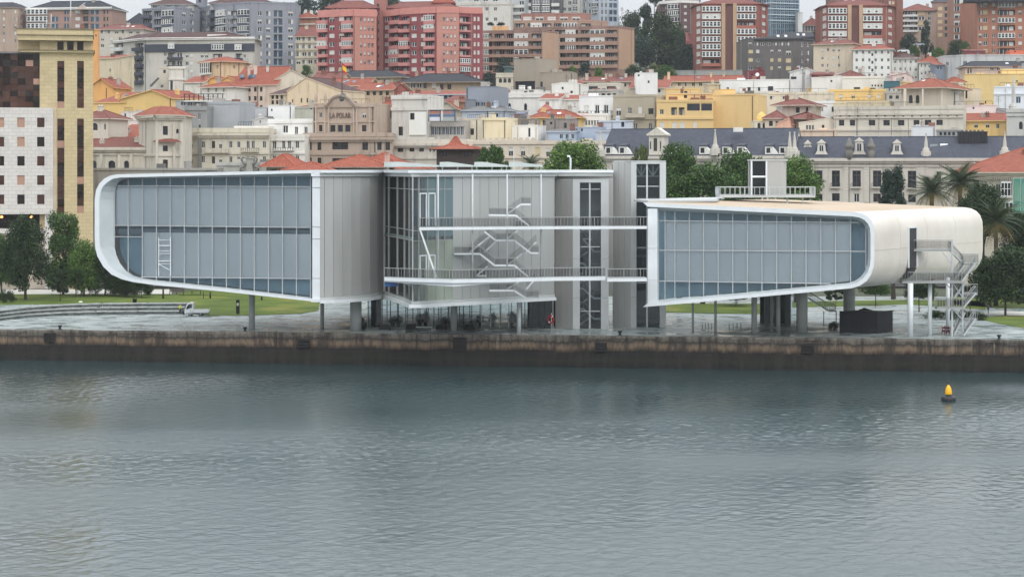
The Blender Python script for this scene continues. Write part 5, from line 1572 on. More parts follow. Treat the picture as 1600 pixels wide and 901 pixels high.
def proto(style,wm=None):
    """unit window meshes: x -.5..+.5, z -.5..+.5, y 0 (wall face) .. 1 (back of the reveal)"""
    key=(style,wm.name if wm else '')
    if key in PROTO: return PROTO[key]
    mb=MB();B=lambda x0,x1,y0,y1,z0,z1,m=0: mb.box(UNIT,x0,x1,y0,y1,z0,z1,m)
    ms=[GLASSD,FRAMEW,SHUT]
    if style == 'dark':        # white frame, two dark leaves
        B(-.5,.5,.85,.95,-.5,.5,0);B(-.5,-.42,.5,.84,-.5,.5,1);B(.42,.5,.5,.84,-.5,.5,1);B(-.42,.42,.5,.84,.43,.5,1);B(-.42,.42,.5,.84,-.5,-.43,1);B(-.05,.05,.55,.84,-.43,.43,1)
    elif style == 'brown':
        ms=[GLASSD,FRAMEB,SHUT]
        B(-.5,.5,.85,.95,-.5,.5,0);B(-.5,-.44,.5,.84,-.5,.5,1);B(.44,.5,.5,.84,-.5,.5,1);B(-.04,.04,.55,.84,-.5,.5,1);B(-.44,.44,.5,.84,.18,.24,1)
    elif style == 'plain':
        B(-.5,.5,.85,.95,-.5,.5,0)
    elif style == 'blue':
        ms=[GLASSB,FRAMEW,SHUT]
        B(-.5,.5,.85,.95,-.5,.5,0);B(-.03,.03,.5,.84,-.5,.5,1);B(-.5,.5,.45,.84,.44,.5,1)
    elif style == 'shut':
        B(-.5,.5,.3,.5,-.40,.5,2);B(-.5,.5,.6,.9,-.5,-.41,0);B(-.5,.5,.25,.29,.44,.5,1)
    elif style == 'cream':
        ms=[GLASSD,FRAMEW,SHUTC]
        B(-.5,.5,.3,.5,-.44,.5,2);B(-.5,.5,.6,.9,-.5,-.45,0)
    elif style == 'half':
        B(-.5,.5,.85,.95,-.5,.05,0);B(-.5,.5,.4,.6,.06,.5,2);B(-.5,-.44,.5,.84,-.5,.05,1);B(.44,.5,.5,.84,-.5,.05,1);B(-.03,.03,.5,.84,-.5,.05,1)
    elif style == 'side':      # one white leaf open beside dark glass
        B(-.5,.05,.85,.95,-.5,.5,0);B(.06,.5,.3,.6,-.5,.5,2);B(-.5,-.44,.5,.84,-.5,.5,1);B(-.24,-.2,.5,.84,-.5,.5,1)
    elif style == 'terr':      # recessed terrace: wall, glazed doors
        ms=[GLASSD,FRAMEW,SHUT,DARKR]
        B(-.5,.5,.92,1.0,-.5,.5,3);B(-.4,.05,.86,.91,-.5,.32,0);B(-.42,-.38,.82,.9,-.5,.34,1);B(.05,.09,.82,.9,-.5,.34,1);B(-.18,-.15,.82,.9,-.5,.34,1);B(.16,.42,.84,.91,-.5,.3,2)
    elif style == 'terr2':
        ms=[GLASSD,FRAMEW,SHUT,DARKR]
        B(-.5,.5,.92,1.0,-.5,.5,3);B(-.44,-.02,.86,.91,-.5,.34,2);B(.02,.44,.84,.91,-.5,.36,0);B(.22,.25,.8,.9,-.5,.36,1)
    elif style == 'arch':
        ms=[GLASSD,wm,SHUT]
        B(-.5,.5,.85,.95,-.5,.5,0)
        for s_ in (-1,1):
            pts=[(s_*.5,.5),(s_*.5,.1)]+[(s_*.5*math.cos(a),.1+.4*math.sin(a)) for a in (.35,.7,1.05,1.4)]+[(s_*.02,.5)]
            if s_ > 0: pts=pts[::-1]
            mb.prism(UNIT,pts,.05,.5,1)
    elif style == 'slot':
        ms=[mat('bronze_glass',c(52,38,32),.1,0,.5,.5,spec=.7),FRAMEB,SHUT]
        B(-.5,.5,.85,.95,-.5,.5,0)
    elif style == 'gal5' or style == 'galw' or style == 'gal3':   # closed glazed bay, proud of the wall (y -1..0)
        nb=3 if style == 'gal3' else 5
        B(-.5,.5,-1,-.001,-.5,-.36,1);B(-.5,.5,-1,-.001,.38,.5,1)
        B(-.46,.46,-.9,-.1,-.36,.38,2 if style == 'galw' else 0)
        for k in range(nb+1):
            x=-.5+k/nb;B(max(-.5,x-.035),min(.5,x+.035),-1,-.91,-.36,.38,1)
        B(-.5,.5,-.97,-.91,.02,.06,1)
        if style == 'galw':
            for k in (1,3): B(-.46+k/nb,-.36+k/nb,-.905,-.9,-.3,0,0)
    elif style == 'balc':      # slab and solid parapet, proud of the wall
        ms=[wm]
        B(-.5,.5,-1,-.001,-.5,-.38);B(-.5,.5,-1,-.90,-.379,.5);B(-.5,-.46,-.899,-.001,-.379,.5);B(.46,.5,-.899,-.001,-.379,.5)
    elif style == 'iron':      # slab with iron railing
        ms=[wm,WIRON]
        B(-.5,.5,-1,-.001,-.5,-.36)
        B(-.5,.5,-.98,-.92,.42,.5,1)
        for k in range(9): x=-.48+.96*k/8;B(x-.012,x+.012,-.97,-.93,-.36,.42,1)
        B(-.5,-.47,-.92,-.01,.42,.5,1);B(.47,.5,-.92,-.01,.42,.5,1)
    o=mb.build('unit',ms);me=o.data;me.name = 'window_'+style;bpy.data.objects.remove(o)
    PROTO[key]=me
    return me
def pick(style,rnd):
    if style == 'mixr': return rnd.choice(('shut','shut','dark','half','side','dark'))
    if style == 'mixb': return rnd.choice(('dark','side','side','half'))
    if style == 'mixw': return rnd.choice(('shut','shut','shut','half','dark'))
    if style == 'mixc': return rnd.choice(('cream','cream','dark','half'))
    if style == 'mixg': return rnd.choice(('gal5','gal5','galw','galw','gal3'))
    if style == 'mixt': return rnd.choice(('terr','terr2'))
    return style
def B(name,label,col,chain,ytop,wins=(),roof=('flat',),d=13,base=None,cat='building',bal=(),bands=(),parapet=.6,chim=(),dirt=.42,trim=None,group=None,reveal=.35,seed=None,corn=None,cmat=None):
    """a building: chain of front corners (pixel, depth) left to right; ytop: eave row at the first corner.
    wins: (segment, x0, x1, nx, y0, y1, ny, w, h, style[, reveal]); bal: the same, proud pieces: (segment, x0, x1, nx, y0, y1, ny, w, h, style, depth)"""
    rnd=random.Random(seed if seed is not None else int(chain[0][0]*7+ytop))
    wm=cmat or wall_mat(col,dirt)
    X=[P(px,0,Y)[:2] for px,Y in chain]
    zt=ZP(ytop,chain[0][1])
    Ym=min(Y for _,Y in chain)
    zb=(base if base is not None else min(ground(Y) for _,Y in chain)-2.5)
    cx=sum(p[0] for p in X)/len(X)
    t=thing(name,label,cat,(cx,Ym,zb),group)
    ux,uy=X[-1][0]-X[0][0],X[-1][1]-X[0][1];L=math.hypot(ux,uy)
    nx_,ny_=(-uy/L,ux/L) if len(X) == 2 else (0.0,1.0)
    back=[(X[-1][0]+nx_*d,X[-1][1]+ny_*d),(X[0][0]+nx_*d,X[0][1]+ny_*d)]
    mb=MB()
    tw=trim or wm
    for s in range(len(X)-1):
        F=Fr(X[s],X[s+1])
        rects=[]
        for wv in wins:
            if wv[0] != s: continue
            _,x0,x1,nx,y0,y1,ny,w_,h_,stl=wv[:10]
            rv=wv[10] if len(wv) > 10 else reveal
            for i in range(nx):
                for j in range(ny):
                    px=x0 if nx == 1 else lerp(x0,x1,i/(nx-1));py=y0 if ny == 1 else lerp(y0,y1,j/(ny-1))
                    a,z1=F.uz(px-w_/2,py-h_/2);b2,z0=F.uz(px+w_/2,py+h_/2)
                    if a < .05 or b2 > F.L-.05 or z1 > zt-.05 or z0 < zb: continue
                    rects.append((a,b2,z0,z1,pick(stl,rnd),rv))
        if cat == 'house' and F.L > 4.5:
            hv=min(9.0,zt-zb-3)
            for k in range(int(F.L*hv/26)):
                w2,h2_=rnd.choice(((.8,1.2),(1.0,1.5),(.6,.8),(1.3,1.3)));u=rnd.uniform(.5,max(.6,F.L-.5-w2));zq=zt-.9-h2_-rnd.choice((0,0,2.9,5.8))-rnd.uniform(0,.3)
                if u+w2 < F.L-.3 and zq > zb+1 and all(u > r[1]+.35 or u+w2 < r[0]-.35 or zq > r[3]+.35 or zq+h2_ < r[2]-.35 for r in rects):
                    rects.append((u,u+w2,zq,zq+h2_,rnd.choice(('dark','plain','half','side','brown')),reveal))
        # wall with real openings: cut into cells
        us=sorted(set([0.0,F.L]+[round(r[0],3) for r in rects]+[round(r[1],3) for r in rects]))
        zsx=sorted(set([zb,zt]+[round(r[2],3) for r in rects]+[round(r[3],3) for r in rects]))
        for z0,z1 in zip(zsx,zsx[1:]):
            run=None
            zc_=(z0+z1)/2
            live=[r for r in rects if r[2] < zc_ < r[3]]
            for u0,u1 in zip(us,us[1:]):
                uc=(u0+u1)/2
                if any(r[0] < uc < r[1] for r in live):
                    if run is not None: mb.poly([F.w(run,0,z0),F.w(u0,0,z0),F.w(u0,0,z1),F.w(run,0,z1)]);run=None
                elif run is None: run=u0
            if run is not None: mb.poly([F.w(run,0,z0),F.w(F.L,0,z0),F.w(F.L,0,z1),F.w(run,0,z1)])
        for (a,b2,z0,z1,stl,rv) in rects:
            q=[(a,z0),(b2,z0),(b2,z1),(a,z1)]
            for k in range(4):
                (ua,za),(ub,zb2)=q[k],q[(k+1) % 4]
                mb.poly([F.w(ub,0,zb2),F.w(ua,0,za),F.w(ua,rv,za),F.w(ub,rv,zb2)])
            ctr=F.w((a+b2)/2,0,(z0+z1)/2)
            inst(proto(stl,wm if stl == 'arch' else None),'window',t,ctr,F.ang,(b2-a,rv,z1-z0))
        for wv in bal:
            if wv[0] != s: continue
            _,x0,x1,nx,y0,y1,ny,w_,h_,stl,dep=wv[:11]
            pm=wv[11] if len(wv) > 11 else wm
            for i in range(nx):
                for j in range(ny):
                    px=x0 if nx == 1 else lerp(x0,x1,i/(nx-1));py=y0 if ny == 1 else lerp(y0,y1,j/(ny-1))
                    a,z1=F.uz(px-w_/2,py-h_/2);b2,z0=F.uz(px+w_/2,py+h_/2)
                    sk=pick(stl,rnd)
                    inst(proto(sk,pm if sk in ('balc','iron') else None),'glazed_bay' if sk.startswith('gal') else 'balcony',t,F.w((a+b2)/2,0,(z0+z1)/2),F.ang,(b2-a,dep,z1-z0))
    ring_=X+back
    n=len(ring_)
    for k in range(len(X)-1,n):
        a,b2=ring_[k],ring_[(k+1) % n]
        mb.poly([a+(zb,),b2+(zb,),b2+(zt,),a+(zt,)])
    kind=roof[0]
    gable_pts=None
    # roof
    rm=MB()
    def uvq(pts):
        a,b2=Vector(pts[0]),Vector(pts[1]);e=(b2-a).normalized()
        return [((Vector(p)-a).dot(e),((Vector(p)-a)-e*(Vector(p)-a).dot(e)).length) for p in pts]
    def rq(pts): rm.poly(pts,0,uvq(pts))
    if kind == 'flat':
        mb.poly([p+(zt,) for p in ring_])
        if parapet > 0:
            pr=MB()
            for s in range(len(X)-1):
                F=Fr(X[s],X[s+1]);pr.box(F,-.05 if s == 0 else .001,F.L+(.05 if s == len(X)-2 else 0),-.12,.25,zt+.003,zt+parapet)
            F=Fr(X[-1],back[0]);pr.box(F,.26,F.L,-.051,.25,zt+.003,zt+parapet-.01)
            F=Fr(back[1],X[0]);pr.box(F,0,F.L-.26,-.051,.25,zt+.003,zt+parapet-.01)
            pr.build('parapet',tw,t)
    else:
        yr,mk=roof[1],roof[2]
        zr=ZP(yr,Ym+d/2)
        ov=roof[3] if len(roof) > 3 else .6
        cxx=sum(p[0] for p in ring_)/n;cyy=sum(p[1] for p in ring_)/n
        if len(X) == 2:
            A,Bq,Cq,Dq=X[0],X[1],back[0],back[1]
            u=((Bq[0]-A[0])/L,(Bq[1]-A[1])/L);v=(nx_,ny_)
            def pt(a,b2,z): return (A[0]+u[0]*a+v[0]*b2,A[1]+u[1]*a+v[1]*b2,z)
            e0=zt-.12
            if kind == 'hip':
                r_=min(L,d)/2 if len(roof) <= 4 else roof[4]
                if L >= d: r0,r1=pt(min(r_,L/2-.01),d/2,zr),pt(max(L-r_,L/2+.01),d/2,zr)
                else: r0,r1=pt(L/2,r_,zr),pt(L/2,d-r_,zr)
                a,b2,c2_,d2=pt(-ov,-ov,e0),pt(L+ov,-ov,e0),pt(L+ov,d+ov,e0),pt(-ov,d+ov,e0)
                if L >= d: rq([a,b2,r1,r0]);rq([b2,c2_,r1]);rq([c2_,d2,r0,r1]);rq([d2,a,r0])
                else: rq([a,b2,r0]);rq([b2,c2_,r1,r0]);rq([c2_,d2,r1]);rq([d2,a,r0,r1])
                rm.poly([d2,c2_,b2,a],1)
                lo=[(p[0],p[1],p[2]-.18) for p in (a,b2,c2_,d2)]
                for k in range(4): q_=[a,b2,c2_,d2];rm.poly([lo[k],lo[(k+1) % 4],q_[(k+1) % 4],q_[k]],1)
                rm.poly(lo,1)
                # ridge and hip caps
                cp=MB()
                if L >= d:
                    cp.bar(r0,r1,.3,.2)
                    for p_,q_ in ((a,r0),(b2,r1),(c2_,r1),(d2,r0)): cp.bar(p_,q_,.26,.18)
                else:
                    cp.bar(r0,r1,.3,.2)
                    for p_,q_ in ((a,r0),(b2,r0),(c2_,r1),(d2,r1)): cp.bar(p_,q_,.26,.18)
            elif kind == 'gable':      # ridge along the front
                a,b2,c2_,d2=pt(-ov,-ov,e0),pt(L+ov,-ov,e0),pt(L+ov,d+ov,e0),pt(-ov,d+ov,e0)
                r0,r1=pt(-ov,d/2,zr),pt(L+ov,d/2,zr)
                rq([a,b2,r1,r0]);rq([c2_,d2,r0,r1])
                dn=lambda p: (p[0],p[1],p[2]-.2)
                rm.poly([dn(b2),dn(a),dn(r0),dn(r1)],1);rm.poly([dn(d2),dn(c2_),dn(r1),dn(r0)],1)
                for p_,q_ in ((a,b2),(b2,r1),(r1,c2_),(c2_,d2),(d2,r0),(r0,a)): rm.poly([dn(p_),dn(q_),q_,p_],1)
                zg=zt+(zr-zt)*1.0-.25
                mb.poly([pt(0,0,zt),pt(0,d/2,zg),pt(0,d,zt)]);mb.poly([pt(L,d,zt),pt(L,d/2,zg),pt(L,0,zt)])
                cp=MB();cp.bar(r0,r1,.3,.2)
            elif kind == 'front':      # gable end faces the camera
                fr_=roof[4] if len(roof) > 4 else .5
                a,b2,c2_,d2=pt(-ov,-ov,e0),pt(L+ov,-ov,e0),pt(L+ov,d+ov,e0),pt(-ov,d+ov,e0)
                r0,r1=pt(L*fr_,-ov,zr),pt(L*fr_,d+ov,zr)
                rq([d2,a,r0,r1]);rq([b2,c2_,r1,r0])
                dn=lambda p: (p[0],p[1],p[2]-.2)
                rm.poly([dn(a),dn(d2),dn(r1),dn(r0)],1);rm.poly([dn(c2_),dn(b2),dn(r0),dn(r1)],1)
                for p_,q_ in ((a,r0),(r0,b2),(b2,c2_),(c2_,r1),(r1,d2),(d2,a)): rm.poly([dn(p_),dn(q_),q_,p_],1)
                mb.poly([pt(0,0,zt),pt(L,0,zt),pt(L*fr_,0,zr-.22)]);mb.poly([pt(L,d,zt),pt(0,d,zt),pt(L*fr_,d,zr-.22)])
                cp=MB();cp.bar(r0,r1,.3,.2)
            elif kind == 'mono':       # single slope rising to the back
                a,b2,c2_,d2=pt(-ov,-ov,e0),pt(L+ov,-ov,e0),pt(L+ov,d+ov,zr),pt(-ov,d+ov,zr)
                rq([a,b2,c2_,d2])
                dn=lambda p: (p[0],p[1],p[2]-.2)
                rm.poly([dn(d2),dn(c2_),dn(b2),dn(a)],1)
                for p_,q_ in ((a,b2),(b2,c2_),(c2_,d2),(d2,a)): rm.poly([dn(p_),dn(q_),q_,p_],1)
                mb.poly([pt(L,0,zt),pt(L,d,zt),pt(L,d,zr-.2)]);mb.poly([pt(0,d,zt),pt(0,0,zt),pt(0,d,zr-.2)])
                mb.poly([pt(L,d,zt),pt(0,d,zt),pt(0,d,zr-.2),pt(L,d,zr-.2)])
                cp=None
        else:
            k_=roof[4] if len(roof) > 4 else .45
            e0=zt-.1
            eave=[]
            for p in ring_:
                dx,dy=p[0]-cxx,p[1]-cyy;l_=math.hypot(dx,dy);eave.append((p[0]+dx/l_*ov,p[1]+dy/l_*ov,e0))
            topp=[(cxx+(p[0]-cxx)*k_,cyy+(p[1]-cyy)*k_,zr) for p in ring_]
            for k in range(n): rq([eave[k],eave[(k+1) % n],topp[(k+1) % n],topp[k]])
            rm.poly(topp,0);
            for k in range(n):
                p_,q_=eave[k],eave[(k+1) % n];rm.poly([(p_[0],p_[1],e0-.2),(q_[0],q_[1],e0-.2),q_,p_],1)
            rm.poly([(p[0],p[1],e0-.2) for p in reversed(eave)],1)
            cp=MB()
            for k in range(n): cp.bar(eave[k],topp[k],.26,.18)
        ro=rm.build('roof',[ROOFS[mk],tw],t)
        if cp is not None and len(cp.f): cp.build('ridge_tiles',ROOFS[mk],ro)
    mb.build('wall',wm,t)
    for yb_ in bands:
        ym_,th=(yb_ if isinstance(yb_,tuple) else (yb_,.35))
        z=ZP(ym_,chain[0][1]);bb=MB()
        for s in range(len(X)-1):
            F=Fr(X[s],X[s+1]);bb.box(F,-.1 if s == 0 else .001,F.L+(.1 if s == len(X)-2 else 0),-.28,-.002,z-th/2,z+th/2)
        bb.build('string_course',tw,t)
    if corn:
        bb=MB()
        for s in range(len(X)-1):
            F=Fr(X[s],X[s+1]);bb.box(F,-.3,F.L+.3,-corn,-.003,zt-.75,zt-.16);bb.box(F,-.2,F.L+.2,-corn*.55,-.004,zt-1.2,zt-.76)
        bb.build('cornice',tw,t)
    big=L > 3.5 and cat in ('building','house') and name not in ('penthouse','stair_shaft','retaining_wall','chimney_block','market_hall','waterfront_building','kiosk')
    if big and kind in ('hip','gable','mono','front') and len(X) == 2:
        for k in range(rnd.choice((1,2,2,3)) if L > 7 else 1):
            u=rnd.uniform(.15,.85)*L;v_=d*rnd.uniform(.3,.5)
            zz=lerp(zt,ZP(roof[1],Ym+d/2),min(1,v_/(d/2)) if kind != 'mono' else v_/d)-(.8 if kind == 'front' else .3)
            F=Fr(X[0],X[1]);w2=rnd.uniform(.35,.7);h2_=rnd.uniform(.7,1.5)
            bb=MB();bb.box(F,u-w2,u+w2,v_,v_+.8,zz-1,zz+h2_);bb.box(F,u-w2-.1,u+w2+.1,v_-.1,v_+.9,zz+h2_+.003,zz+h2_+.15)
            for q in (-.5,.5): bb.box(F,u+q*w2-.13,u+q*w2+.13,v_+.25,v_+.55,zz+h2_+.153,zz+h2_+.5)
            bb.build('chimney',rnd.choice((tw,CHIMW,CHIMB)),t)
        if kind in ('hip','gable') and L > 9:
            for k in range(rnd.choice((0,1,2,3))):
                u=rnd.uniform(.3,.7)*L;f_=rnd.uniform(.3,.6);zr_=ZP(roof[1],Ym+d/2);F=Fr(X[0],X[1]);za,zb2=lerp(zt,zr_,f_)+.12,lerp(zt,zr_,f_+.22)+.12
                va,vb=f_*d/2,(f_+.22)*d/2
                bb=MB();bb.hexa([F.w(u-.5,va,za-.3),F.w(u+.5,va,za-.3),F.w(u+.5,vb,zb2-.3),F.w(u-.5,vb,zb2-.3)],[F.w(u-.5,va,za),F.w(u+.5,va,za),F.w(u+.5,vb,zb2),F.w(u-.5,vb,zb2)]);bb.build('skylight',rnd.choice((FRAMEW,GLASSB)),t)
    elif big and kind == 'flat' and L > 4 and label not in NOROOF:
        F=Fr(X[0],X[-1])
        for k in range(rnd.choice((1,2,3))):
            u=rnd.uniform(.08,.8)*L;w2=rnd.uniform(.6,min(2.6,L*.3));v_=rnd.uniform(1.2,max(1.3,d*.6));h2_=rnd.uniform(.5,1.6)
            bb=MB();bb.box(F,u,u+w2,v_,v_+rnd.uniform(.6,2),zt-.2,zt+h2_);bb.build('roof_hut',rnd.choice((tw,CHIMW,FLATG,CHIMB)),t)
        if rnd.random() < .5:
            u0,u1=.1*L,rnd.uniform(.5,.95)*L
            bb=MB();bb.bar(F.w(u0,.7,zt+parapet+.9),F.w(u1,.7,zt+parapet+.9),.08)
            for k in range(7): q=lerp(u0,u1,k/6);bb.bar(F.w(q,.7,zt),F.w(q,.7,zt+parapet+.9),.06)
            bb.build('roof_rail',WIRON,t)
    if big:
        for s in range(len(X)-1):
            F=Fr(X[s],X[s+1])
            for k in range(rnd.choice((0,1,1,2))):
                u=rnd.choice((.35,F.L-.35,F.L*rnd.uniform(.2,.8)))
                if all(abs(u-q) > .3 for wv in wins if wv[0] == s for q in [F.uz(lerp(wv[1],wv[2],i/max(1,wv[3]-1))+e_*wv[7]/2,0)[0] for i in range(wv[3]) for e_ in (-1,0,1)]):
                    bb=MB();bb.box(F,u-.07,u+.07,-.16,-.02,zb,zt-.2);bb.build('downpipe',rnd.choice((WIRON,CHIMW)),t)
    for (px,py,w_,h_) in chim:
        Y=Ym+d*.45;a,z1=P(px-w_/2,py-h_/2,Y)[0],ZP(py-h_/2,Y);z0=ZP(py+h_/2,Y)-1.5
        bb=MB();W2=w_*Y/FPX;F=Fr((a,Y),(a+W2,Y));bb.box(F,0,W2,0,max(.8,W2*.6),z0,z1-.15);bb.box(F,-.1,W2+.1,-.1,max(.8,W2*.6)+.1,z1-.148,z1)
        bb.build('chimney',tw if px % 2 else mat('chimney_white',c(196,190,182),.9,0,.2,1),t)
    return t
def extra(t,name,px0,px1,y0,y1,Y,d,m_,d0=0):
    """a box part standing at depth Y"""
    F=Fr((XP(px0,Y),Y),(XP(px1,Y),Y));mb=MB();mb.box(F,0,F.L,d0,d0+d,ZP(y1,Y),ZP(y0,Y));return mb.build(name,m_,t)
WT=mat('white_trim',c(222,220,214),.7,0,.1,.5)

# ---- skyline
t=B('apartment_building','brown brick apartment wing with dark hipped slate roof at the picture corner',c(176,150,132),[(-40,835),(28,832),(44,845)],12.5,[(0,6,24,2,19,64,5,3,6,'mixr'),(1,33,40,2,19,64,5,3,6,'dark')],('hip',4,'dslate',.6,.4),16)
t=B('apartment_building','brown brick flats with long slate roof and small central pediment',c(160,126,112),[(40,836),(175,830)],15.5,[(0,104,104,1,19,63,5,7,7.5,'blue'),(0,86,86,1,19,63,5,10,8,'blue'),(0,148,148,1,19,63,5,13,8,'blue'),(0,121.5,121.5,1,19,63,5,8,6,'shut'),(0,134,134,1,19,63,5,8,8,'plain'),(0,163,168,2,19,63,5,2.5,6,'plain')],
  ('hip',1.2,'dslate',.8),17,bal=[(0,59,59,1,19,63,5,32,8,'gal5',1.0)],bands=[(14.6,1.0)],trim=WT)
F=frpx(118,829,138,829.3);mb=MB();mb.prism(F,[(0,ZP(15,829)),(F.L,ZP(15,829)),(F.L/2,ZP(7,829))],0,6);mb.build('pediment',wall_mat(c(196,178,166)),t)
B('house','white low house roof between slate flats and dark hipped house',c(200,196,190),[(172,905),(206,905)],35,[(0,178,200,4,38,38,1,3,3,'dark')],('hip',32,'brown'),9)
B('house','dark green grey steep hipped roof house on the skyline',c(120,116,104),[(196,880),(232,880)],37,[],('hip',21.5,'dslate',.5),14)
B('house','narrow orange painted house wall behind the yellow tower',c(222,160,84),[(124,610),(156,612)],45.5,[(0,150,150,1,56,56,1,2.5,4,'dark')],('mono',44,'old',.2),10)
B('house','beige flats with flat terracotta roof left of the grey towers',c(196,186,170),[(156,745),(224,742)],46,[(0,160,215,6,50,50,1,6,5,'mixb'),(0,160,215,5,61,61,1,5,5,'mixr'),(0,160,215,5,72,72,1,5,5,'mixr')],('hip',38.5,'old',.8,3),12)
B('house','small red brown house under a terracotta roof beside the black banded flats',c(140,84,80),[(168,770),(214,768)],58,[(0,173,176,1,62,74,2,5,7,'blue'),(0,184,184,1,61,61,1,5,4,'shut')],('hip',52,'old',.5,3),9)
GT1=c(140,143,152);SL2=mat('balcony_slate',c(78,82,94),.7)
t=B('apartment_tower','blue grey flats with recessed penthouse under a dark roof, leftmost tower block',GT1,[(222,772),(272,760),(312,776)],16.5,
  [(0,247.5,247.5,1,22,60,4,15,8,'mixt',1.2),(0,230,230,1,22,60,4,14,8,'mixt',1.2),(0,265,265,1,22,60,4,13,8,'dark'),(1,288,300,2,23,61,4,6,7,'mixb')],('flat',),16,
  bal=[(0,264,264,1,21.5,59.5,4,15,9,'mixg',1.3),(0,230,230,1,27,65,4,15,4,'balc',1.3,SL2),(0,264,264,1,28,66,4,15,3.4,'balc',1.35,SL2)])
B('penthouse','recessed penthouse floor with dark flat roof on the leftmost grey tower',c(166,166,166),[(236,771),(303,771)],6.8,[(0,242,297,6,11,11,1,7,5,'mixr')],('hip',0,'brown',.8),9,base=ZP(18,771))
t=B('apartment_tower','wide blue grey tower with dark glazed strip and slanting white shutters',GT1,[(312,782),(328,772),(352,762),(392,755),(462,760)],14,
  [(4-1,406,419,2,21.5,96.5,7,7,7,'mixb'),(3,454,454,1,21.5,96.5,7,8,7,'mixb'),(3,434.5,434.5,1,21.5,96.5,7,13.5,10.5,'blue',.8),(2,367,367,1,21,59,4,12,7,'mixt',1.0),(2,358,358,1,21,96,7,5,6,'mixr'),(1,333,333,1,21,59,4,9,8,'mixt',1.2),(0,318,324,2,21,59,4,4,6,'mixb')],('flat',),18,
  bal=[(2,381.5,381.5,1,20,95,7,15,8.5,'mixg',1.2),(2,381.5,381.5,1,26,101,7,15,3.4,'balc',1.25,SL2),(1,346,346,1,21,59,4,13,8,'mixg',1.0),(1,334,334,1,26,64,4,11,4,'balc',1.2,SL2)])
B('penthouse','long dark roofed penthouse floor on the wide blue grey tower',c(170,168,166),[(328,770),(424,768)],5,[(0,336,418,8,9,9,1,7,5,'mixr')],('hip',-2,'brown',.8),9,base=ZP(16,770))
B('apartment_building','grey stair shaft standing between the two grey towers',c(128,130,138),[(306,790),(318,790)],-2,[(0,312,312,1,2,52,5,4,5,'plain')],('flat',),10)
B('house','upper brick house with bright terracotta roof beside the grey tower',c(176,124,98),[(462,772),(492,770)],28,[(0,466,468,1,33,33,1,5,6,'shut')],('hip',20,'terra',.8,3),9,bands=[(38.5,.4)],trim=WT)
B('apartment_building','beige flats with a broad old terracotta roof left of the red tower',c(196,186,160),[(462,742),(498,740)],57,[(0,466,494,4,61,97,4,7,6,'mixb')],('gable',42,'old',.5),14,bands=[(66.5,.8),(78,.8),(90,.8)])
RED,PINK,SALM=c(148,70,74),c(196,128,124),c(190,128,112)
PK=mat('balcony_pink',c(196,134,128),.8,0,.1,.6)
t=B('apartment_tower','red and salmon brick tower with terracotta roof, first of the two red towers',RED,[(497,711),(552,703),(588,707)],24.2,
  [(0,518.5,518.5,1,30.5,109,7,8,7,'mixw'),(0,533.5,533.5,1,30.5,109,7,8,7,'mixw'),(0,543.8,543.8,1,30.5,109,7,12,8,'mixt',1.2),(0,505,505,1,30.5,109,7,12,8,'mixt',1.2),(1,564.3,582,4,31,97,6,2.8,6.5,'mixw')],('flat',),16,parapet=1.2,
  bal=[(0,543.8,543.8,1,35.3,113.8,7,15.5,4.6,'balc',1.3,PK),(0,505,505,1,35.3,113.8,7,14.5,4.6,'balc',1.3,PK),(0,543.8,543.8,1,42.2,68.4,2,15,7.5,'mixg',1.25),(0,505,505,1,42.2,42.2,1,14,7.5,'gal5',1.25),(0,505,505,1,68.4,68.4,1,14,7.5,'galw',1.25),(0,543.8,543.8,1,94.6,94.6,1,15,7.5,'galw',1.25)],bands=[(22.5,2.6)],trim=mat('band_salmon',c(200,134,124),.8,0,.1,.4))
mb=MB();F=frpx(552,702.9,588,706.9);mb.box(F,.1,F.L,-.25,-.01,ZP(24.2,705),ZP(24.2,705)+.01)
SALMW=wall_mat(SALM,.2)
# salmon face of the tower: facing brick laid proud of the red core
def skin(t,x0,Y0,x1,Y1,y0,y1,holes,m_):
    F=frpx(x0,Y0,x1,Y1);mb=MB()
    z1,z0=ZP(y0,Y0),ZP(y1,Y0)
    us=sorted(set([.02,F.L]+[F.uz(h[0]-h[2]/2,0)[0] for h in holes]+[F.uz(h[0]+h[2]/2,0)[0] for h in holes]))
    zz=sorted(set([z0,z1]+[ZP(h[1]-h[3]/2,Y0) for h in holes]+[ZP(h[1]+h[3]/2,Y0) for h in holes]))
    hs_=[(F.uz(h[0]-h[2]/2,0)[0],F.uz(h[0]+h[2]/2,0)[0],ZP(h[1]+h[3]/2,Y0),ZP(h[1]-h[3]/2,Y0)) for h in holes]
    for za,zb_ in zip(zz,zz[1:]):
        run=None
        for ua,ub in zip(us,us[1:]):
            um,zm=(ua+ub)/2,(za+zb_)/2
            if any(h[0] < um < h[1] and h[2] < zm < h[3] for h in hs_):
                if run is not None: mb.box(F,run,ua,-.06,.0,za,zb_);run=None
            elif run is None: run=ua
        if run is not None: mb.box(F,run,F.L,-.06,.0,za,zb_)
    mb.build('brick_facing',m_,t)
skin(t,552,702.95,588,706.95,17.5,116,[(564.3+5.9*i,31+13.2*j,3.2,7) for i in range(4) for j in range(6)],SALMW)
B('penthouse','glazed penthouse with terracotta hipped roof on the first red tower',c(170,100,96),[(512,712),(588,712)],12,[(0,520,582,9,16,16,1,5,5,'mixb')],('hip',1.5,'old',1.0),10,base=ZP(25,712))
B('stair_shaft','salmon brick stair shaft with dark windows between the red towers',c(164,108,98),[(584,716),(603,716)],-6,[(0,590.5,590.5,1,9,101,8,3.6,5.5,'plain')],('flat',),10)
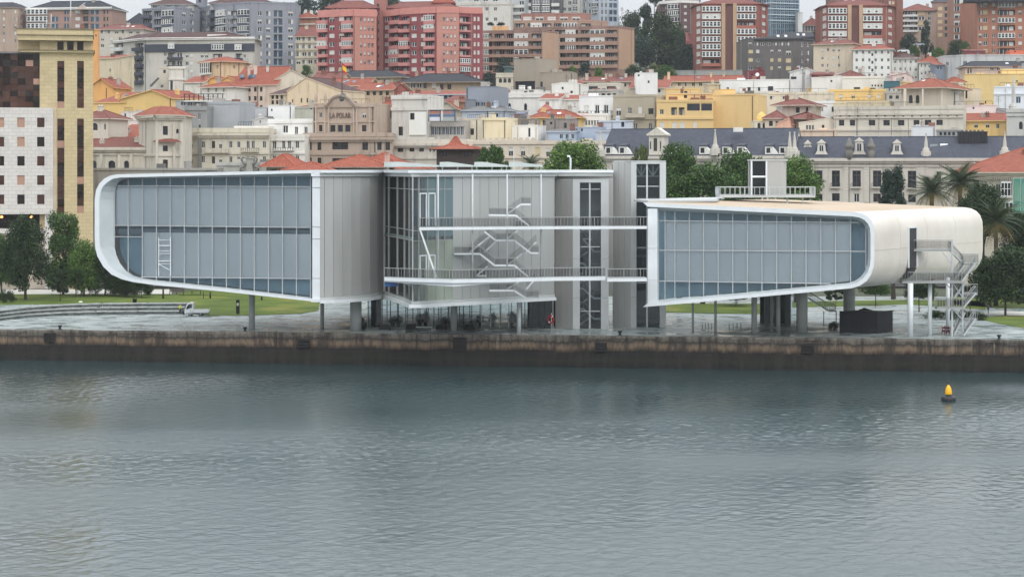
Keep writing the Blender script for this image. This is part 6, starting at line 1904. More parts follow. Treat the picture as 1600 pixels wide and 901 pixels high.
t=B('apartment_tower','larger red brick tower with salmon flank and pink balconies',RED,[(599,716),(626,706),(682,697),(717,698),(735.5,701),(753.5,701.5)],25,
  [(0,604.5,604.5,1,30.5,109,7,7,7,'mixw'),(0,617.5,617.5,1,30.5,109,7,12,8,'mixt',1.2),(1,633,633,1,30.5,109,7,13,8,'mixt',1.3),(1,647,647,1,30.5,109,7,8,7,'mixw'),(1,661,661,1,30.5,109,7,7,7,'mixw'),(1,672,672,1,30.5,109,7,13,8,'mixt',1.3),(2,693.5,711,4,30.5,109,7,2.8,6.5,'mixw'),(3,726,726,1,30.5,109,7,15,9,'mixt',1.2),(4,741.7,747.6,2,30.5,122,8,3.2,7.5,'shut')],('flat',),17,parapet=1.3,
  bal=[(1,633,633,1,35.5,114,7,15,4.6,'balc',1.3,PK),(1,672,672,1,35.5,114,7,14.5,4.6,'balc',1.3,PK),(0,617.5,617.5,1,35.5,114,7,14,4.6,'balc',1.1,PK),(1,672,672,1,28.5,41,2,14,8,'mixg',1.25),(1,633,633,1,69,69,1,14,8,'gal5',1.25),(0,617.5,617.5,1,82,95,2,13.5,8,'mixg',1.05),(3,726,726,1,36,101,6,17,3.6,'balc',.5,PK),(3,726,726,1,95.5,108.5,2,16,8,'mixg',.6)],bands=[(22,2.2)],trim=mat('band_salmon',c(200,134,124),.8,0,.1,.4))
skin(t,682.2,696.95,717,697.95,19.5,122,[(693.5+5.83*i,30.5+13.08*j,3.2,7) for i in range(4) for j in range(7)],SALMW)
B('penthouse','terracotta roofed attic on the larger red tower',c(176,110,102),[(600,720),(710,714)],12.5,[(0,606,704,9,16,16,1,6,5,'mixb')],('hip',2,'old',1.0),11,base=ZP(26,716))
B('roof_turret','bright red tiled turret rising from the larger red tower roof',c(178,84,78),[(676,718),(709,718)],3.5,[],('hip',-8,'terra',.5),9,base=ZP(18,718))
B('apartment_building','pale cream block with few small windows behind the larger red tower',c(206,200,190),[(716,868),(798,866)],5.5,[(0,748,774,3,14.5,30.5,2,5,5.5,'dark')],('flat',),14,bands=[(7.5,.4)])
B('apartment_building','white block with slate upper storey behind the cream block',c(196,196,194),[(706,902),(830,900)],-4,[(0,744,774,3,0,0,1,8,5,'dark')],('hip',-12,'slate',.5),12)
WB=mat('balcony_white',c(206,206,202),.7,0,.1,.5)
B('apartment_building','white flats with continuous balconies in front of the skyline',c(168,172,172),[(797,880),(820,878)],-6,[(0,801,815,2,5,38,4,8,6,'dark')],('flat',),14,bal=[(0,808.5,808.5,1,10.5,43.5,4,22,4,'balc',1.3,WB)])
B('apartment_building','white flats with dark vertical strips between glazed bays',c(92,92,94),[(820,884),(877,882)],-8,[(0,826,826,1,4,26,3,8,8,'plain')],('flat',),14,bal=[(0,838,853,2,4,26,3,12.5,9,'mixg',1.0),(0,825,825,1,8,30,3,10,5,'balc',1.2,WB),(0,868,868,1,8,30,3,12,5,'balc',1.2,WB)])
B('apartment_tower','pale stone tower with glazed corner bays on the skyline',c(198,196,188),[(877,892),(908,890)],-12,[(0,890,890,1,5,25,3,5,6,'dark'),(0,882,882,1,5,25,3,4,5,'mixr')],('flat',),14,bal=[(0,899,899,1,4,25,3,7,9,'gal3',1.0)])
B('apartment_tower','blue grey glazed tower at the skyline gap',c(168,176,188),[(908,896),(936,890),(966.5,894)],-14,[(0,913,932,3,-2,19,3,6,7,'mixb'),(1,941,947,2,-2,30,4,3,8,'dark'),(1,958,958,1,-2,30,4,12,8,'blue')],('flat',),15,bal=[(0,930,930,1,8,18,2,8,6,'gal3',.9)])
BRB=c(150,118,104);TAN=wall_mat(c(182,144,116),.15);BRM=mat('balcony_brown',c(156,124,108),.8,0,.12,.5)
t=B('apartment_building','upper long brown flats with stepped top storeys and brick end',BRB,[(803,792),(966,783),(991,795)],45.5,
  [(0,814,956,8,51.5,99.5,5,16,8,'mixt',1.4)],('flat',),16,bal=[(0,884.5,884.5,1,56.8,104.8,5,162,3.6,'balc',1.3,BRM),(0,934,934,1,51,99,5,23,7.6,'mixg',1.2),(0,892,892,1,51,75,3,16,7.6,'mixg',1.2),(0,868,868,1,63,99,4,15,7.6,'mixg',1.2)])
skin(t,966.3,783.1,991,794.9,45,108,[],TAN)
t=B('apartment_building','recessed brown storey stepped above the upper long flats',c(168,138,118),[(802,802),(925,800),(950,806)],34.5,[(0,812,915,6,40.5,40.5,1,16,7,'mixt',1.0)],('flat',),13,base=ZP(50,800),bal=[(0,890,890,1,40,40,1,24,7.5,'gal5',.8),(0,838,838,1,40,40,1,18,7.5,'galw',.8)])
t=B('apartment_building','topmost brown attic storey of the upper long flats',c(160,116,104),[(814,812),(909,810),(923,814)],23.5,[(0,824,900,5,29.5,29.5,1,13,6,'mixw')],('flat',),10,base=ZP(38,806))
t=B('apartment_building','lower brown flats with broad tan brick end wall',BRB,[(752,748),(847,744),(873,756)],50.5,
  [(0,761,838,5,57,107,5,15,8,'mixt',1.4)],('flat',),15,bal=[(0,799.5,799.5,1,62.6,112.6,5,94,3.8,'balc',1.3,BRM),(0,759,759,1,57,107,5,11,8,'mixg',1.2),(0,815,815,1,57,82,3,22,8,'mixg',1.2),(0,807,807,1,94,94,1,8,7,'gal3',1.2)])
skin(t,847.3,744.1,873,755.9,50,113,[],TAN)
extra(t,'roof_room',769,795,41,50,752,5,wall_mat(c(214,168,112)));extra(t,'roof_room',820,831,27,35,812,5,wall_mat(c(204,178,140)))
for px,w_,lb in ((766,12,'round clipped bush on the brown flats roof, smaller'),(783,14,'round clipped bush on the brown flats roof, larger')):
    tree('roof_shrub',lb,px,40,33,w_,775,'bush','blue','shrub',None,0,ZP(41,775),True)
t=B('apartment_tower','dark maroon tower with small white windows behind the brick tower',c(104,78,78),[(1030,860),(1064,852),(1092,856)],7,[(1,1071,1083.5,2,11,53,5,4.5,4.5,'shut'),(0,1037,1037,1,12,32,3,8,6,'terr',1.0)],('flat',),15,bal=[(0,1053,1053,1,11,41,4,16,7,'mixg',1.0)],trim=WT,parapet=1.2)
extra(t,'roof_room',1040,1095,-6,3,862,6,mat('roof_dark',c(112,106,106),.8))
B('house','small pink gabled house wall left of the brick tower',c(206,122,122),[(1074,828),(1092,828)],57,[],('mono',50,'old',.3),8)
BRK,BRKD,TANS=c(152,88,74),c(112,74,68),c(186,150,116)
def brick_tower(label,x0,ye,yr,Y,rows,d=16):
    """two glazed bays either side of a recessed stair strip: x0 is the left pixel of the left bay"""
    y0,y1,n_=rows
    t=B('apartment_tower',label,BRK,[(x0-10,Y+9),(x0,Y),(x0+93,Y),(x0+104,Y+8)],ye,
      [(1,x0+15,x0+15,1,y0,y1,n_,27,8.5,'mixt',1.2),(1,x0+70,x0+70,1,y0,y1,n_,28,8.5,'mixt',1.2),(2,x0+98,x0+98,1,y0,y1,n_,6,7,'shut'),(0,x0-5,x0-5,1,y0,y1,n_,6,7,'shut')],
      ('hip',yr,'old',1.0,.5),d)
    rnd=random.Random(int(x0))
    F=frpx(x0,Y,x0+93,Y)
    for j in range(n_):
        py=lerp(y0,y1,j/(n_-1))
        for cx_,w_ in ((x0+15,29),(x0+70,30)):
            q=rnd.random()
            a,z1=F.uz(cx_-w_/2,py-4.3);b2,z0=F.uz(cx_+w_/2,py+4.3)
            if q < .68: inst(proto(rnd.choice(('gal5','galw','gal5'))),'glazed_bay',t,F.w((a+b2)/2,0,(z0+z1)/2),0,(b2-a,1.1,z1-z0))
            else: inst(proto('balc',mat('balcony_brick',c(166,100,84),.8,0,.1,.5)),'balcony',t,F.w((a+b2)/2,0,z0-.1),0,(b2-a,1.1,1.25))
    for xa,xb,m_,out in ((31,37,TANS,-.8),(37.2,48.8,BRKD,.0),(49,55,TANS,-.8)):
        mb=MB();mb.box(F,F.uz(x0+xa,0)[0],F.uz(x0+xb,0)[0],out-.05,-.02 if out else -.02,ZP(118,Y),ZP(ye-3,Y));mb.build('brick_pier',wall_mat(m_,.2),t)
    return t
brick_tower('brick tower with two glazed bays and dark recessed strip, beside the green slope',1096,8.5,0,803,(14.5,97,8))
brick_tower('second brick tower with glazed bays, right of the skyline house',1293,11,2,803,(17.5,89,7))
B('apartment_tower','plain brick slab rising beside the second brick tower',c(146,98,82),[(1388,812),(1411,812)],-8,[(0,1395.5,1395.5,1,5,77,7,4,5,'cream'),(0,1390.5,1390.5,1,5,77,7,3,6,'shut')],('flat',),12)
B('apartment_tower','tall dark brick block behind the second brick tower',c(128,92,82),[(1295,850),(1410,848)],-2,[(0,1310,1345,4,1,1,1,5,4,'mixr')],('flat',),14)
TGL=mat('curtain_glass',c(112,138,152),.12,0,.15,.5)
t=B('glass_tower','blue green glass office tower on the skyline',c(150,172,186),[(1176,872),(1203,858),(1249,864)],-14,[(0,1182,1197,3,-4,50,7,6.5,8,'blue'),(1,1208,1244,7,-4,50,7,5,8,'blue')],('flat',),16,cmat=TGL,bands=[(-.2,.5),(8.8,.5),(17.8,.5),(26.8,.5),(35.8,.5)],trim=mat('glass_band',c(176,192,200),.4))
B('apartment_building','slim white wall block next to the glass tower',c(206,206,204),[(1247,855),(1254,855)],20,[],('flat',),10,parapet=.1)
B('house','terracotta roofed house with white columned gallery on the skyline',c(190,186,180),[(1256,872),(1286,872)],39.5,[(0,1260,1282,6,44.5,44.5,1,2.6,8,'blue')],('hip',29,'old',.6),12)
B('apartment_building','beige flats under a low terracotta roof between brick towers',c(178,152,134),[(1409,882),(1462,880)],16.5,[(0,1422,1422,1,21,45,4,22,6.5,'mixt',1.0),(0,1440,1440,1,21,45,4,10,6,'mixc'),(0,1452,1452,1,21,45,4,5,6,'dark')],('hip',6.5,'old',1.0),14,bal=[(0,1422,1422,1,25,49,4,24,3,'balc',1.1,WB)])
B('apartment_building','brown block with cream blinds behind the low terracotta roof',c(160,128,112),[(1456,900),(1484,898)],3,[(0,1469,1469,1,14,55,5,7,6,'cream'),(0,1478,1478,1,14,55,5,4,6,'plain')],('hip',-4,'slate',.5),14)
B('apartment_tower','brown brick tower with paired cream blinds left of the slate roofed flats',c(146,108,92),[(1480,862),(1517,858)],-10,[(0,1498,1498,1,3,80,8,15,6.5,'mixb'),(0,1511.5,1511.5,1,3,80,8,5,6,'mixc')],('flat',),14)
t=B('apartment_tower','orange brick flats with dark glazed balconies at the picture edge',c(172,112,86),[(1514,792),(1527,774),(1630,770)],3.5,[(1,1531.5,1531.5,1,8,104,9,5,6.5,'mixb'),(1,1539.5,1539.5,1,8,104,9,7,7,'mixc'),(1,1552.5,1552.5,1,8,104,9,5,6,'mixr'),(1,1572.5,1572.5,1,8,104,9,27,8,'terr',1.2),(1,1594,1594,1,8,104,9,6,6,'mixw'),(1,1608,1608,1,8,104,9,7,7,'mixc')],('flat',),16,bal=[(1,1572.5,1572.5,1,8,56,3,27,7.6,'gal5',.5)])
extra(t,'mansard',1512,1632,-7,3,768,8,SLATED)

# ---- second row down the hill
DKB=mat('slate_cladding',c(58,61,72),.7,0,.1,.5)
t=B('apartment_building','long pale flats with black band under a brown roof',c(188,182,172),[(178,722),(226,706),(398,700)],66.5,
  [(0,186,186,1,72.5,124,5,13,8,'mixt',1.2),(0,199.5,207,2,85.5,124,4,4,6,'mixw'),(0,217.5,217.5,1,72.5,124,5,13,8,'mixt',1.2),(1,258,258,1,85,111,3,4,6,'mixb'),(1,268,268,1,86,112,3,12,7,'mixt',1.0),(1,280.5,280.5,1,86,112,3,9,7,'dark'),(1,292,299,2,87,124,4,5,6,'mixw'),(1,315.5,322.5,2,87,124,4,5,6,'mixw'),(1,373,373,1,88,100,2,10,8,'mixt',1.0),(1,382,382,1,88,100,2,4,5,'mixw'),(1,340,340,1,88,112,3,14,7,'mixt',1)],
  ('hip',50.5,'brown',1.3,.6),16,bal=[(0,186,186,1,77.5,129,5,15,4.2,'balc',1.4,WB),(0,217.5,217.5,1,77.5,129,5,14,4.2,'balc',1.4,DKB),(1,274,274,1,91.5,117.5,3,23,3.6,'balc',1.2,DKB),(1,268.5,268.5,1,72,72,1,10,9,'galw',.9),(1,341,341,1,74,74,1,19,8,'gal5',.9),(1,373,373,1,74,74,1,11,9,'galw',.9),(1,373,373,1,93,93,1,13,3.5,'balc',1.0,DKB)],
  bands=[(66,1.0)],trim=WT)
F=frpx(226,705.9,398,699.9);mb=MB();mb.box(F,.02,F.L,-.3,-.05,ZP(81,703),ZP(69,703));mb.build('slate_band',DKB,t)
for px in (258,281,292,299,315.5,322.5,381.5):
    u,z=F.uz(px,74.5);inst(proto('mixw' if False else 'shut'),'window',t,F.w(u,-.31,z),F.ang,(1.1,.25,1.5))
extra(t,'roof_room',324,354,54,61,704,5,WT)
t=B('apartment_building','dark grey flats with slate roof and lit cream blinds',c(104,98,96),[(1158,746),(1168,736),(1240,733),(1272,743)],64,[(1,1172,1240,8,69,69,1,6,5,'mixb'),(1,1173,1173,1,81,107,3,7,6,'mixc'),(1,1184,1184,1,81,107,3,5,6,'mixr'),(1,1206,1218,2,81,107,3,5,6,'mixc'),(1,1232,1232,1,83,107,3,8,7,'mixc'),(2,1253.5,1262.5,2,70,108,4,4,7,'mixr')],('flat',),16,parapet=.3)
F=frpx(1166,736,1240,733)
t2=thing('slate_roof','sloping slate roof with skylights on the dark grey flats','roof',P(1220,60,738))
mb=MB();p_=[P(1178,61,735),P(1240,60.5,732.6),P(1272,57,743),P(1270,51,752),P(1236,50,748)]
mb.poly(p_,0,[(0,0),(20,0),(28,0),(28,5),(15,5)]);mb.poly([(p[0],p[1],ZP(64,736)) for p in reversed(p_)])
for k in range(5):
    a,b2=p_[k],p_[(k+1) % 5];mb.poly([(a[0],a[1],ZP(64,736)),(b2[0],b2[1],ZP(64,736)),b2,a])
mb.build('slope',SLATED,t2)
for px,py,Y in ((1216,56.5,741),(1228,56.5,741),(1247,54.5,746),(1256,54.5,746)):
    p=P(px,py,Y-5);mb=MB();mb.hexa([(p[0]-.5,p[1],p[2]-.4),(p[0]+.5,p[1],p[2]-.4),(p[0]+.5,p[1]+.8,p[2]+.3),(p[0]-.5,p[1]+.8,p[2]+.3)],[(p[0]-.5,p[1],p[2]-.25),(p[0]+.5,p[1],p[2]-.25),(p[0]+.5,p[1]+.8,p[2]+.45),(p[0]-.5,p[1]+.8,p[2]+.45)]);mb.build('skylight',FRAMEW,t2)
B('house','beige four storey house with terracotta roof beside the dark grey flats',c(206,188,164),[(1271,720),(1333,714)],69.5,[(0,1285,1311,4,78,115,4,3.4,5,'mixr')],('hip',61.5,'old',.8,4),13)
B('house','white terraced house with the widest terracotta roof in the upper row',c(222,220,214),[(1333,706),(1394,703)],77,[(0,1338.5,1388,6,82,118,4,3.6,5,'dark'),(0,1363,1363,1,85.5,122,4,3,4.5,'plain')],('hip',70,'terra',.8,4),13)
B('house','white terraced house under a brown roof',c(214,212,206),[(1395,709),(1436,708)],90.5,[(0,1399,1431,5,96,120,3,3.2,5,'mixb')],('hip',83.5,'brown',.8,4),12)
B('house','narrow white terraced house with terracotta roof near the grey warehouse',c(218,214,206),[(1436,700),(1470,698)],97,[(0,1440,1464,5,103,125,3,2.6,5,'mixb')],('hip',88.5,'terra',.8,3),11)
B('house','small blue grey house with red roof beside the grey warehouse',c(124,132,146),[(1461,688),(1476,688)],101,[(0,1468,1468,1,106,106,1,8,4,'blue')],('mono',96,'terra',.4),8)
B('warehouse','long pale grey gabled warehouse beneath the orange brick flats',c(190,190,190),[(1474,690),(1502,684),(1640,682)],89,[(0,1480,1480,1,100,100,1,4,5,'blue'),(1,1508,1508,1,99,110,2,6,6,'blue')],('flat',),14,parapet=.4)
B('hall_building','pink walled hall with curved grey green roof',c(206,178,160),[(1508,642),(1640,640)],103.5,[(0,1513,1517,2,111,111,1,2.4,8,'plain'),(0,1550,1560,2,108,108,1,6,4,'dark')],('hip',96,'dslate',.8,3),14)
B('house','large plain yellow party wall house at the picture edge',c(222,190,120),[(1507,600),(1620,596)],117,[(0,1589,1589,1,127,127,1,3,2,'plain'),(0,1540,1540,1,160,160,1,2,4,'plain')],('flat',),12,parapet=.2,dirt=.12)
B('house','raised yellow house end stepped above the yellow party wall',c(224,192,124),[(1566,606),(1630,604)],108,[],('mono',104,'flat',.1),10,dirt=.12)
B('house','maroon brick attic box on the long pale warehouse',c(132,70,70),[(1510,700),(1540,700)],79,[(0,1528,1532,1,83,83,1,4,3,'dark')],('mono',76,'old',.4),7)
B('house','orange painted attic hut at the right picture edge',c(214,104,66),[(1578,698),(1612,698)],79,[(0,1586,1586,1,81,81,1,3,2,'plain')],('flat',),6,parapet=.1)

# ---- third row, roofs and cubes
B('house','brick house with bright terracotta roof right of the yellow tower',c(158,84,80),[(145,653),(157,653)],93,[(0,149,153,2,97,116,2,3,8,'blue')],('mono',86,'terra',.5),11)
B('house','beige gable walled house beside the black banded flats',c(208,192,160),[(156,652),(178,650)],91,[(0,172,172,1,110,110,1,2.5,5,'dark')],('mono',84,'terra',.4),12)
B('house','orange gable house peeping right of the yellow tower',c(226,164,84),[(140,590),(177,588)],137,[],('front',123.5,'terra',.6),12)
t=B('house','yellow house with long terracotta roof and gabled end',c(228,186,104),[(145,520),(196,516)],160,[],('mono',142,'terra',.3),15,dirt=.12)
B('house','yellow gable end with twin white framed windows',c(228,188,108),[(188,517),(268,508)],154.5,[(0,239.5,250,2,156,156,1,5,9,'dark'),(0,270,270,1,158,158,1,3,5,'plain')],('front',141,'terra',.5,.63),14,dirt=.12)
B('lift_shaft','white concrete lift shaft with open doorway bays',c(212,208,198),[(264,628),(289,628)],107,[(0,268,268,1,134,134,1,4,16,'plain'),(0,282,282,1,136,136,1,7,18,'shut')],('flat',),6,bands=[(124,.5),(106.5,.6)])
t=B('stair_block','pale rendered stair block with outside steps beside the lift shaft',c(198,190,174),[(247,634),(266,634)],107.5,[(0,257,257,1,112,112,1,4,5,'plain'),(0,253,253,1,135,135,1,5,5,'dark')],('flat',),7)
mb=MB();mb.bar(P(235,135,632),P(248,122,632),1.2,.5);mb.build('outside_stair',mat('stair_dark',c(96,96,96),.8),t)
B('house','peach walled house with bright hipped terracotta roof and white gallery',c(218,186,146),[(314,612),(346,604),(382,610)],97.5,[(0,340,340,1,105,105,1,3,6,'dark'),(1,366,366,1,105,105,1,3,6,'dark')],('hip',88,'terra',1.2,.12),12,bal=[(0,323,323,1,107,107,1,16,19,'gal5',.9)])
B('house','orange gabled row house below the peach walled house',c(226,170,92),[(313,590),(346,588)],128,[],('front',121,'terra',.5,.7),11)
B('house','low white walled house with terracotta roof left of the orange gables',c(214,208,196),[(288,585),(316,584)],128.5,[(0,300,308,2,134,134,1,3,5,'shut')],('mono',118,'terra',.5),10)
B('house','second orange gable house nearer the big pink terrace',c(228,172,96),[(343,588),(370,586)],127.5,[],('front',120,'terra',.5,.5),10)
B('house','white house below the orange gables with hipped terracotta roof',c(216,212,204),[(316,560),(366,556)],136,[(0,326,350,3,141,141,1,4,6,'mixb')],('hip',128,'terra',.8,4),11)
t=B('terraced_house','pink terrace with large terracotta roof, skylights and chimneys',c(206,184,168),[(362,565),(432,560)],133,[(0,371,408,5,140,154,2,4.2,7,'brown'),(0,371,408,5,167,167,1,4.2,5,'brown')],('gable',104,'terra',.4),17,chim=[(389,109,4,9),(399,108,5,12),(418,108,4,10)])
for px in (378,391,396,407,416):
    Y=567.5;p=P(px,123,566);mb=MB();mb.hexa([(p[0]-.6,p[1],p[2]),(p[0]+.6,p[1],p[2]),(p[0]+.6,p[1]+1.4,p[2]+.9),(p[0]-.6,p[1]+1.4,p[2]+.9)],[(p[0]-.6,p[1]-.2,p[2]+.25),(p[0]+.6,p[1]-.2,p[2]+.25),(p[0]+.6,p[1]+1.2,p[2]+1.15),(p[0]-.6,p[1]+1.2,p[2]+1.15)]);mb.build('skylight',GLASSB if px != 416 else FRAMEW,t)
B('house','pale gable wall house attached to the pink terrace',c(214,200,180),[(430,562),(486,562)],124,[],('front',110.5,'old',.3,.45),14)
B('house','cream house with a brown tiled roof before the theatre gable',c(206,190,164),[(421,528),(452,524)],147,[(0,426,440,3,152,160,2,4,6,'brown')],('mono',125,'brown',.4),15)
t=B('theatre','cream theatre gable with cut parapet behind the carved beige facade',c(222,198,162),[(449,521),(532,515)],142,[(0,457,457,1,158,158,1,2,5,'plain'),(0,471,480,2,157,157,1,2.4,7,'plain')],('front',121.5,'brown',.2,.36),14)
B('house','terracotta roofed beige house left of the dark slate roofs',c(196,176,150),[(488,600),(532,598)],125,[(0,505,520,2,130,130,1,4,5,'brown')],('gable',114,'old',.6),11)
B('house','terracotta roofed house with pale gable under the flag',c(210,186,160),[(516,575),(572,572)],134,[(0,528,560,4,140,140,1,3.5,5,'brown')],('gable',122.5,'terra',.6),12)
B('apartment_building','long slate roofed block below the first red tower',c(190,172,144),[(497,652),(626,645)],121.5,[(0,582,612,4,126.5,126.5,1,5,7,'mixw'),(0,510,560,5,126.5,126.5,1,5,6,'dark')],('hip',110,'dslate',1.4,6),14)
B('apartment_building','second long slate roofed block below the larger red tower',c(176,152,126),[(626,632),(750,628)],128.5,[(0,645,655,2,134,134,1,8,8,'dark'),(0,678,678,1,134,134,1,7,9,'shut'),(0,664,664,1,134,134,1,5,8,'plain'),(0,690,702,2,136,136,1,6,8,'brown')],('hip',115,'dslate',1.6,7),14)
B('house','brick gabled terracotta house right of the flag',c(192,166,138),[(557,562),(612,558)],140.5,[(0,565,605,5,146,146,1,5,6,'brown')],('gable',129,'terra',.6),13)
B('house','red brick gable end touching the terracotta loggia',c(160,90,76),[(611,559),(645,562)],146,[(0,621,621,1,150,150,1,3,4,'plain')],('front',131,'old',.4,.4),12)
t=B('house','terracotta roofed loggia house with a row of white posts',c(178,190,204),[(626,545),(722,542)],147.5,[(0,640,705,8,152,152,1,7,6,'plain',.8),(0,655,668,2,161,161,1,9,8,'galw' if False else 'shut')],('mono',140.5,'terra',.8),11)
B('house','brown roofed low house right of the loggia',c(176,140,110),[(692,530),(729,528)],158,[(0,700,715,2,164,164,1,4,5,'dark')],('mono',148,'old',.5),10)
B('house','small red roofed dormer house in front of the brown roof',c(200,190,170),[(684,522),(712,521)],170,[],('front',159,'terra',.6,.5),9)
t=B('house','glowing red roofed attic house with maroon walls and white piers',c(102,46,48),[(585,486),(613,485)],171,[(0,591,607,2,178,178,1,8,10,'plain')],('hip',156.5,'terra',.8,5),10)
B('house','grey balustraded front under the red roofed attic',c(166,158,144),[(585,470),(613,470)],191,[(0,596,604,2,203,203,1,4,10,'dark')],('flat',),10,chim=[])
t=B('plant_room','blue grey metal clad plant room with strip windows',c(140,146,156),[(728,505),(776,503)],136,[(0,746,772,4,164,164,1,6,8,'blue')],('flat',),12,dirt=.15,parapet=.1)
B('plant_room','lower metal clad annex beside the blue grey plant room',c(126,130,136),[(727,498),(743,498)],156,[],('flat',),8,dirt=.15,parapet=.1)
TAU=c(162,150,134)
B('concrete_block','taupe concrete stepped block left of the terracotta rows',TAU,[(803,655),(838,650)],93,[(0,820,820,1,134,134,1,32,13,'plain',.8)],('flat',),12,parapet=.1,dirt=.12)
B('concrete_block','lower taupe concrete block joined to the stepped block',TAU,[(837,652),(894.5,650)],114,[(0,846,846,1,132,132,1,4,8,'plain')],('flat',),12,parapet=.3,dirt=.12)
t=B('villa','carved cream villa tower with green glazed lantern',c(198,188,168),[(775,640),(802,640)],117,[(0,782,796,3,126,126,1,5,7,'arch')],('flat',),9,bands=[(120,.5)])
extra(t,'lantern',788,801,106,117,643,3,mat('lantern_green',c(70,96,92),.3,0,.2,1));extra(t,'lantern_roof',786,803,103.5,105.8,642.5,4,mat('lantern_roof',c(84,100,100),.6))
B('house','brick red terrace corner with terracotta ridge at the taupe block',c(196,118,88),[(894,632),(914,630)],129,[(0,903,903,1,135,135,1,5,4,'dark')],('mono',120,'terra',.5),10)
t=B('terraced_house','long terracotta row with pale gables under the brown flats',c(196,182,162),[(914,624),(994,620)],127.5,[(0,925,985,8,133,133,1,4,5,'brown')],('gable',119.5,'old',.8),11,chim=[(917,117,5,5),(947,117,3,4),(978,117,4,4)])
B('house','terracotta slope running down beside the white cube',c(200,190,176),[(984,606),(1042,604)],137,[(0,1000,1030,4,142,142,1,4,5,'brown')],('mono',123,'terra',.6),14)
B('house','white cube attic with two tiny dark windows',c(226,224,220),[(994,600),(1027.5,600)],114,[(0,998,998,1,118,118,1,3,3,'plain'),(0,1013.5,1013.5,1,128,128,1,3,4,'plain')],('flat',),9,parapet=.1,dirt=.12)
B('terraced_house','long terracotta roofed cream terrace right of the white cube',c(214,192,150),[(1040,626),(1158,622)],127,[(0,1050,1150,10,132,132,1,5,6,'mixb')],('gable',118,'terra',.9),11,chim=[(1045,115,4,5),(1111,116,3,4),(1131,116,3,4)])
B('retaining_wall','grey concrete retaining wall along the foot of the green slope',c(150,150,146),[(1042,705),(1160,702)],111,[],('flat',),2,parapet=.2,cat='wall')
WHT=c(224,220,212)
t=B('house','white arched monastery like block with rounded openings',WHT,[(770,525),(850,520)],149,[(0,778,778,1,165,165,1,5,9,'arch'),(0,788,788,1,166,166,1,5,10,'arch'),(0,796,821,2,167,167,1,5,11,'arch'),(0,822,822,1,144,144,1,5,3,'plain')],('flat',),12,bands=[(152,.5)])
B('house','stepped white attic above the arched white block',WHT,[(793,545),(842,542)],141.5,[(0,821,821,1,144.5,144.5,1,5,4,'plain')],('flat',),10,parapet=.15,dirt=.2)
B('house','white house with small terracotta lean-to roof',WHT,[(843,512),(873,511)],154,[],('mono',145,'terra',.3),10)
B('house','white attic house with two dark openings and flat top',WHT,[(862,560),(908,558)],131,[(0,879,879,1,138,138,1,3,4,'plain'),(0,893,893,1,144,144,1,4,4,'plain')],('front',129,'flat',.1,.4),10,parapet=.1,dirt=.2)
B('house','small terracotta roofed white house before the attic house',WHT,[(873,516),(912,514)],155,[(0,898,898,1,164,164,1,4,7,'shut')],('mono',147,'terra',.4),10)
B('house','grey balustrade terrace block below the terracotta terrace',c(176,170,162),[(918,575),(966,573)],143,[(0,925,960,5,139+10,149,1,5,6,'brown')],('flat',),9)
B('house','cream terrace with maroon panels below the long terracotta row',c(206,196,180),[(918,600),(968,598)],133,[(0,927,955,2,138,138,1,14,6,'plain')],('flat',),9)
t=B('house','cream yellow house with red pitched roofs in the lower row',c(226,194,118),[(828,482),(905,480)],183,[(0,850,850,1,193,193,1,5,11,'dark'),(0,888,888,1,193,193,1,5,9,'dark')],('hip',171.5,'terra',.8,4),10)
B('house','small pink gable behind the red pitched roofs',c(212,140,128),[(841,492),(866,492)],172,[],('front',162,'flat',.15,.5),7)
t=B('house','white roof terrace house with open french windows',c(226,225,222),[(905,505),(959,503)],151.5,[(0,916,916,1,171,171,1,8,13,'shut'),(0,933,933,1,171,171,1,6.5,14,'dark'),(0,947,947,1,171,171,1,7,14,'dark')],('flat',),10,parapet=.3,dirt=.15,bal=[(0,932,932,1,177,177,1,52,6,'iron',2.0,WT)])
B('house','white lower house with row of slim dark windows',c(226,222,212),[(899,488),(950,487)],181,[(0,916,934,5,192,192,1,3,8,'dark'),(0,902,902,1,194,194,1,2.5,4,'plain')],('flat',),9,dirt=.2)
B('house','taupe modern house with wide balcony between white and yellow houses',c(170,160,138),[(958,497),(1026,494)],152,[(0,966.5,966.5,1,174,174,1,8,12,'half'),(0,984,984,1,173,173,1,6,10,'dark'),(0,1000,1000,1,174,174,1,6,14,'shut'),(0,1017,1017,1,174,174,1,8,9,'brown'),(0,980,993,2,198,198,1,6,12,'dark'),(0,1016,1016,1,198,198,1,5,12,'dark')],('flat',),11,dirt=.12,bal=[(0,994,994,1,181,181,1,30,6,'balc',1.2,mat('taupe_light',c(178,168,150),.8))],bands=[(186,.4)])
YEL=c(222,188,122)
B('house','tall plain yellow wall block, the widest yellow house',YEL,[(1114,494),(1178,490)],150,[],('flat',),12,parapet=.4,dirt=.08)
B('chimney_block','yellow raised chimney block on top of the plain yellow wall',YEL,[(1116,502),(1149,502)],140,[(0,1141,1141,1,148,148,1,4,1.2,'plain')],('flat',),6,parapet=.1,dirt=.08)
B('house','yellow house front with dark sun room and awnings',YEL,[(1026,491),(1114.5,489)],160,[(0,1034,1034,1,175,175,1,6,8,'dark'),(0,1053,1065,2,174,174,1,9,12,'terr',1.0),(0,1083.5,1083.5,1,167.5,167.5,1,20,11,'plain'),(0,1104,1104,1,167.5,167.5,1,17,11,'plain'),(0,1034.5,1034.5,1,197,197,1,7,12,'shut'),(0,1054,1066,2,197,197,1,8,12,'shut'),(0,1086,1086,1,197,197,1,6,13,'shut')],('flat',),11,dirt=.08,bands=[(185,.6)])
B('house','yellow penthouse set back above the sun room',YEL,[(1044,500),(1116,499)],146,[(0,1071,1071,1,146+5,151,1,5,5,'plain')],('mono',144,'flat',.2),9,dirt=.08)
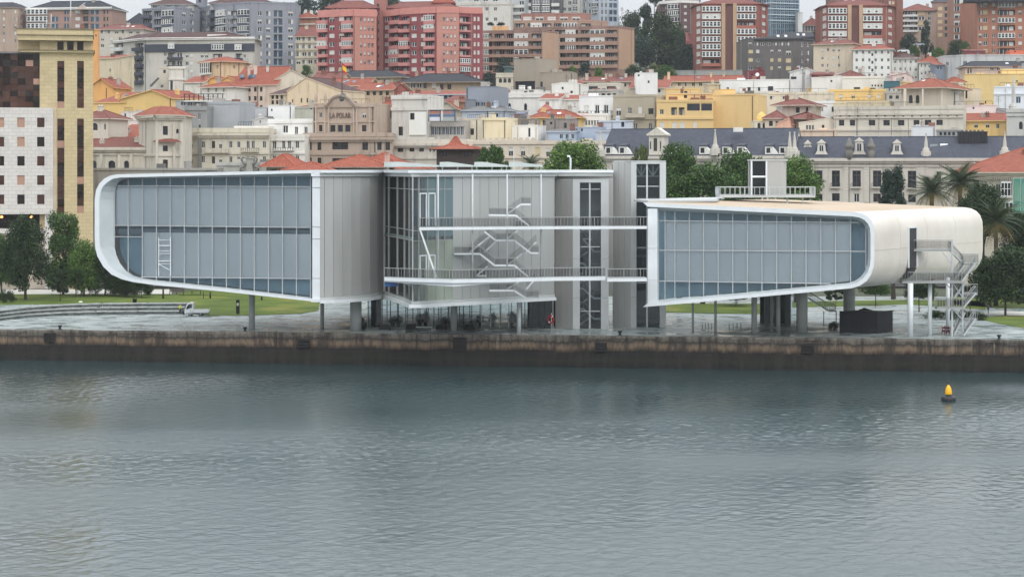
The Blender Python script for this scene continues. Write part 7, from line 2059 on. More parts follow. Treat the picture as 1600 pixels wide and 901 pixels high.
B('house','small terracotta lean-to roof over the yellow sun room',YEL,[(1076,494),(1113,493)],160.5,[],('mono',152,'terra',.5),7,dirt=.08)
B('house','upper yellow attic strip with a dark square window',c(230,192,118),[(1038,520),(1090,518)],140,[(0,1071.5,1071.5,1,145.5,145.5,1,5,6,'plain')],('flat',),9,parapet=.2,dirt=.1)
B('house','cream party wall house behind the yellow chimney block',c(206,188,152),[(1104,540),(1126,540)],131,[],('mono',129,'flat',.2),9)
B('house','long white flat roofed house with dark window slots',c(222,220,216),[(1124,565),(1236,560)],126,[(0,1137,1137,1,139,139,1,4,5,'dark'),(0,1170.5,1170.5,1,140,140,1,5,7,'brown'),(0,1186,1186,1,140,140,1,4,7,'brown'),(0,1204,1204,1,139,139,1,8,8,'plain')],('flat',),11,parapet=.2,dirt=.15)
B('house','white terrace tier below the long white house',c(212,208,198),[(1148,548),(1212,546)],146,[(0,1182,1196,2,157,157,1,5,8,'mixb')],('flat',),9)
B('attic_box','maroon rooftop box carrying a white satellite dish',c(128,58,66),[(1167,604),(1195,604)],111,[(0,1175,1175,1,117,117,1,3,3,'plain')],('flat',),7,parapet=.15)
mb=MB();p=P(1183.5,117,603.2);mb.tube([(p[0],p[1],p[2]),(p[0]-.05,p[1]-.15,p[2]+.05)],[.35,.62],14);mb.tube([(p[0],p[1],p[2]),(p[0],p[1]+.9,p[2]-.2)],.06,6)
tag(mb.build('satellite_dish',WT),'white satellite dish fixed to the maroon rooftop box','dish')
B('house','white house with shallow grey gabled top in the middle row',c(216,214,210),[(1234,590),(1272,588)],112,[(0,1240,1240,1,122,122,1,9,4,'plain'),(0,1262,1262,1,121,121,1,4,5,'shut')],('front',106.5,'flat',.3,.7),10)
B('house','maroon walled attic with old terracotta roof',c(134,70,72),[(1268,582),(1302,581)],116,[(0,1281,1281,1,118,118,1,3,3,'plain')],('mono',111,'old',.4),9)
B('house','old red roofed house sloping behind the white party walls',c(206,196,184),[(1300,585),(1358,583)],122,[],('hip',110.5,'old',.6,5),12)
B('house','white party wall house with round black vent',c(224,222,216),[(1268,556),(1317,553)],121,[(0,1299,1299,1,127,127,1,3,3,'plain')],('front',119.5,'flat',.1,.95),11,dirt=.15)
B('house','white house with dark roof hatches beside the teal block',c(220,216,206),[(1316,550),(1382,547)],123,[(0,1339,1339,1,139,139,1,10,5,'plain'),(0,1362,1362,1,139.5,139.5,1,12,4,'plain'),(0,1363,1377,4,134,134,1,2.5,3,'plain')],('flat',),11,dirt=.2)
B('house','pink white gabled house with slanting roof line near the teal block',c(214,190,182),[(1382,575),(1425,573)],119,[(0,1411,1411,1,122,122,1,3,3,'plain')],('front',114,'old',.3,.8),10)
B('house','teal clad rooftop block with white windows',c(62,104,118),[(1381,545),(1405,544)],128,[(0,1386,1400,3,141,141,1,5,6,'shut')],('flat',),9,dirt=.1,parapet=.2)
B('house','cream yellow sliver house right of the teal block',c(222,192,130),[(1404,548),(1424,548)],127.5,[],('mono',126,'flat',.2),8)
B('house','grey stone balcony front under the teal block',c(178,172,160),[(1382,522),(1412,521)],146,[(0,1392,1402,2,152,152,1,5,5,'brown')],('flat',),8)
B('house','mustard house strip with red roof left of the cream row',c(224,188,108),[(1230,530),(1278,528)],146,[(0,1257,1257,1,151,151,1,5,6,'shut'),(0,1277-4,1273,1,152,152,1,3,4,'plain')],('mono',143.5,'old',.3),9)
B('house','yellow attic row with orange piers and white shutters',c(230,192,112),[(1294,528),(1382,524)],143.5,[(0,1300,1300,1,150,150,1,4,7,'shut'),(0,1314,1314,1,151,151,1,7,6,'shut'),(0,1333,1333,1,151,151,1,6,5,'half'),(0,1358,1373,2,151,151,1,6,6,'shut')],('flat',),9,bands=[(156,.5)])
B('house','pale cream terrace behind the brown hipped roofs',c(214,202,178),[(1200,520),(1300,516)],148,[(0,1206,1226,2,153,153,1,7,5,'mixb')],('flat',),9)
B('house','white courtyard house with two windows below the yellow attic',c(226,226,224),[(1264,492),(1306,490)],162,[(0,1278,1285,2,171,171,1,3.5,6,'mixb'),(0,1301,1301,1,171,171,1,3,8,'plain')],('flat',),9,dirt=.12)
B('house','cream classical attic with small carved pediment',c(206,192,160),[(1304,486),(1389,482)],162,[(0,1315,1315,1,169,169,1,5,4,'shut'),(0,1331,1331,1,169,169,1,5,4,'shut'),(0,1346,1346,1,169.5,169.5,1,4,4,'arch'),(0,1372,1384,2,169,169,1,5,4,'shut')],('flat',),9,corn=.8)
t=B('church_tower','square beige tower with twin arched windows under a bright terracotta roof',c(196,184,164),[(1408,484),(1472,479)],137.5,[(0,1423,1433.5,2,155,155,1,6,13,'arch')],('hip',121,'terra',1.6,9),18,trim=wall_mat(c(186,176,158)))
for px0,px1 in ((1412,1416),(1441,1443),(1470,1473)): extra(t,'pilaster',px0,px1,139,175,479,.3,wall_mat(c(206,196,178)))
B('house','grey side wing with red lean-to beside the square beige tower',c(190,184,172),[(1472,484),(1498,488)],142,[(0,1483,1483,1,145,145,1,12,5,'brown')],('mono',138,'old',.5),12)
B('house','low cream house with dark doorway right of the beige tower',c(220,202,170),[(1488,500),(1528,498)],139,[(0,1510,1510,1,148,148,1,3,12,'brown'),(0,1500,1500,1,144,144,1,3,3,'plain')],('flat',),9,parapet=.15)
B('house','terracotta hut roof peeking left of the yellow party wall',c(206,190,170),[(1482,560),(1508,560)],128,[],('hip',121,'terra',.5,2),9)
B('house','white pink roof parapet house above the yellow wing',c(226,212,206),[(1482,474),(1556,470)],166,[(0,1521,1521,1,166+3,169,1,3,3,'plain')],('flat',),7,parapet=.2,dirt=.15)
B('house','yellow wing with clean terracotta roof right of the long beige block',c(228,192,116),[(1503,462),(1571,459)],188,[(0,1507,1543,3,196,196,1,6,7,'half'),(0,1559,1559,1,197,197,1,5,8,'dark')],('mono',175.5,'terra',.6),10)
B('house','grey slanted gable between yellow wing and white block',c(160,160,160),[(1556,470),(1582,468)],176,[],('front',170,'flat',.1,.1),10)
B('house','blue white modern block at the right edge',c(214,220,226),[(1553,505),(1640,500)],137,[(0,1591,1591,1,156,156,1,7,10,'blue')],('flat',),10,parapet=.3,dirt=.1,bands=[(147,.4)])
t=B('church_tower','pale banded stone bell stage with spire tip at the right edge',c(190,188,182),[(1573,452),(1640,448)],176,[(0,1595,1595,1,196,196,1,6,12,'arch')],('flat',),9,bands=[(180,.5),(173,.8)])
mb=MB();p=P(1583.5,176,454);mb.lathe(p,[(1.0,0),(.7,1.2),(.75,1.4),(.45,2.2),(.42,6.0),(.05,8.5)],8,smooth=False);mb.build('spire',wall_mat(c(186,184,178)),t)
B('house','brown hipped roof house with dark eaves in the lower right row',c(206,194,178),[(1213,478),(1268,475)],164,[(0,1246.5,1246.5,1,172,172,1,6,9,'brown'),(0,1261,1261,1,171,171,1,4,7,'brown'),(0,1203,1203,1,171,171,1,4,6,'plain')],('hip',153,'old',1.2,5),11)
B('house','wide eaved terracotta turret house with arched window',c(160,148,132),[(1233,468),(1278,466)],185,[(0,1241,1241,1,198,198,1,4.5,9,'arch')],('hip',175,'old',1.4,5),9)
B('house','pink gabled house left of the wide eaved turret',c(220,172,146),[(1213,463),(1236,462)],193,[],('front',184,'old',.2,.9),8)
B('house','old maroon tiled house with grey windows near the domed pavilion',c(206,192,172),[(1195,471),(1228,470)],184,[(0,1204.5,1204.5,1,193,193,1,6,8,'brown'),(0,1214,1214,1,193,193,1,4,8,'blue')],('hip',173,'old',.6,4),10)
B('house','beige house with triple window under a curved gable',c(214,204,186),[(1248,461),(1305,459)],191,[(0,1261,1270,3,199,199,1,3,7,'blue'),(0,1286,1286,1,199,199,1,4,7,'brown')],('front',184,'flat',.1,.9),9)
B('house','long low peach parapet wall behind the slate roof',c(222,196,168),[(1180,452),(1305,448)],204.5,[],('flat',),6,parapet=.2,bands=[(204,.3)])
t=B('domed_pavilion','small white pavilion with a yellow dome and arched openings',c(222,212,186),[(1178,472),(1201,472)],190,[(0,1186,1194,2,196,196,1,5,8,'arch')],('flat',),6,parapet=.2)
mb=MB();p=P(1190,190,475);mb.lathe(p,[(1.35,0),(1.32,.6),(1.1,1.3),(.7,1.9),(.2,2.2),(.04,2.5)],20);mb.build('dome',mat('dome_yellow',c(226,190,110),.6,0,.1,1),t)
t=B('civic_building','long beige stone block with eight square windows above the slate roof',c(200,192,176),[(1303,458),(1505,450)],172,[(0,1315,1332,2,192,192,1,8,9,'brown'),(0,1362.5,1408,3,192,192,1,10,8.5,'brown'),(0,1432,1432,1,191.5,191.5,1,9,8,'brown'),(0,1450,1468,2,191.5,191.5,1,10,8,'brown'),(0,1313,1495,14,181.5,181.5,1,3,2,'plain')],('flat',),12,bands=[(178.8,.5),(184.5,.3),(203,.5)],parapet=.8)
for px in (1338,1373,1392.5,1419,1440): extra(t,'downpipe',px,px+.6,185,212,455-4,.12,WIRON)
B('rooftop_plant','white rooftop ducts and vents before the long beige block',c(214,216,216),[(1424,446),(1462,445)],198,[],('flat',),3,parapet=.1,dirt=.1,base=ZP(214,446))
B('rooftop_plant','small grey fans and boxes beside the black enclosure',c(150,150,148),[(1464,446),(1497,445)],205,[(0,1470,1490,4,209,209,1,4,5,'plain')],('flat',),3,parapet=.3,base=ZP(214,446))

# ---- waterfront row
STN=c(206,198,182)
t=B('church','cream church nave with red tiled aisles and round windows',STN,[(120,436),(243,432)],229.5,[(0,146,146,1,257,257,1,10,12,'arch'),(0,174.5,174.5,1,257,257,1,11,12,'arch'),(0,197.5,197.5,1,257,257,1,8,12,'arch'),(0,229,229,1,257,257,1,6,10,'arch')],('mono',213,'old',.8),10,dirt=.5,bands=[(241,.4)],corn=.9)
for px in (158,186,205): extra(t,'pilaster',px-2,px+2,242,268,432.5,.25,wall_mat(STN,.5))
B('church_aisle','upper red roofed nave with small spired dormer',STN,[(168,452),(247,449)],217,[],('mono',193,'terra',.4),13,dirt=.4)
mb=MB();p=P(181.5,210,450);
for dx in (-.45,.5): mb.lathe((p[0]+dx,p[1],p[2]-1.5),[(.42,0),(.40,1.5),(.02,3.4)],6,smooth=False)
tag(mb.build('roof_dormer',mat('lead_green',c(96,106,96),.6)),'twin pointed green lead dormer on the red nave roof','dormer')
t=B('church','small cream chapel end with round window beside the yellow tower',STN,[(120,446),(169,444)],184.5,[(0,148,148,1,198,198,1,9,11,'arch'),(0,164,164,1,198,198,1,2.5,9,'plain')],('hip',171,'old',.8,5),10,dirt=.4)
B('house','pink white terrace wall between the yellow house and the nave',c(222,206,198),[(168,470),(218,468)],188.5,[(0,188.5,195,2,180.5+12,192,1,3,4,'plain')],('flat',),6,parapet=.2)
B('house','white parapet house with tiny window under the yellow gable',c(224,214,206),[(190,484),(217,483)],175,[(0,195.5,195.5,1,180,180,1,3,5,'plain')],('flat',),7,parapet=.15)
t=B('church_tower','cream church tower with hipped terracotta roof',STN,[(217,436),(243,426),(285,430)],180.5,[(1,258.5,258.5,1,204,204,1,8,14,'brown'),(1,277.5,277.5,1,205,205,1,4.5,7,'arch'),(1,258.5,258.5,1,232,232,1,8,9,'brown'),(1,258.5,258.5,1,256,256,1,8,13,'brown')],('hip',166,'terra',1.3,.35),13,dirt=.45,corn=.9,bands=[(243,.4)])
for px in (245,272,284): extra(t,'pilaster',px-2,px+2,192,268,425.4 if px == 245 else 428,.25,wall_mat(STN,.4))
mb=MB();F=frpx(238,426.2,282,428.5)
mb.hexa([F.w(0,-1.0,ZP(222,427)),F.w(F.L,-1.0,ZP(222,427)),F.w(F.L,.2,ZP(222,427)),F.w(0,.2,ZP(222,427))],[F.w(0,-.9,ZP(221.5,427)),F.w(F.L,-.9,ZP(221.5,427)),F.w(F.L-1,.2,ZP(216.5,427)),F.w(1,.2,ZP(216.5,427))]);mb.build('lower_roof',TERRB,t)
B('house','blank blue grey party wall house beside the church tower',c(160,164,168),[(322,470),(375,468)],163,[(0,350,350,1,165.5,165.5,1,8,5,'plain')],('flat',),10,dirt=.15)
B('house','grey stone gable strip with narrow window next to the blank party wall',c(138,140,140),[(289,466),(323,465)],170,[(0,311,311,1,182,182,1,4,11,'dark'),(0,312,312,1,200,200,1,3,10,'plain')],('flat',),9,dirt=.25,bands=[(171,.5)])
t=B('roof_terrace_house','glass railed roof terrace with grey awning over the party wall',c(172,172,168),[(274,482),(352,480)],158,[(0,286,340,6,162,162,1,7,5,'blue')],('flat',),7,parapet=.2,bal=[(0,320,320,1,153,153,1,62,12,'iron',1.0,WT)])
t=B('classical_building','long cream classical row with balconies left of the carved facade',c(202,194,174),[(289,452),(312,447),(420,447)],207.5,[(0,298,298,1,226,250,2,6,11,'half'),(1,317.5,317.5,1,226,249,2,5,11,'dark'),(1,333.5,333.5,1,226,250,2,5,11,'brown'),(1,344.5,344.5,1,226,250,2,4.5,11,'half'),(1,360.5,360.5,1,226,250,2,5,11,'dark'),(1,373,373,1,226,250,2,5,10,'dark'),(1,387.5,395.5,2,226,250,2,5,12,'dark'),(1,413,413,1,226,250,2,5,11,'dark')],
  ('flat',),14,bands=[(214.5,.7),(239.5,.5)],corn=.8,parapet=1.0,dirt=.45,bal=[(1,339,339,1,236,236,1,36,6,'balc',.8),(1,391,391,1,234.5,234.5,1,28,6,'iron',1.0)])
extra(t,'quoin',309,315,216,268,446.4,.3,wall_mat(c(122,120,116),.4))
t=B('classical_building','white balconied house between the cream row and carved facade',c(218,214,204),[(419,451),(476,449)],214.5,[(0,428.5,428.5,1,226,249,2,5.5,12,'dark'),(0,443,452,2,226,249,2,5,13,'dark'),(0,464.5,464.5,1,226,249,2,5.5,12,'dark')],('flat',),12,bal=[(0,444,444,1,233,233,1,32,5,'iron',.9,WT)],bands=[(218,.6),(239.5,.4)],dirt=.35)
B('house','white attic terrace set back above the balconied house',c(226,225,221),[(419,462),(492,460)],190,[(0,446,446,1,202,202,1,8,12,'dark'),(0,424,424,1,203,203,1,3,8,'plain'),(0,463,478,2,204,204,1,5,12,'dark')],('flat',),9,dirt=.15,bands=[(191.5,.4)])
B('house','white party walled cube with green grey side above the attic terrace',c(228,227,224),[(419,478),(456,477)],165.5,[(0,424.5,424.5,1,172,172,1,2.5,4,'plain')],('flat',),9,parapet=.15,dirt=.1)
B('house','pale grey green rendered wall beside the white cube',c(176,176,160),[(455,480),(492,478)],167,[(0,486,486,1,169.5,169.5,1,2.5,3.5,'plain')],('mono',163.5,'old',.2),9,parapet=.15)
B('house','small white cottage gable near the blank party wall',c(222,218,212),[(386,476),(420,474)],188,[(0,406.5,406.5,1,190.5,190.5,1,2,4,'plain')],('front',183,'flat',.2,.85),8,dirt=.15)
B('house','pale metal clad box with duct on the party wall',c(186,188,188),[(362,485),(420,483)],168.5,[],('flat',),7,parapet=.15,dirt=.1)
B('house','white lobed parapet house above the cream row',c(224,220,212),[(366,458),(420,457)],203,[(0,412,412,1,202+4,206,1,4,5,'plain')],('flat',),6,parapet=.9,dirt=.2)

t=B('carved_building','carved brown beige facade with arched crest and raised lettering',c(176,156,138),[(474,453),(588,447),(613,449)],214,[(0,484,484,1,228,253,2,6,13,'brown'),(0,499,499,1,228,253,2,6,13,'brown'),(0,531.5,531.5,1,228,253,2,25,11.5,'brown'),(0,570.5,570.5,1,228,253,2,9,13,'brown'),(1,593,606,2,228,253,2,7,13,'brown')],('flat',),13,dirt=.4,corn=.7,bands=[(240.5,.5)],parapet=.9)
t2=B('carved_building','upper carved stage of the lettered facade with pilasters',c(180,160,142),[(489,457),(585,453)],165,[(0,501,501,1,180,180,1,4.5,8,'dark'),(0,569,569,1,180,180,1,6,8,'half'),(0,501,501,1,200.5,200.5,1,5.5,10,'brown'),(0,569,569,1,200.5,200.5,1,7,10,'brown'),(0,520,543.5,3,200.8,200.8,1,8,10.5,'plain')],('flat',),11,dirt=.35,bands=[(165.5,.8),(190.5,.3),(212,.6)],parapet=.5,base=ZP(216,453))
FLP=frpx(489,457,585,453)
arch=[]
for px,py in ((508,168),(513,163),(517,156.5),(522,152),(529,149.8),(533,149.4),(540,151),(546,155),(550,160),(554,165),(558,168)):
    arch.append(FLP.uz(px,py,-.2))
mb=MB();mb.prism(FLP,arch[::-1] if False else [arch[0]]+list(reversed(arch[1:])),-.35,1.4);mb.build('crest',wall_mat(c(172,152,134),.4),t2)
mb=MB()
for a,b2 in zip(arch,arch[1:]): mb.bar(FLP.w(a[0],-.3,a[1]),FLP.w(b2[0],-.3,b2[1]),.8,.45)
mb.build('crest_moulding',wall_mat(c(150,134,120),.4),t2)
p=FLP.uz(534,156,-.4);mb=MB();mb.lathe(FLP.w(p[0],.4,p[1]-.3),[(.9,0),(1.0,.6),(.8,1.2),(.5,1.7),(.1,1.9)],12);mb.build('oculus_dome',mat('lead',c(86,86,90),.6),t2)
for px in (494,508,514,553,558,578):
    a,b2=FLP.uz(px-1.2,210),FLP.uz(px+1.2,168);mb=MB();mb.box(FLP,a[0],b2[0],-.3,-.003,a[1],b2[1]);mb.build('pilaster',wall_mat(c(184,166,148),.35),t2)
for px in (494,508.5):
    p=P(px,165,454);mb=MB();mb.lathe((p[0],p[1],p[2]),[(.35,0),(.35,.5),(.22,.7),(.40,1.1),(.34,2.2),(.05,3.4)],8);mb.build('finial',wall_mat(c(178,158,140),.4),t2)
def lettering(F,text,px0,px1,pyb,hpx,d,m_,parent,name='lettering'):
    cu=bpy.data.curves.new('lettering','FONT');cu.body=text;cu.extrude=.08;cu.align_x = 'CENTER'
    o=bpy.data.objects.new('tmp',cu);COL.objects.link(o)
    dg=bpy.context.evaluated_depsgraph_get();me=bpy.data.meshes.new_from_object(o.evaluated_get(dg));bpy.data.objects.remove(o)
    a,b2=F.uz(px0,pyb,d),F.uz(px1,pyb-hpx,d)
    xs_=[v.co.x for v in me.vertices];ys_=[v.co.y for v in me.vertices]
    sx_=(b2[0]-a[0])/(max(xs_)-min(xs_));sy_=(b2[1]-a[1])/(max(ys_)-min(ys_))
    off=wloc(parent)
    for v in me.vertices:
        u=a[0]+(v.co.x-min(xs_))*sx_;z=a[1]+(v.co.y-min(ys_))*sy_
        w_=F.w(u,d-v.co.z*1.5,z);v.co=Vector(w_)-off
    me.materials.append(m_)
    o=bpy.data.objects.new(name,me);COL.objects.link(o);o.parent=parent
    return o
lettering(FLP,'LA POLAR',515.5,548,184.5,8.5,-.14,wall_mat(c(120,100,86),.2),t2)
for px in (513,549): extra(t2,'moulding',px,px+.8,176,187,452.5,.2,wall_mat(c(160,142,126)))
extra(t2,'moulding',514,550,191,192.2,453.2,.4,wall_mat(c(190,172,154)))
# flag mast on the carved facade
fm=thing('flag_mast','red and yellow flag on a dark mast above the lettered facade','flag',P(534.5,150,458))
p=P(534.5,150,458);mb=MB();mb.tube([(p[0],p[1],ZP(150,458)),(p[0],p[1],ZP(96.5,458))],.10,8);mb.build('mast',mat('mast_dark',c(64,60,60),.5),fm)
zt_=ZP(98.5,458);FW,FH=1.0,1.95
fl=MB()
for j,(z0,z1,m_) in enumerate(((0,.25,0),(.25,.75,1),(.75,1,0))):
    for k in range(6):
        x0,x1=FW*k/6,FW*(k+1)/6
        s=lambda x: .12*math.sin(x*6);dr=lambda x: -x*.75
        fl.poly([(p[0]+x0,p[1]+s(x0),zt_+dr(x0)-FH*z1),(p[0]+x1,p[1]+s(x1),zt_+dr(x1)-FH*z1),(p[0]+x1,p[1]+s(x1),zt_+dr(x1)-FH*z0),(p[0]+x0,p[1]+s(x0),zt_+dr(x0)-FH*z0)],m_)
fl.build('flag',[mat('flag_red',c(196,30,38),.7),mat('flag_yellow',c(240,196,40),.7)],fm)

t=B('office_block','weathered cream stone block with blank white panel and advert frame',c(204,196,182),[(610,456),(732,449)],223,[(0,625.5,625.5,1,232,232,1,9,11,'brown'),(0,643.5,658.5,2,232,232,1,7.5,10,'brown'),(0,672,678,2,232,232,1,3,10,'plain')],('flat',),12,bands=[(221,.9),(247,.5)],dirt=.5,parapet=.6,corn=.8)
t=B('office_block','tall weathered corner stage of the cream block with white panel',c(202,198,190),[(612,461),(668,458)],153,[(0,626,626,1,205,205,1,7,14,'brown'),(0,644.5,644.5,1,182,182,1,7,10,'brown')],('flat',),10,dirt=.5,bands=[(170.5,.8),(154,.5)],base=ZP(224,456))
F=frpx(639.5,459.3,666.5,457.9);mb=MB();z0,z1=ZP(211,459),ZP(175,459)
u=F.uz(641,182)[0];u2=F.uz(648,182)[0]
mb.box(F,0,u-.02,-.2,-.01,z0,z1);mb.box(F,u2+.02,F.L,-.2,-.01,z0,z1);mb.box(F,u-.02,u2+.02,-.2,-.01,z0,ZP(187.5,459));mb.box(F,u-.02,u2+.02,-.2,-.01,ZP(176.5,459),z1);mb.build('white_panel',mat('white_panel',c(224,224,218),.7,0,.06,.3),t)
t=B('office_block','grey office storey with strip glazing below the advert frame',c(172,166,158),[(666,460),(727,457)],190,[(0,670,722,10,204,204,1,4.6,13,'blue')],('flat',),8,base=ZP(223,456),parapet=.2,bands=[(197,.3)],dirt=.2)
ad=thing('advert_frame','blue rooftop advert frame with orange characters above the grey storey','sign',P(690,190,455))
FA=frpx(668,456.5,712,455)
mb=MB()
for px in (670,688,711): a=FA.uz(px,190);mb.bar(FA.w(a[0],0,a[1]),FA.w(a[0],0,ZP(172,456)),.22)
mb.bar(FA.w(FA.uz(670,190)[0],.01,ZP(172.4,456)),FA.w(FA.uz(711,190)[0],.01,ZP(172.4,456)),.2);mb.build('frame',mat('frame_navy',c(40,50,70),.6),ad)
for x0,x1,y0,y1,cl_ in ((671,687.5,173,178.3,c(110,116,128)),(671,687.5,178.5,183,c(74,96,134)),(671,687.5,183.2,189,c(206,206,214)),(692,710,173,178.3,c(120,130,148)),(692,710,178.5,183,c(96,112,138)),(692,710,183.2,189,c(158,166,164))):
    a,b2=FA.uz(x0,y1),FA.uz(x1,y0);mb=MB();mb.box(FA,a[0],b2[0],.05,.12,a[1],b2[1]);mb.build('panel',mat('ad_%d_%d' % (x0,y0*10),cl_,.6),ad)
# worn orange characters: uneven strokes, too faded to read
rs=random.Random(4);mb=MB()
for x0,n_ in ((671.5,6),(693,5)):
    for k in range(n_):
        x=x0+k*2.7;a,b2=FA.uz(x,177.8),FA.uz(x+.7,173.5);mb.box(FA,a[0],b2[0],0,.05,a[1],b2[1])
        a,b2=FA.uz(x+.7,176+rs.uniform(-1.5,1.5)),FA.uz(x+1.9,174.6);z=a[1];mb.box(FA,a[0],b2[0],.002,.048,z,z+.13)
        if rs.random() < .6: a,b2=FA.uz(x+1.5,177.8),FA.uz(x+2.1,174);mb.box(FA,a[0],b2[0],.003,.047,a[1],b2[1])
mb.build('characters',mat('ad_orange',c(206,120,78),.6),ad)
B('house','cream garden front right of the grey office storey',c(216,206,184),[(726,461),(754,459)],187,[(0,737.5,737.5,1,206,206,1,6,10,'brown')],('flat',),8,dirt=.2,parapet=.2)
B('house','weathered yellow wall with tall blind niches',c(214,200,164),[(753,457),(791,455)],186,[],('flat',),8,dirt=.3,parapet=.3,bands=[(187,.4)],chim=[(768,180,8,8)])
t=B('house','dark brick topped white wall house with black doorway',c(224,222,216),[(790,459),(840,457)],197,[(0,827,827,1,207,207,1,3.5,14,'plain')],('flat',),8,dirt=.2,parapet=.2)
B('house','weathered brown attic strip with two small dark windows',c(150,136,122),[(790,463),(840,462)],187,[(0,803,803,1,192,192,1,3,4,'plain')],('flat',),5,parapet=.2,dirt=.3)
B('house','grey brown attic front with square openings',c(148,138,130),[(852,466),(899,465)],187,[(0,861,861,1,192.5,192.5,1,4,4,'plain'),(0,883.5,883.5,1,196,196,1,4,8,'plain')],('flat',),6,parapet=.2,dirt=.3)
B('rooftop_cabin','pale blue metal cabin with three windows, lower of the blue cabins',c(164,178,196),[(853,458),(899,456)],205,[(0,877,895,3,213,213,1,4.5,7,'blue')],('mono',201,'flat',.3),6,dirt=.08)
B('rooftop_cabin','pale blue metal cabin with low flat top, middle of the blue cabins',c(166,180,200),[(899,459),(936,457)],200,[(0,909,909,1,203,203,1,3,4,'plain')],('flat',),6,dirt=.08,parapet=.2)
B('rooftop_cabin','tallest blue white cabin with shaded doorway',c(196,204,216),[(936,462),(976,460)],188.5,[(0,973,973,1,194,194,1,5,9,'plain')],('mono',187.5,'flat',.2),7,dirt=.08)
B('rooftop_cabin','blue lean-to cabin against the long slate roof',c(164,176,194),[(931,452),(953,451)],204,[],('mono',202,'flat',.3),6,dirt=.08)
B('house','grey blue tin roofed attic behind the arched white block',c(170,180,194),[(722,478),(790,475)],172,[(0,747,754,2,182,182,1,4,7,'shut'),(0,806-30,776,1,180,180,1,5,5,'plain')],('hip',165,'flat',.4,3),9,dirt=.1)
B('house','pale blue tin attic below the arched windows',c(170,184,206),[(782,486),(816,485)],176,[(0,806,806,1,180.5,180.5,1,5,4,'plain')],('mono',172,'flat',.4),8,dirt=.1)
t=B('classical_building','long beige balustraded row below the weathered yellow wall',c(206,192,172),[(728,447),(946,440)],223.5,[(0,765,765,1,237,237,1,7,13,'half'),(0,781.5,781.5,1,237,237,1,7,13,'half'),(0,798,817,2,237,237,1,7,13,'half'),(0,840,840,1,237,237,1,8,13,'cream'),(0,856,910,4,238,238,1,6,13,'half')],('flat',),12,bands=[(223,.8),(246,.5)],dirt=.35,parapet=.3)
for k in range(9):
    px=757+k*9.5
    F=frpx(728,447,946,440);a=F.uz(px,223)[0]
    mb=MB();zz_=ZP(223.5,446)
    mb.prism(F,[(a-.55,zz_+.305),(a+.55,zz_+.305),(a+.55,zz_+.7),(a+.35,zz_+1.1),(a,zz_+1.25),(a-.35,zz_+1.1),(a-.55,zz_+.7)],.0,.22);mb.build('balustrade_arch',wall_mat(c(196,184,166),.4),t)

# slate roofed waterfront buildings
STW=c(198,190,178)
def slate_building(label,chain,ye,yr,d,wins,dormers,obel,wtop,seed=1,lower=None):
    t=B('waterfront_building',label,STW,chain,ye,wins,('gable',yr,'slate',.5),d,bands=[(ye+10,.5)],corn=.8,dirt=.3)
    return t
t=B('waterfront_building','pale stone block with steep slate roof and row of white dormers',STW,[(938,434),(1238,424)],243,[(0,960,1230,12,268,268,1,8,22,'brown')],('gable',200.5,'slate',.2),27,bands=[(249,.4)],corn=.9,dirt=.3)
F=frpx(938,434,1238,424)
for px in (949.5,971,1053,1097,1133,1156,1200,1222):
    a,z0=F.uz(px-5,241,-.2);b2,z1=F.uz(px+5,228.5,-.2);um,wd=(a+b2)/2,(b2-a)/2
    DM=thing_part=None
    mb=MB()
    mb.box(F,a,um-.32*(b2-a),.3,4,z0,z1);mb.box(F,um+.32*(b2-a),b2,.3,4,z0,z1);mb.box(F,um-.32*(b2-a),um+.32*(b2-a),.3,4,z1-.35,z1);mb.box(F,um-.32*(b2-a),um+.32*(b2-a),.3,4,z0,z0+.25)
    dm=mb.build('dormer',WT,t)
    mb=MB();mb.box(F,um-.31*(b2-a),um+.31*(b2-a),.5,.6,z0+.25,z1-.35);mb.build('pane',GLASSD,dm)
    # triangular side cheek, slate hood
    mb=MB();mb.hexa([F.w(a-.2,.1,z1+.003),F.w(b2+.2,.1,z1+.003),F.w(b2+.2,5,z1+.003),F.w(a-.2,5,z1+.003)],[F.w(a-.1,.1,z1+.2),F.w(b2+.1,.1,z1+.2),F.w(b2+.1,5.5,z1+.7),F.w(a-.1,5.5,z1+.7)]);mb.build('hood',SLATE,dm)
    mb=MB();mb.prism(F,[(b2+.05,z0),(b2+1.6,z0),(b2+.05,z1-.1)],.35,3);mb.build('cheek',WT,dm)
mb=MB();a,z0=F.uz(1014,240,-.3);b2,z1=F.uz(1038,212,-.3);um=(a+b2)/2
mb.box(F,a,b2,-.3,5,ZP(242,430),z1)
mb.prism(F,[(a-.5,z1+.003),(b2+.5,z1+.003),(b2+.5,z1+.3),(um,z1+1.8),(a-.5,z1+.3)],-.7,5.2)
ped=mb.build('pediment',wall_mat(c(206,198,184),.35),t)
for px,w_,y0,y1 in ((1016.5,1.8,221,233),(1024,5.5,216,236),(1032,1.8,221,233)):
    a,z0=F.uz(px-w_/2,y1,-.35);b2,z1=F.uz(px+w_/2,y0,-.35);mb=MB();mb.box(F,a,b2,-.36,-.302,z0,z1);mb.build('opening',mat('dark_opening',c(64,62,58),.8,0,.3,1),ped)
def obelisk(t,px,yb,yt,Y):
    p=P(px,yb,Y);h=(yb-yt)*Y/FPX
    mb=MB();mb.lathe(p,[(1.1,-1.2),(1.1,.3),(.75,.35),(.7,.9),(.5,1.0),(.42,1.3),(.34,h*.5),(.12,h-.35),(.2,h-.25),(.18,h-.1),(.03,h)],8,smooth=False)
    mb.build('obelisk',wall_mat(c(196,190,178),.35),t)
obelisk(t,938,236,206,432);obelisk(t,1117.5,234,202,427)
extra(t,'roof_chimney',1147,1161,199,206,434,2,WT)
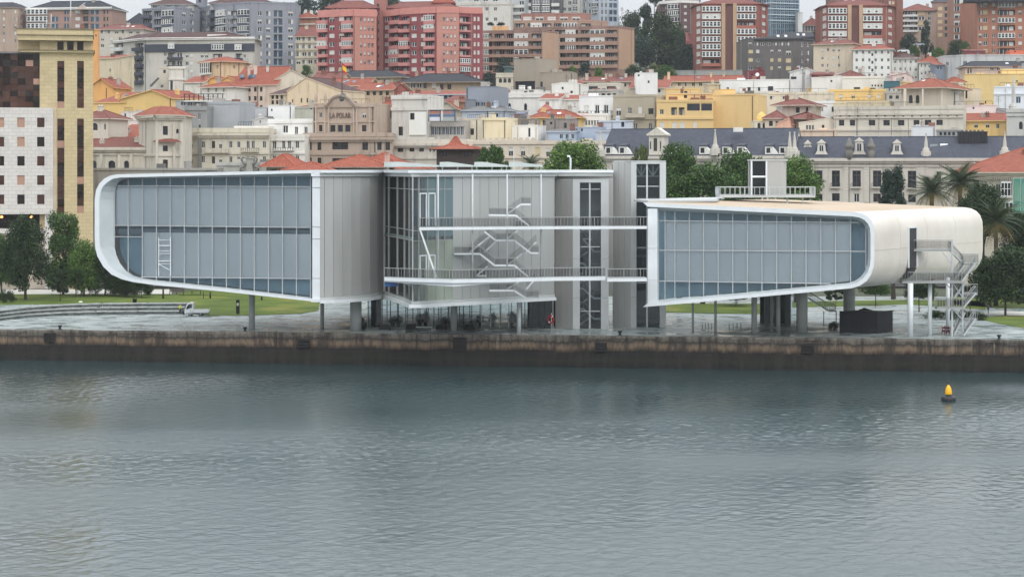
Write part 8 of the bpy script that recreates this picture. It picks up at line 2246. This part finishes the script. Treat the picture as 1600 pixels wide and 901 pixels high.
t=B('waterfront_building','longest pale stone block with slate roof, pedimented dormers and tall windows',STW,[(1238,424),(1640,414)],246.5,
  [(0,1279,1279,1,278,278,1,12,23,'brown'),(0,1306,1306,1,279,279,1,12.5,25,'brown'),(0,1338.5,1338.5,1,279,279,1,13,25,'brown'),(0,1370.5,1370.5,1,279,279,1,13,25,'brown'),(0,1425,1425,1,280,280,1,13,26,'brown'),(0,1467,1488,2,276,276,1,7,16,'brown'),
   (0,1306,1306,1,308,308,1,12,12,'brown'),(0,1338.5,1338.5,1,309,309,1,8,14,'dark'),(0,1370.5,1370.5,1,309,309,1,12,13,'brown'),(0,1279,1279,1,309,309,1,12,12,'brown'),(0,1425,1425,1,310,310,1,12,12,'brown')],
  ('gable',213,'slate',.3),24,bands=[(259.5,.35),(249,.5)],corn=.9,dirt=.28,bal=[(0,1305,1370,3,290,290,1,16,8,'iron',.8),(0,1425,1425,1,291.5,291.5,1,16,8,'iron',.8)])
F=frpx(1238,424,1640,414)
for px0,px1 in ((1317,1326),(1350,1359),(1432,1449)):
    for k in range(12):
        y0=261+k*4.6;a,z1=F.uz(px0,y0,-.1);b2,z0=F.uz(px1,y0+4.1,-.1)
        mb=MB();mb.box(F,a,b2,-.16,-.003,z0,z1);mb.build('quoin_stone',wall_mat(c(204,196,184),.3),t)
for px in (1326.6,1359): a=F.uz(px,250,-.2)[0];mb=MB();mb.box(F,a-.05,a+.05,-.25,-.17,5,ZP(247,421));mb.build('downpipe',WIRON,t)
for px,yb,yt,w_ in ((1283.5,241.5,218,12),(1342.5,241.5,215,13),(1401.5,241.5,218,12),(1262,232,219,9)):
    dd=1.2 if yb > 235 else 6
    a,z0=F.uz(px-w_/2,yb,dd);b2,z1=F.uz(px+w_/2,yt+6,dd);um=(a+b2)/2;hw=(b2-a)/2
    mb=MB()
    mb.prism(F,[(a-hw*.7,z0),(b2+hw*.7,z0),(b2+hw*.1,z0+.8),(b2-.05,z1),(a+.05,z1),(a-hw*.1,z0+.8)],dd,dd+.3)
    mb.prism(F,[(a-.25,z1+.003),(b2+.25,z1+.003),(um,z1+.9)],dd-.25,dd+.35)
    dm=mb.build('dormer',wall_mat(c(210,204,192),.3),t)
    a2,za=F.uz(px-w_*.29,yb-5.5,dd);b3,zb_=F.uz(px+w_*.29,yt+9,dd);mb=MB();mb.box(F,a2,b3,dd-.06,dd-.003,za,zb_);mb.build('pane',GLASSD,dm)
    mb=MB();mb.bar(F.w(a2,dd-.1,za),F.w(a2,dd-.1,zb_),.12);mb.bar(F.w(b3,dd-.1,za),F.w(b3,dd-.1,zb_),.12);mb.bar(F.w(a2,dd-.1,zb_),F.w(b3,dd-.1,zb_),.12);mb.bar(F.w((a2+b3)/2,dd-.1,za),F.w((a2+b3)/2,dd-.1,zb_),.08);mb.build('frame',FRAMEW,dm)
    mb=MB();z1b=z1
    mb.prism(F,[(a+.1,z1-2.6),(b2-.1,z1-2.6),(b2-.1,z1),(a+.1,z1)],dd+.31,dd+6)
    mb.prism(F,[(a-.2,z1+.003),(b2+.2,z1+.003),(um,z1+.85)],dd+.36,dd+6.5);mb.build('hood',SLATE,dm)
for px in (1234,1241.5): obelisk(t,px,238,206,424)
obelisk(t,1447,239,208,420.5);obelisk(t,1570,238,206,417)
for px in (1327,1361):
    p=P(px,242,421.5);mb=MB();mb.lathe(p,[(.8,-1),(.8,.8),(.5,1),(.95,1.5),(1.0,2.0),(.6,2.3),(.45,3.0),(.1,3.6)],10);mb.build('urn',wall_mat(c(120,116,110),.4),t)
for px,py in ((1459,233.5),(1475,233)):
    p=P(px,py,424);mb=MB();mb.hexa([(p[0]-.9,p[1],p[2]-.2),(p[0]+.7,p[1],p[2]-.2),(p[0]+1.1,p[1]+1.5,p[2]+.9),(p[0]-.5,p[1]+1.5,p[2]+.9)],[(p[0]-.9,p[1]-.2,p[2]),(p[0]+.7,p[1]-.2,p[2]),(p[0]+1.1,p[1]+1.3,p[2]+1.15),(p[0]-.5,p[1]+1.3,p[2]+1.15)]);mb.build('skylight',mat('skylight_frame',c(100,104,110),.4) if px < 1465 else FRAMEW,t)
bk_=thing('equipment_box','black louvred equipment enclosure on the slate roof','enclosure',P(1520,228,424))
F2=frpx(1498,425,1543,424);m_=mat('louvre_black',c(30,31,36),.6)
for k in range(9):
    mb=MB();mb.box(F2,F2.L*k/9+.02,F2.L*(k+1)/9-.02,0,6,ZP(229,424),ZP(206.5,424));mb.build('louvre_panel',m_,bk_)
mb=MB();mb.box(F2,-.1,F2.L+.1,-.08,6.1,ZP(206.5,424)+.003,ZP(205.5,424));mb.build('lid',m_,bk_)
mb=MB();
for k in range(6): u=F2.L*(.1+.14*k);mb.box(F2,u,u+.5,1,2,ZP(205.5,424)+.003,ZP(203,424))
mb.build('vent',mat('vent_grey',c(100,100,104),.5),bk_)
mb=MB();F2=frpx(1336,432,1426,431)
z=ZP(214,432)
railing(mb,[F2.w(0,0,z),F2.w(F2.L,0,z)],1.4,1.0,.06);tag(mb.build('roof_railing',STEEL),'thin grey railing along the slate ridge before the beige block','railing')

t=B('corner_house','cream corner house with broad red hipped roof and balconies',c(206,196,176),[(1500,392),(1640,384)],268,[(0,1541,1559,2,296,296,1,7,18,'dark'),(0,1525,1525,1,289,289,1,9,14,'brown'),(0,1541,1559,2,328,328,1,7,16,'dark')],('hip',231,'terra',1.6,15),34,corn=1.0,dirt=.3,bal=[(0,1550,1550,1,306,306,1,34,7,'iron',1.0),(0,1574,1574,1,296,296,1,15,26,'gal3',1.2),(0,1576,1576,1,326,326,1,18,24,'gal3',1.2)],bands=[(272.5,.3),(312,.4)])
F=frpx(1500,392,1640,384)
mb=MB()
for k in range(40): u=1+k*.42;mb.box(F,u,u+.2,-.85,-.05,ZP(268,390)-1.6,ZP(268,390)-1.22)
mb.build('eave_brackets',wall_mat(c(190,180,162)),t)
for px,py in ((1528.5,257.5),(1548,257.5),(1591,257)):
    p=P(px,py,397);mb=MB();mb.hexa([(p[0]-.6,p[1],p[2]-.3),(p[0]+.6,p[1],p[2]-.3),(p[0]+.6,p[1]+1.2,p[2]+.1),(p[0]-.6,p[1]+1.2,p[2]+.1)],[(p[0]-.6,p[1]-.1,p[2]),(p[0]+.6,p[1]-.1,p[2]),(p[0]+.6,p[1]+1.1,p[2]+.4),(p[0]-.6,p[1]+1.1,p[2]+.4)]);mb.build('skylight',FRAMEW,t)
nt_=thing('scaffold','scaffold wrapped in green netting on the corner house','scaffold',P(1592,330,380))
F=frpx(1583,380,1630,378)
NET,ntn,b=base_mat('green_netting');b.inputs['Base Color'].default_value=c(44,136,116);b.inputs['Roughness'].default_value=.8
tr_=ntn.nodes.new('ShaderNodeBsdfTransparent');mx_=ntn.nodes.new('ShaderNodeMixShader');mx_.inputs[0].default_value=.28
ntn.links.new(b.outputs[0],mx_.inputs[1]);ntn.links.new(tr_.outputs[0],mx_.inputs[2]);ntn.links.new(mx_.outputs[0],ntn.nodes['Material Output'].inputs['Surface'])
for k in range(4):
    for j in range(5):
        z0=5+j*4.4;mb=MB();a,b2=F.L*k/4,F.L*(k+1)/4
        zt_=z0+4.35;bulge=.12
        mb.poly([F.w(a+.03,-.02,z0),F.w((a+b2)/2,-bulge,z0),F.w((a+b2)/2,-bulge*.6,zt_),F.w(a+.03,-.02,zt_)]);mb.poly([F.w((a+b2)/2,-bulge,z0),F.w(b2-.03,-.02,z0),F.w(b2-.03,-.02,zt_),F.w((a+b2)/2,-bulge*.6,zt_)])
        mb.build('net_sheet',NET,nt_)
mb=MB()
for k in range(5):
    for d_ in (.06,1.3): mb.bar(F.w(F.L*k/4,d_,5),F.w(F.L*k/4,d_,27),.1)
for j in range(6):
    mb.bar(F.w(0,.06,5+j*4.4),F.w(F.L,.06,5+j*4.4),.1);mb.bar(F.w(0,1.3,5+j*4.4),F.w(F.L,1.3,5+j*4.4),.1)
mb.build('poles',STEEL,nt_)

# market roofs in front of the town
DKW=c(120,96,86)
def mkt(label,x0,x1,ye,yr,Y,d,ov=1.2,r=None,wall=c(150,136,122)):
    return B('market_hall',label,wall,[(x0,Y),(x1,Y-1)],ye,[(0,x0+12,x1-12,max(2,int((x1-x0)/22)),ye+9,ye+9,1,9,7,'brown')],('hip',yr,'orange',ov)+((r,) if r else ()),d,base=PZ-1)
mkt('market hall roof with steep orange peak, leftmost of the orange roofs',416,456,259.5,240.5,398,9)
mkt('long low orange market roof joining the peaked roofs',446,512,264.5,252.5,394,9,.9)
mkt('widest orange market roof with patterned peak',508,602,260,241.5,400,13,1.6)
mkt('small orange roof tucked behind the widest market roof',570,616,256,239,410,10)
mkt('low orange eave running under the glass roof sheets',600,662,263,253,402,9)
t=mkt('pavilion with wide flaring orange roof and painted eave shade',682,740,232,224,412,11,1.3,None,c(70,60,56))  # wall colour darkened to stand for the shade under the eaves
F=Fr((XP(696,414),414),(XP(727,414),414))
mb=MB();zb_=ZP(226.5,414);zt_=ZP(212.5,417)
q=[F.w(0,0,zb_),F.w(F.L,0,zb_),F.w(F.L,6,zb_),F.w(0,6,zb_)];ap=[F.w(F.L*.43,2.6,zt_),F.w(F.L*.57,2.6,zt_),F.w(F.L*.57,3.4,zt_),F.w(F.L*.43,3.4,zt_)]
md=[tuple(Vector(a).lerp(Vector(b2),.45)+Vector((0,0,-.45))) for a,b2 in zip(q,ap)]
for lo,hi in ((q,md),(md,ap)):
    for k in range(4):
        k2=(k+1) % 4;mb.poly([lo[k],lo[k2],hi[k2],hi[k]],0,[(0,0),(4,0),(3,2),(1,2)])
mb.poly(ap);mb.build('peak_roof',TERRO,t)
for px in (684,701,723,733): extra(t,'chimney',px,px+5,221 if px in (684,733) else 219.5,228,416,1.0,mat('chimney_cream',c(206,196,178),.9))
B('kiosk','pale pink ventilation stack among the orange market roofs',c(214,168,156),[(601,398),(608.5,398)],241,[],('flat',),1.2,parapet=.1,base=14)
B('low_building','pale grey stone parapet block with carved crest above the gallery roof',c(172,170,164),[(338,412),(433,410)],255.5,[],('flat',),8,bands=[(257,.5)],base=PZ-1,dirt=.5,parapet=.3)
t=thing('carved_crest','dark scrolled stone crest on the pale parapet block','ornament',P(389,268,409));
rs=random.Random(9)
for sgn in (-1,1):
    mb=MB();x0=XP(389.5,409.2)
    pts=[(x0+sgn*(1.3+.7*math.sin(k*.9)*(1-k/14)),409.2,ZP(267,409)+k*.27) for k in range(12)]
    mb.tube(pts,[.42-.02*k for k in range(12)],7);mb.build('scroll',wall_mat(c(124,124,118),.5),t)
mb=MB();F=Fr((XP(384,409.4),409.4),(XP(395,409.4),409.4));mb.box(F,0,F.L,0,.4,ZP(268,409),ZP(248,409));mb.box(F,-.4,F.L+.4,-.15,.5,ZP(248,409)+.003,ZP(245.5,409));mb.build('panel',wall_mat(c(160,158,150),.5),t)
B('low_building','weathered grey parapet wall in front of the church',c(158,154,148),[(140,412),(340,408)],264,[],('flat',),5,base=PZ-1,dirt=.5,parapet=.2,bands=[(264.5,.4)])
B('low_building','pale waterfront street front seen through the park trees',c(196,188,176),[(-60,428),(620,424)],300,[(0,10,600,22,420,420,1,9,22,'brown'),(0,10,600,22,350,350,1,9,22,'brown')],('flat',),4,base=PZ-1)

# ---- hotel block at the left: yellow stone tower, white block, bronze glass
HB=thing('office_building','large office block of yellow stone tower, white wing and bronze glass','building',(XP(60,400),400,PZ))
hy=lambda px,Y: Y+.2*(XP(px,Y)-XP(60,Y))
def hfr(x0,x1,Y): return frpx(x0,hy(x0,Y),x1,hy(x1,Y))
def hwall(x0,x1,y0,y1,Y,d,col,holes,nm='wall',rv=.5,win='slot'):
    F=hfr(x0,x1,Y);mb=MB();z1,z0=ZP(y0,Y),ZP(y1,Y)
    hs_=[]
    for h in holes: a,zb_=F.uz(h[0],h[3]);b2,za=F.uz(h[1],h[2]);hs_.append((a,b2,zb_,za))
    us=sorted(set([0,F.L]+[h[0] for h in hs_]+[h[1] for h in hs_]));zz=sorted(set([z0,z1]+[h[2] for h in hs_]+[h[3] for h in hs_]))
    for za,zb_ in zip(zz,zz[1:]):
        run=None;zm=(za+zb_)/2
        for ua,ub in zip(us,us[1:]):
            um=(ua+ub)/2
            if any(h[0] < um < h[1] and h[2] < zm < h[3] for h in hs_):
                if run is not None: mb.poly([F.w(run,0,za),F.w(ua,0,za),F.w(ua,0,zb_),F.w(run,0,zb_)]);run=None
            elif run is None: run=ua
        if run is not None: mb.poly([F.w(run,0,za),F.w(F.L,0,za),F.w(F.L,0,zb_),F.w(run,0,zb_)])
    for h in hs_:
        q=[(h[0],h[2]),(h[1],h[2]),(h[1],h[3]),(h[0],h[3])]
        for k in range(4): (ua,za),(ub,zb_)=q[k],q[(k+1) % 4];mb.poly([F.w(ub,0,zb_),F.w(ua,0,za),F.w(ua,rv,za),F.w(ub,rv,zb_)])
    A_,B_,C_,D_=F.w(0,0,0),F.w(F.L,0,0),F.w(F.L,d,0),F.w(0,d,0)
    for p_,q_ in ((B_,C_),(C_,D_),(D_,A_)): mb.poly([p_[:2]+(z0,),q_[:2]+(z0,),q_[:2]+(z1,),p_[:2]+(z1,)])
    mb.poly([p_[:2]+(z1,) for p_ in (A_,B_,C_,D_)])
    mb.build(nm,col,HB)
    return F,hs_
# jointed stone: fine courses as relief
def stone_mat(name,col,dark,sx_=.9,sz_=.45):
    m,nt,b=base_mat(name);b.inputs['Roughness'].default_value=.85;b.inputs['Specular IOR Level'].default_value=.2
    tc=nt.nodes.new('ShaderNodeNewGeometry');sp=nt.nodes.new('ShaderNodeSeparateXYZ');cb=nt.nodes.new('ShaderNodeCombineXYZ')
    nt.links.new(tc.outputs['Position'],sp.inputs[0]);nt.links.new(sp.outputs['X'],cb.inputs['X']);nt.links.new(sp.outputs['Z'],cb.inputs['Y'])
    bk=nt.nodes.new('ShaderNodeTexBrick');bk.inputs['Scale'].default_value=1;bk.inputs['Brick Width'].default_value=sx_*1.6;bk.inputs['Row Height'].default_value=sz_*1.6;bk.inputs['Mortar Size'].default_value=.03
    bk.inputs['Color1'].default_value=col;bk.inputs['Color2'].default_value=tuple(x*.9 for x in col[:3])+(1,);bk.inputs['Mortar'].default_value=dark
    nt.links.new(cb.outputs[0],bk.inputs['Vector'])
    n=nt.nodes.new('ShaderNodeTexNoise');n.inputs['Scale'].default_value=.35;n.inputs['Detail'].default_value=5;nt.links.new(tc.outputs['Position'],n.inputs['Vector'])
    r=nt.nodes.new('ShaderNodeMapRange');r.inputs['From Min'].default_value=.55;r.inputs['From Max'].default_value=.85;nt.links.new(n.outputs['Fac'],r.inputs['Value'])
    mx=nt.nodes.new('ShaderNodeMix');mx.data_type = 'RGBA';mx.inputs['B'].default_value=dark;nt.links.new(r.outputs[0],mx.inputs['Factor']);nt.links.new(bk.outputs['Color'],mx.inputs['A'])
    nt.links.new(mx.outputs['Result'],b.inputs['Base Color']);return m
YST=stone_mat('yellow_stone',c(202,184,146),c(172,155,122));WST=stone_mat('white_stone_cladding',c(212,206,200),c(176,170,164))
BGL=mat('bronze_pane',c(78,50,38),.1,0,.55,.25,spec=.35);BGL2=mat('bronze_pane_blind',c(176,138,118),.15);BGL3=mat('bronze_pane_dark',c(40,27,23),.1,0,.5,.3,spec=.3)
rs=random.Random(5)
def slotpanes(F,h,d,rows,blinds=()):
    a,b2,z0,z1=h
    for k in range(rows):
        za,zb_=lerp(z0,z1,k/rows),lerp(z0,z1,(k+1)/rows)
        tl=rs.uniform(-.04,.04);mb=MB()
        mb.hexa([F.w(a,d+tl,za+.03),F.w(b2,d-tl,za+.03),F.w(b2,d+.05-tl,za+.03),F.w(a,d+.05+tl,za+.03)],[F.w(a,d,zb_-.03),F.w(b2,d,zb_-.03),F.w(b2,d+.05,zb_-.03),F.w(a,d+.05,zb_-.03)])
        mb.build('glass_pane',BGL2 if k in blinds else (BGL if rs.random() < .6 else BGL3),HB)
TH=[(89.5,100.5,95.5,169),(120.5,131,95.5,169),(89.5,100.5,185.5,334),(120.5,131,185.5,333)]
F,hs_=hwall(62,145.5,80,470,396,14,YST,TH)
for k,h in enumerate(hs_): slotpanes(F,h,.3,7 if k < 2 else 13,((9,) if k == 2 else (0,4) if k == 3 else (0,) if k == 0 else ()))
F,hs_=hwall(62,145,64.5,79.4,396.3,12,YST,[(89.5,99.5,65.2,78.8),(105,115,65.2,78.8),(120.5,130.5,65.2,78.8)])
for h in hs_: slotpanes(F,h,.6,1)
hwall(28,61.9,55,84,397.2,12,YST,[])
for y0,y1,out,x0,x1 in ((46.5,55.2,1.6,27,146),(55.6,63.6,1.2,28,145.6),(79.4,82,.9,30,147)):
    F=hfr(x0,x1,396);mb=MB();mb.box(F,0,F.L,-out,11,ZP(y1,396),ZP(y0,396));mb.build('cornice',YST,HB)
    mb=MB();mb.box(F,-.15,F.L+.15,-out-.2,11.2,ZP(y0,396)+.003,ZP(y0,396)+.14);mb.build('coping',mat('coping_dark',c(120,108,84),.8,0,.2,1),HB)
WH=[(x0,x1,y0,y0+15) for x0,x1 in ((-5,6.5),(27,38.5),(58,69.5),(-36,-24)) for y0 in (184,214,244,274,304)]
F,hs_=hwall(-80,83,168.5,334.5,394.5,14,WST,WH,rv=.35)
for k,h in enumerate(hs_):
    mb=MB();mb.prism(F,[(h[0],h[2]),(h[1],h[2]),(h[1],h[3]),(h[0],h[3])],.22,.27)
    # photo: some blinds down (1st and 2nd of the middle column, 4th too, top left)
    row,colm=k % 5,k // 5
    mb.build('glass_pane',BGL2 if (colm == 1 and row in (0,1,3)) or (colm == 0 and row == 0) else (BGL if rs.random() < .6 else BGL3),HB)
F,_=hwall(82.9,88,168.5,470,395.6,10,mat('stone_pink',c(206,188,164),.85,0,.12,.5),[])
# ground storey: dark recess with lamps, then pale band
F=hfr(-80,70,394.8)
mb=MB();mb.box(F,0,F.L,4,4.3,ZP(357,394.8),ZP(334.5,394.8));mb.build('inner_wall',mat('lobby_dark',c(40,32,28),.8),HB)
mb=MB();mb.box(F,0,F.L,.02,4,ZP(361,394.8),ZP(357.2,394.8));mb.box(F,0,F.L,-.3,.6,ZP(364,394.8),ZP(361.2,394.8));mb.build('balcony_slab',WST,HB)
mb=MB();mb.box(F,0,F.L,.6,5,PZ,ZP(364.2,394.8));mb.build('base_wall',mat('base_stone',c(188,176,160),.85,0,.2,.3),HB)
mb=MB();F2=hfr(70,83,394.8);mb.box(F2,0,F2.L,.02,5,PZ,ZP(334.7,394.8));mb.build('pier',WST,HB)
LM,ltn,b=base_mat('lamp_glow');b.inputs['Emission Color'].default_value=(1,.42,.12,1);b.inputs['Emission Strength'].default_value=2.0;b.inputs['Base Color'].default_value=(1,.6,.3,1)
for px in (2.5,49):
    p=P(px,339,395.5);mb=MB();mb.lathe((p[0],p[1],p[2]-.25),[(.05,0),(.28,.12),(.32,.3),(.2,.5),(.05,.55)],12);mb.build('ceiling_lamp',LM,HB)
# bronze glass front with stepped right edge
F=hfr(-80,75,397)
edges=[(84.5,113.5,61),(113.5,142,66),(142,168,70)]
cw=12.0
for y0,y1,xe in edges:
    x=-80
    rows=3
    while x < xe-1:
        x1=min(x+cw,xe)
        for k in range(rows):
            ya,yb_=lerp(y0,y1,k/rows),lerp(y0,y1,(k+1)/rows)
            a,zb_=F.uz(x+.25,yb_-.2);b2,za=F.uz(x1-.25,ya+.2);tl,t2_=rs.uniform(-.08,.08),rs.uniform(-.06,.06)
            if b2 <= a: continue
            mb=MB();mb.hexa([F.w(a,tl,zb_),F.w(b2,-tl,zb_),F.w(b2,.06-tl,zb_),F.w(a,.06+tl,zb_)],[F.w(a,t2_,za),F.w(b2,t2_-tl,za),F.w(b2,.06+t2_-tl,za),F.w(a,.06+t2_,za)])
            q=rs.random();hit=(abs(x+6-47) < 6 and y0 < 100 and k == 1) or (abs(x+6-54) < 6 and 113 < y0 < 140 and k == 1)
            mb.build('glass_pane',BGL2 if hit else (BGL if q < .62 else BGL3),HB)
        x=x1
    G=hfr(-80,xe,397.15);mb=MB();mb.box(G,0,G.L,0,11,ZP(y1,397),ZP(y0,397));mb.build('backing_wall',mat('bronze_frame',c(36,28,25),.6),HB)
mb=MB();G=hfr(-80,62,396.6);mb.box(G,0,G.L,-.1,1,ZP(84.3,397),ZP(81.5,397));mb.build('coping',mat('coping_grey',c(120,116,112),.7,0,.2,.6),HB)
# water tank and aerials on top
am=thing('roof_aerials','thin aerial masts and rail on the yellow tower roof','aerial',P(100,46,400))
for px,yt in ((110.5,-6),(73,30),(80,22)):
    p=P(px,46,400);mb=MB();mb.tube([(p[0],p[1],p[2]),(p[0],p[1],ZP(yt,400))],.09,6);mb.build('mast',STEEL,am)
mb=MB();pr_=[P(66,38,400),P(84,44,400)];railing(mb,[P(64,45.5,400),P(86,45.5,400)],1.1,.8,.06);mb.build('rail',STEEL,am)

# ---- small rooftop things that break the skyline
def aerial(label,px,yb,yt,Y):
    p=P(px,yb,Y);t=thing('tv_aerial',label,'aerial',p,'television aerials on roofs')
    mb=MB();zt_=ZP(yt,Y);mb.tube([(p[0],p[1],p[2]-1),(p[0],p[1],zt_)],.05*Y/500,5);mb.build('mast',WIRON,t)
    mb=MB()
    for k in range(4): z=zt_-.25-k*.35;w_=.5+.12*k;mb.bar((p[0]-w_,p[1],z),(p[0]+w_,p[1],z),.05*Y/500)
    mb.build('antenna',WIRON,t)
for px,yb,yt,Y,lb in ((972,30,12,880,'cross armed lamp mast in the skyline gap'),(1085,132,108,610,'thin mast before the cream terrace'),(1254,140,108,560,'tall thin aerial before the white middle row'),(1208,126,104,600,'aerial beside the maroon rooftop box'),(1086,112,70,700,'tall street mast at the brick tower foot'),(1560,180,150,480,'aerial before the yellow party wall'),(666,140,128,560,'aerial on the slate roofed block'),(885,132,116,600,'aerial by the taupe block'),(598,172,150,480,'aerial over the red roofed attic'),(440,166,150,500,'aerial on the cream brown roofed house'),(1340,212,168,455,'tall thin aerial on the long beige block'),(885,110,96,700,'thin mast by the light green bush'),(178,34,26,900,'small aerial on the low white skyline house')):
    aerial(lb,px,yb,yt,Y)
# parked cars up on the hillside street
def car(label,px,py,Y,col):
    p=P(px,py,Y);t=thing('parked_car',label,'car',p,'cars parked on the hillside street')
    F=Fr((p[0]-2.1,p[1]),(p[0]+2.1,p[1]));m_=mat('car_'+label.split()[0],col,.35,0,0,1,coat=.4)
    mb=MB();mb.prism(F,[(0,p[2]+.3),(4.2,p[2]+.3),(4.2,p[2]+.8),(3.5,p[2]+.95),(.9,p[2]+.92),(.05,p[2]+.75)],0,1.7);mb.build('body',m_,t)
    mb=MB();mb.prism(F,[(.9,p[2]+.93),(3.5,p[2]+.955),(2.9,p[2]+1.42),(1.6,p[2]+1.45)],.12,1.58);mb.build('cabin_glass',GLASSD,t)
    mb=MB();mb.prism(F,[(1.55,p[2]+1.453),(2.95,p[2]+1.423),(2.8,p[2]+1.5),(1.7,p[2]+1.52)],.12,1.58);mb.build('roof',m_,t)
    for u in (.85,3.35):
        mb=MB();mb.tube([F.w(u,-.02,p[2]+.32),F.w(u,.2,p[2]+.32)],.32,12);mb.build('wheel',TY,t)
for k,(px,py,lb,cl_) in enumerate(((1412,82,'white car parked below the dark bush on the hill',c(220,222,224)),(1424,87,'silver car parked at the conifer foot on the hill',c(190,194,198)),(1436,72,'grey car higher up beside the conifer',c(150,156,162)))):
    car(lb,px,py,745+8*k,cl_)
# ------------------------------------------------------------------ damp harbour air
mb=MB()
x0,x1,y0,y1,z0,z1=-3100,3100,-1000,7100,-6,140
mb.hexa([(x0,y0,z0),(x1,y0,z0),(x1,y1,z0),(x0,y1,z0)],[(x0,y0,z1),(x1,y0,z1),(x1,y1,z1),(x0,y1,z1)])
HZ=bpy.data.materials.new('haze_air');HZ.use_nodes=True
hn=HZ.node_tree;hn.nodes.remove(hn.nodes['Principled BSDF'])
pvn=hn.nodes.new('ShaderNodeVolumePrincipled');pvn.inputs['Color'].default_value=(.86,.90,.95,1);pvn.inputs['Density'].default_value=0.000085
hn.links.new(pvn.outputs[0],hn.nodes['Material Output'].inputs['Volume'])
mb.build('haze',HZ,kind='stuff')
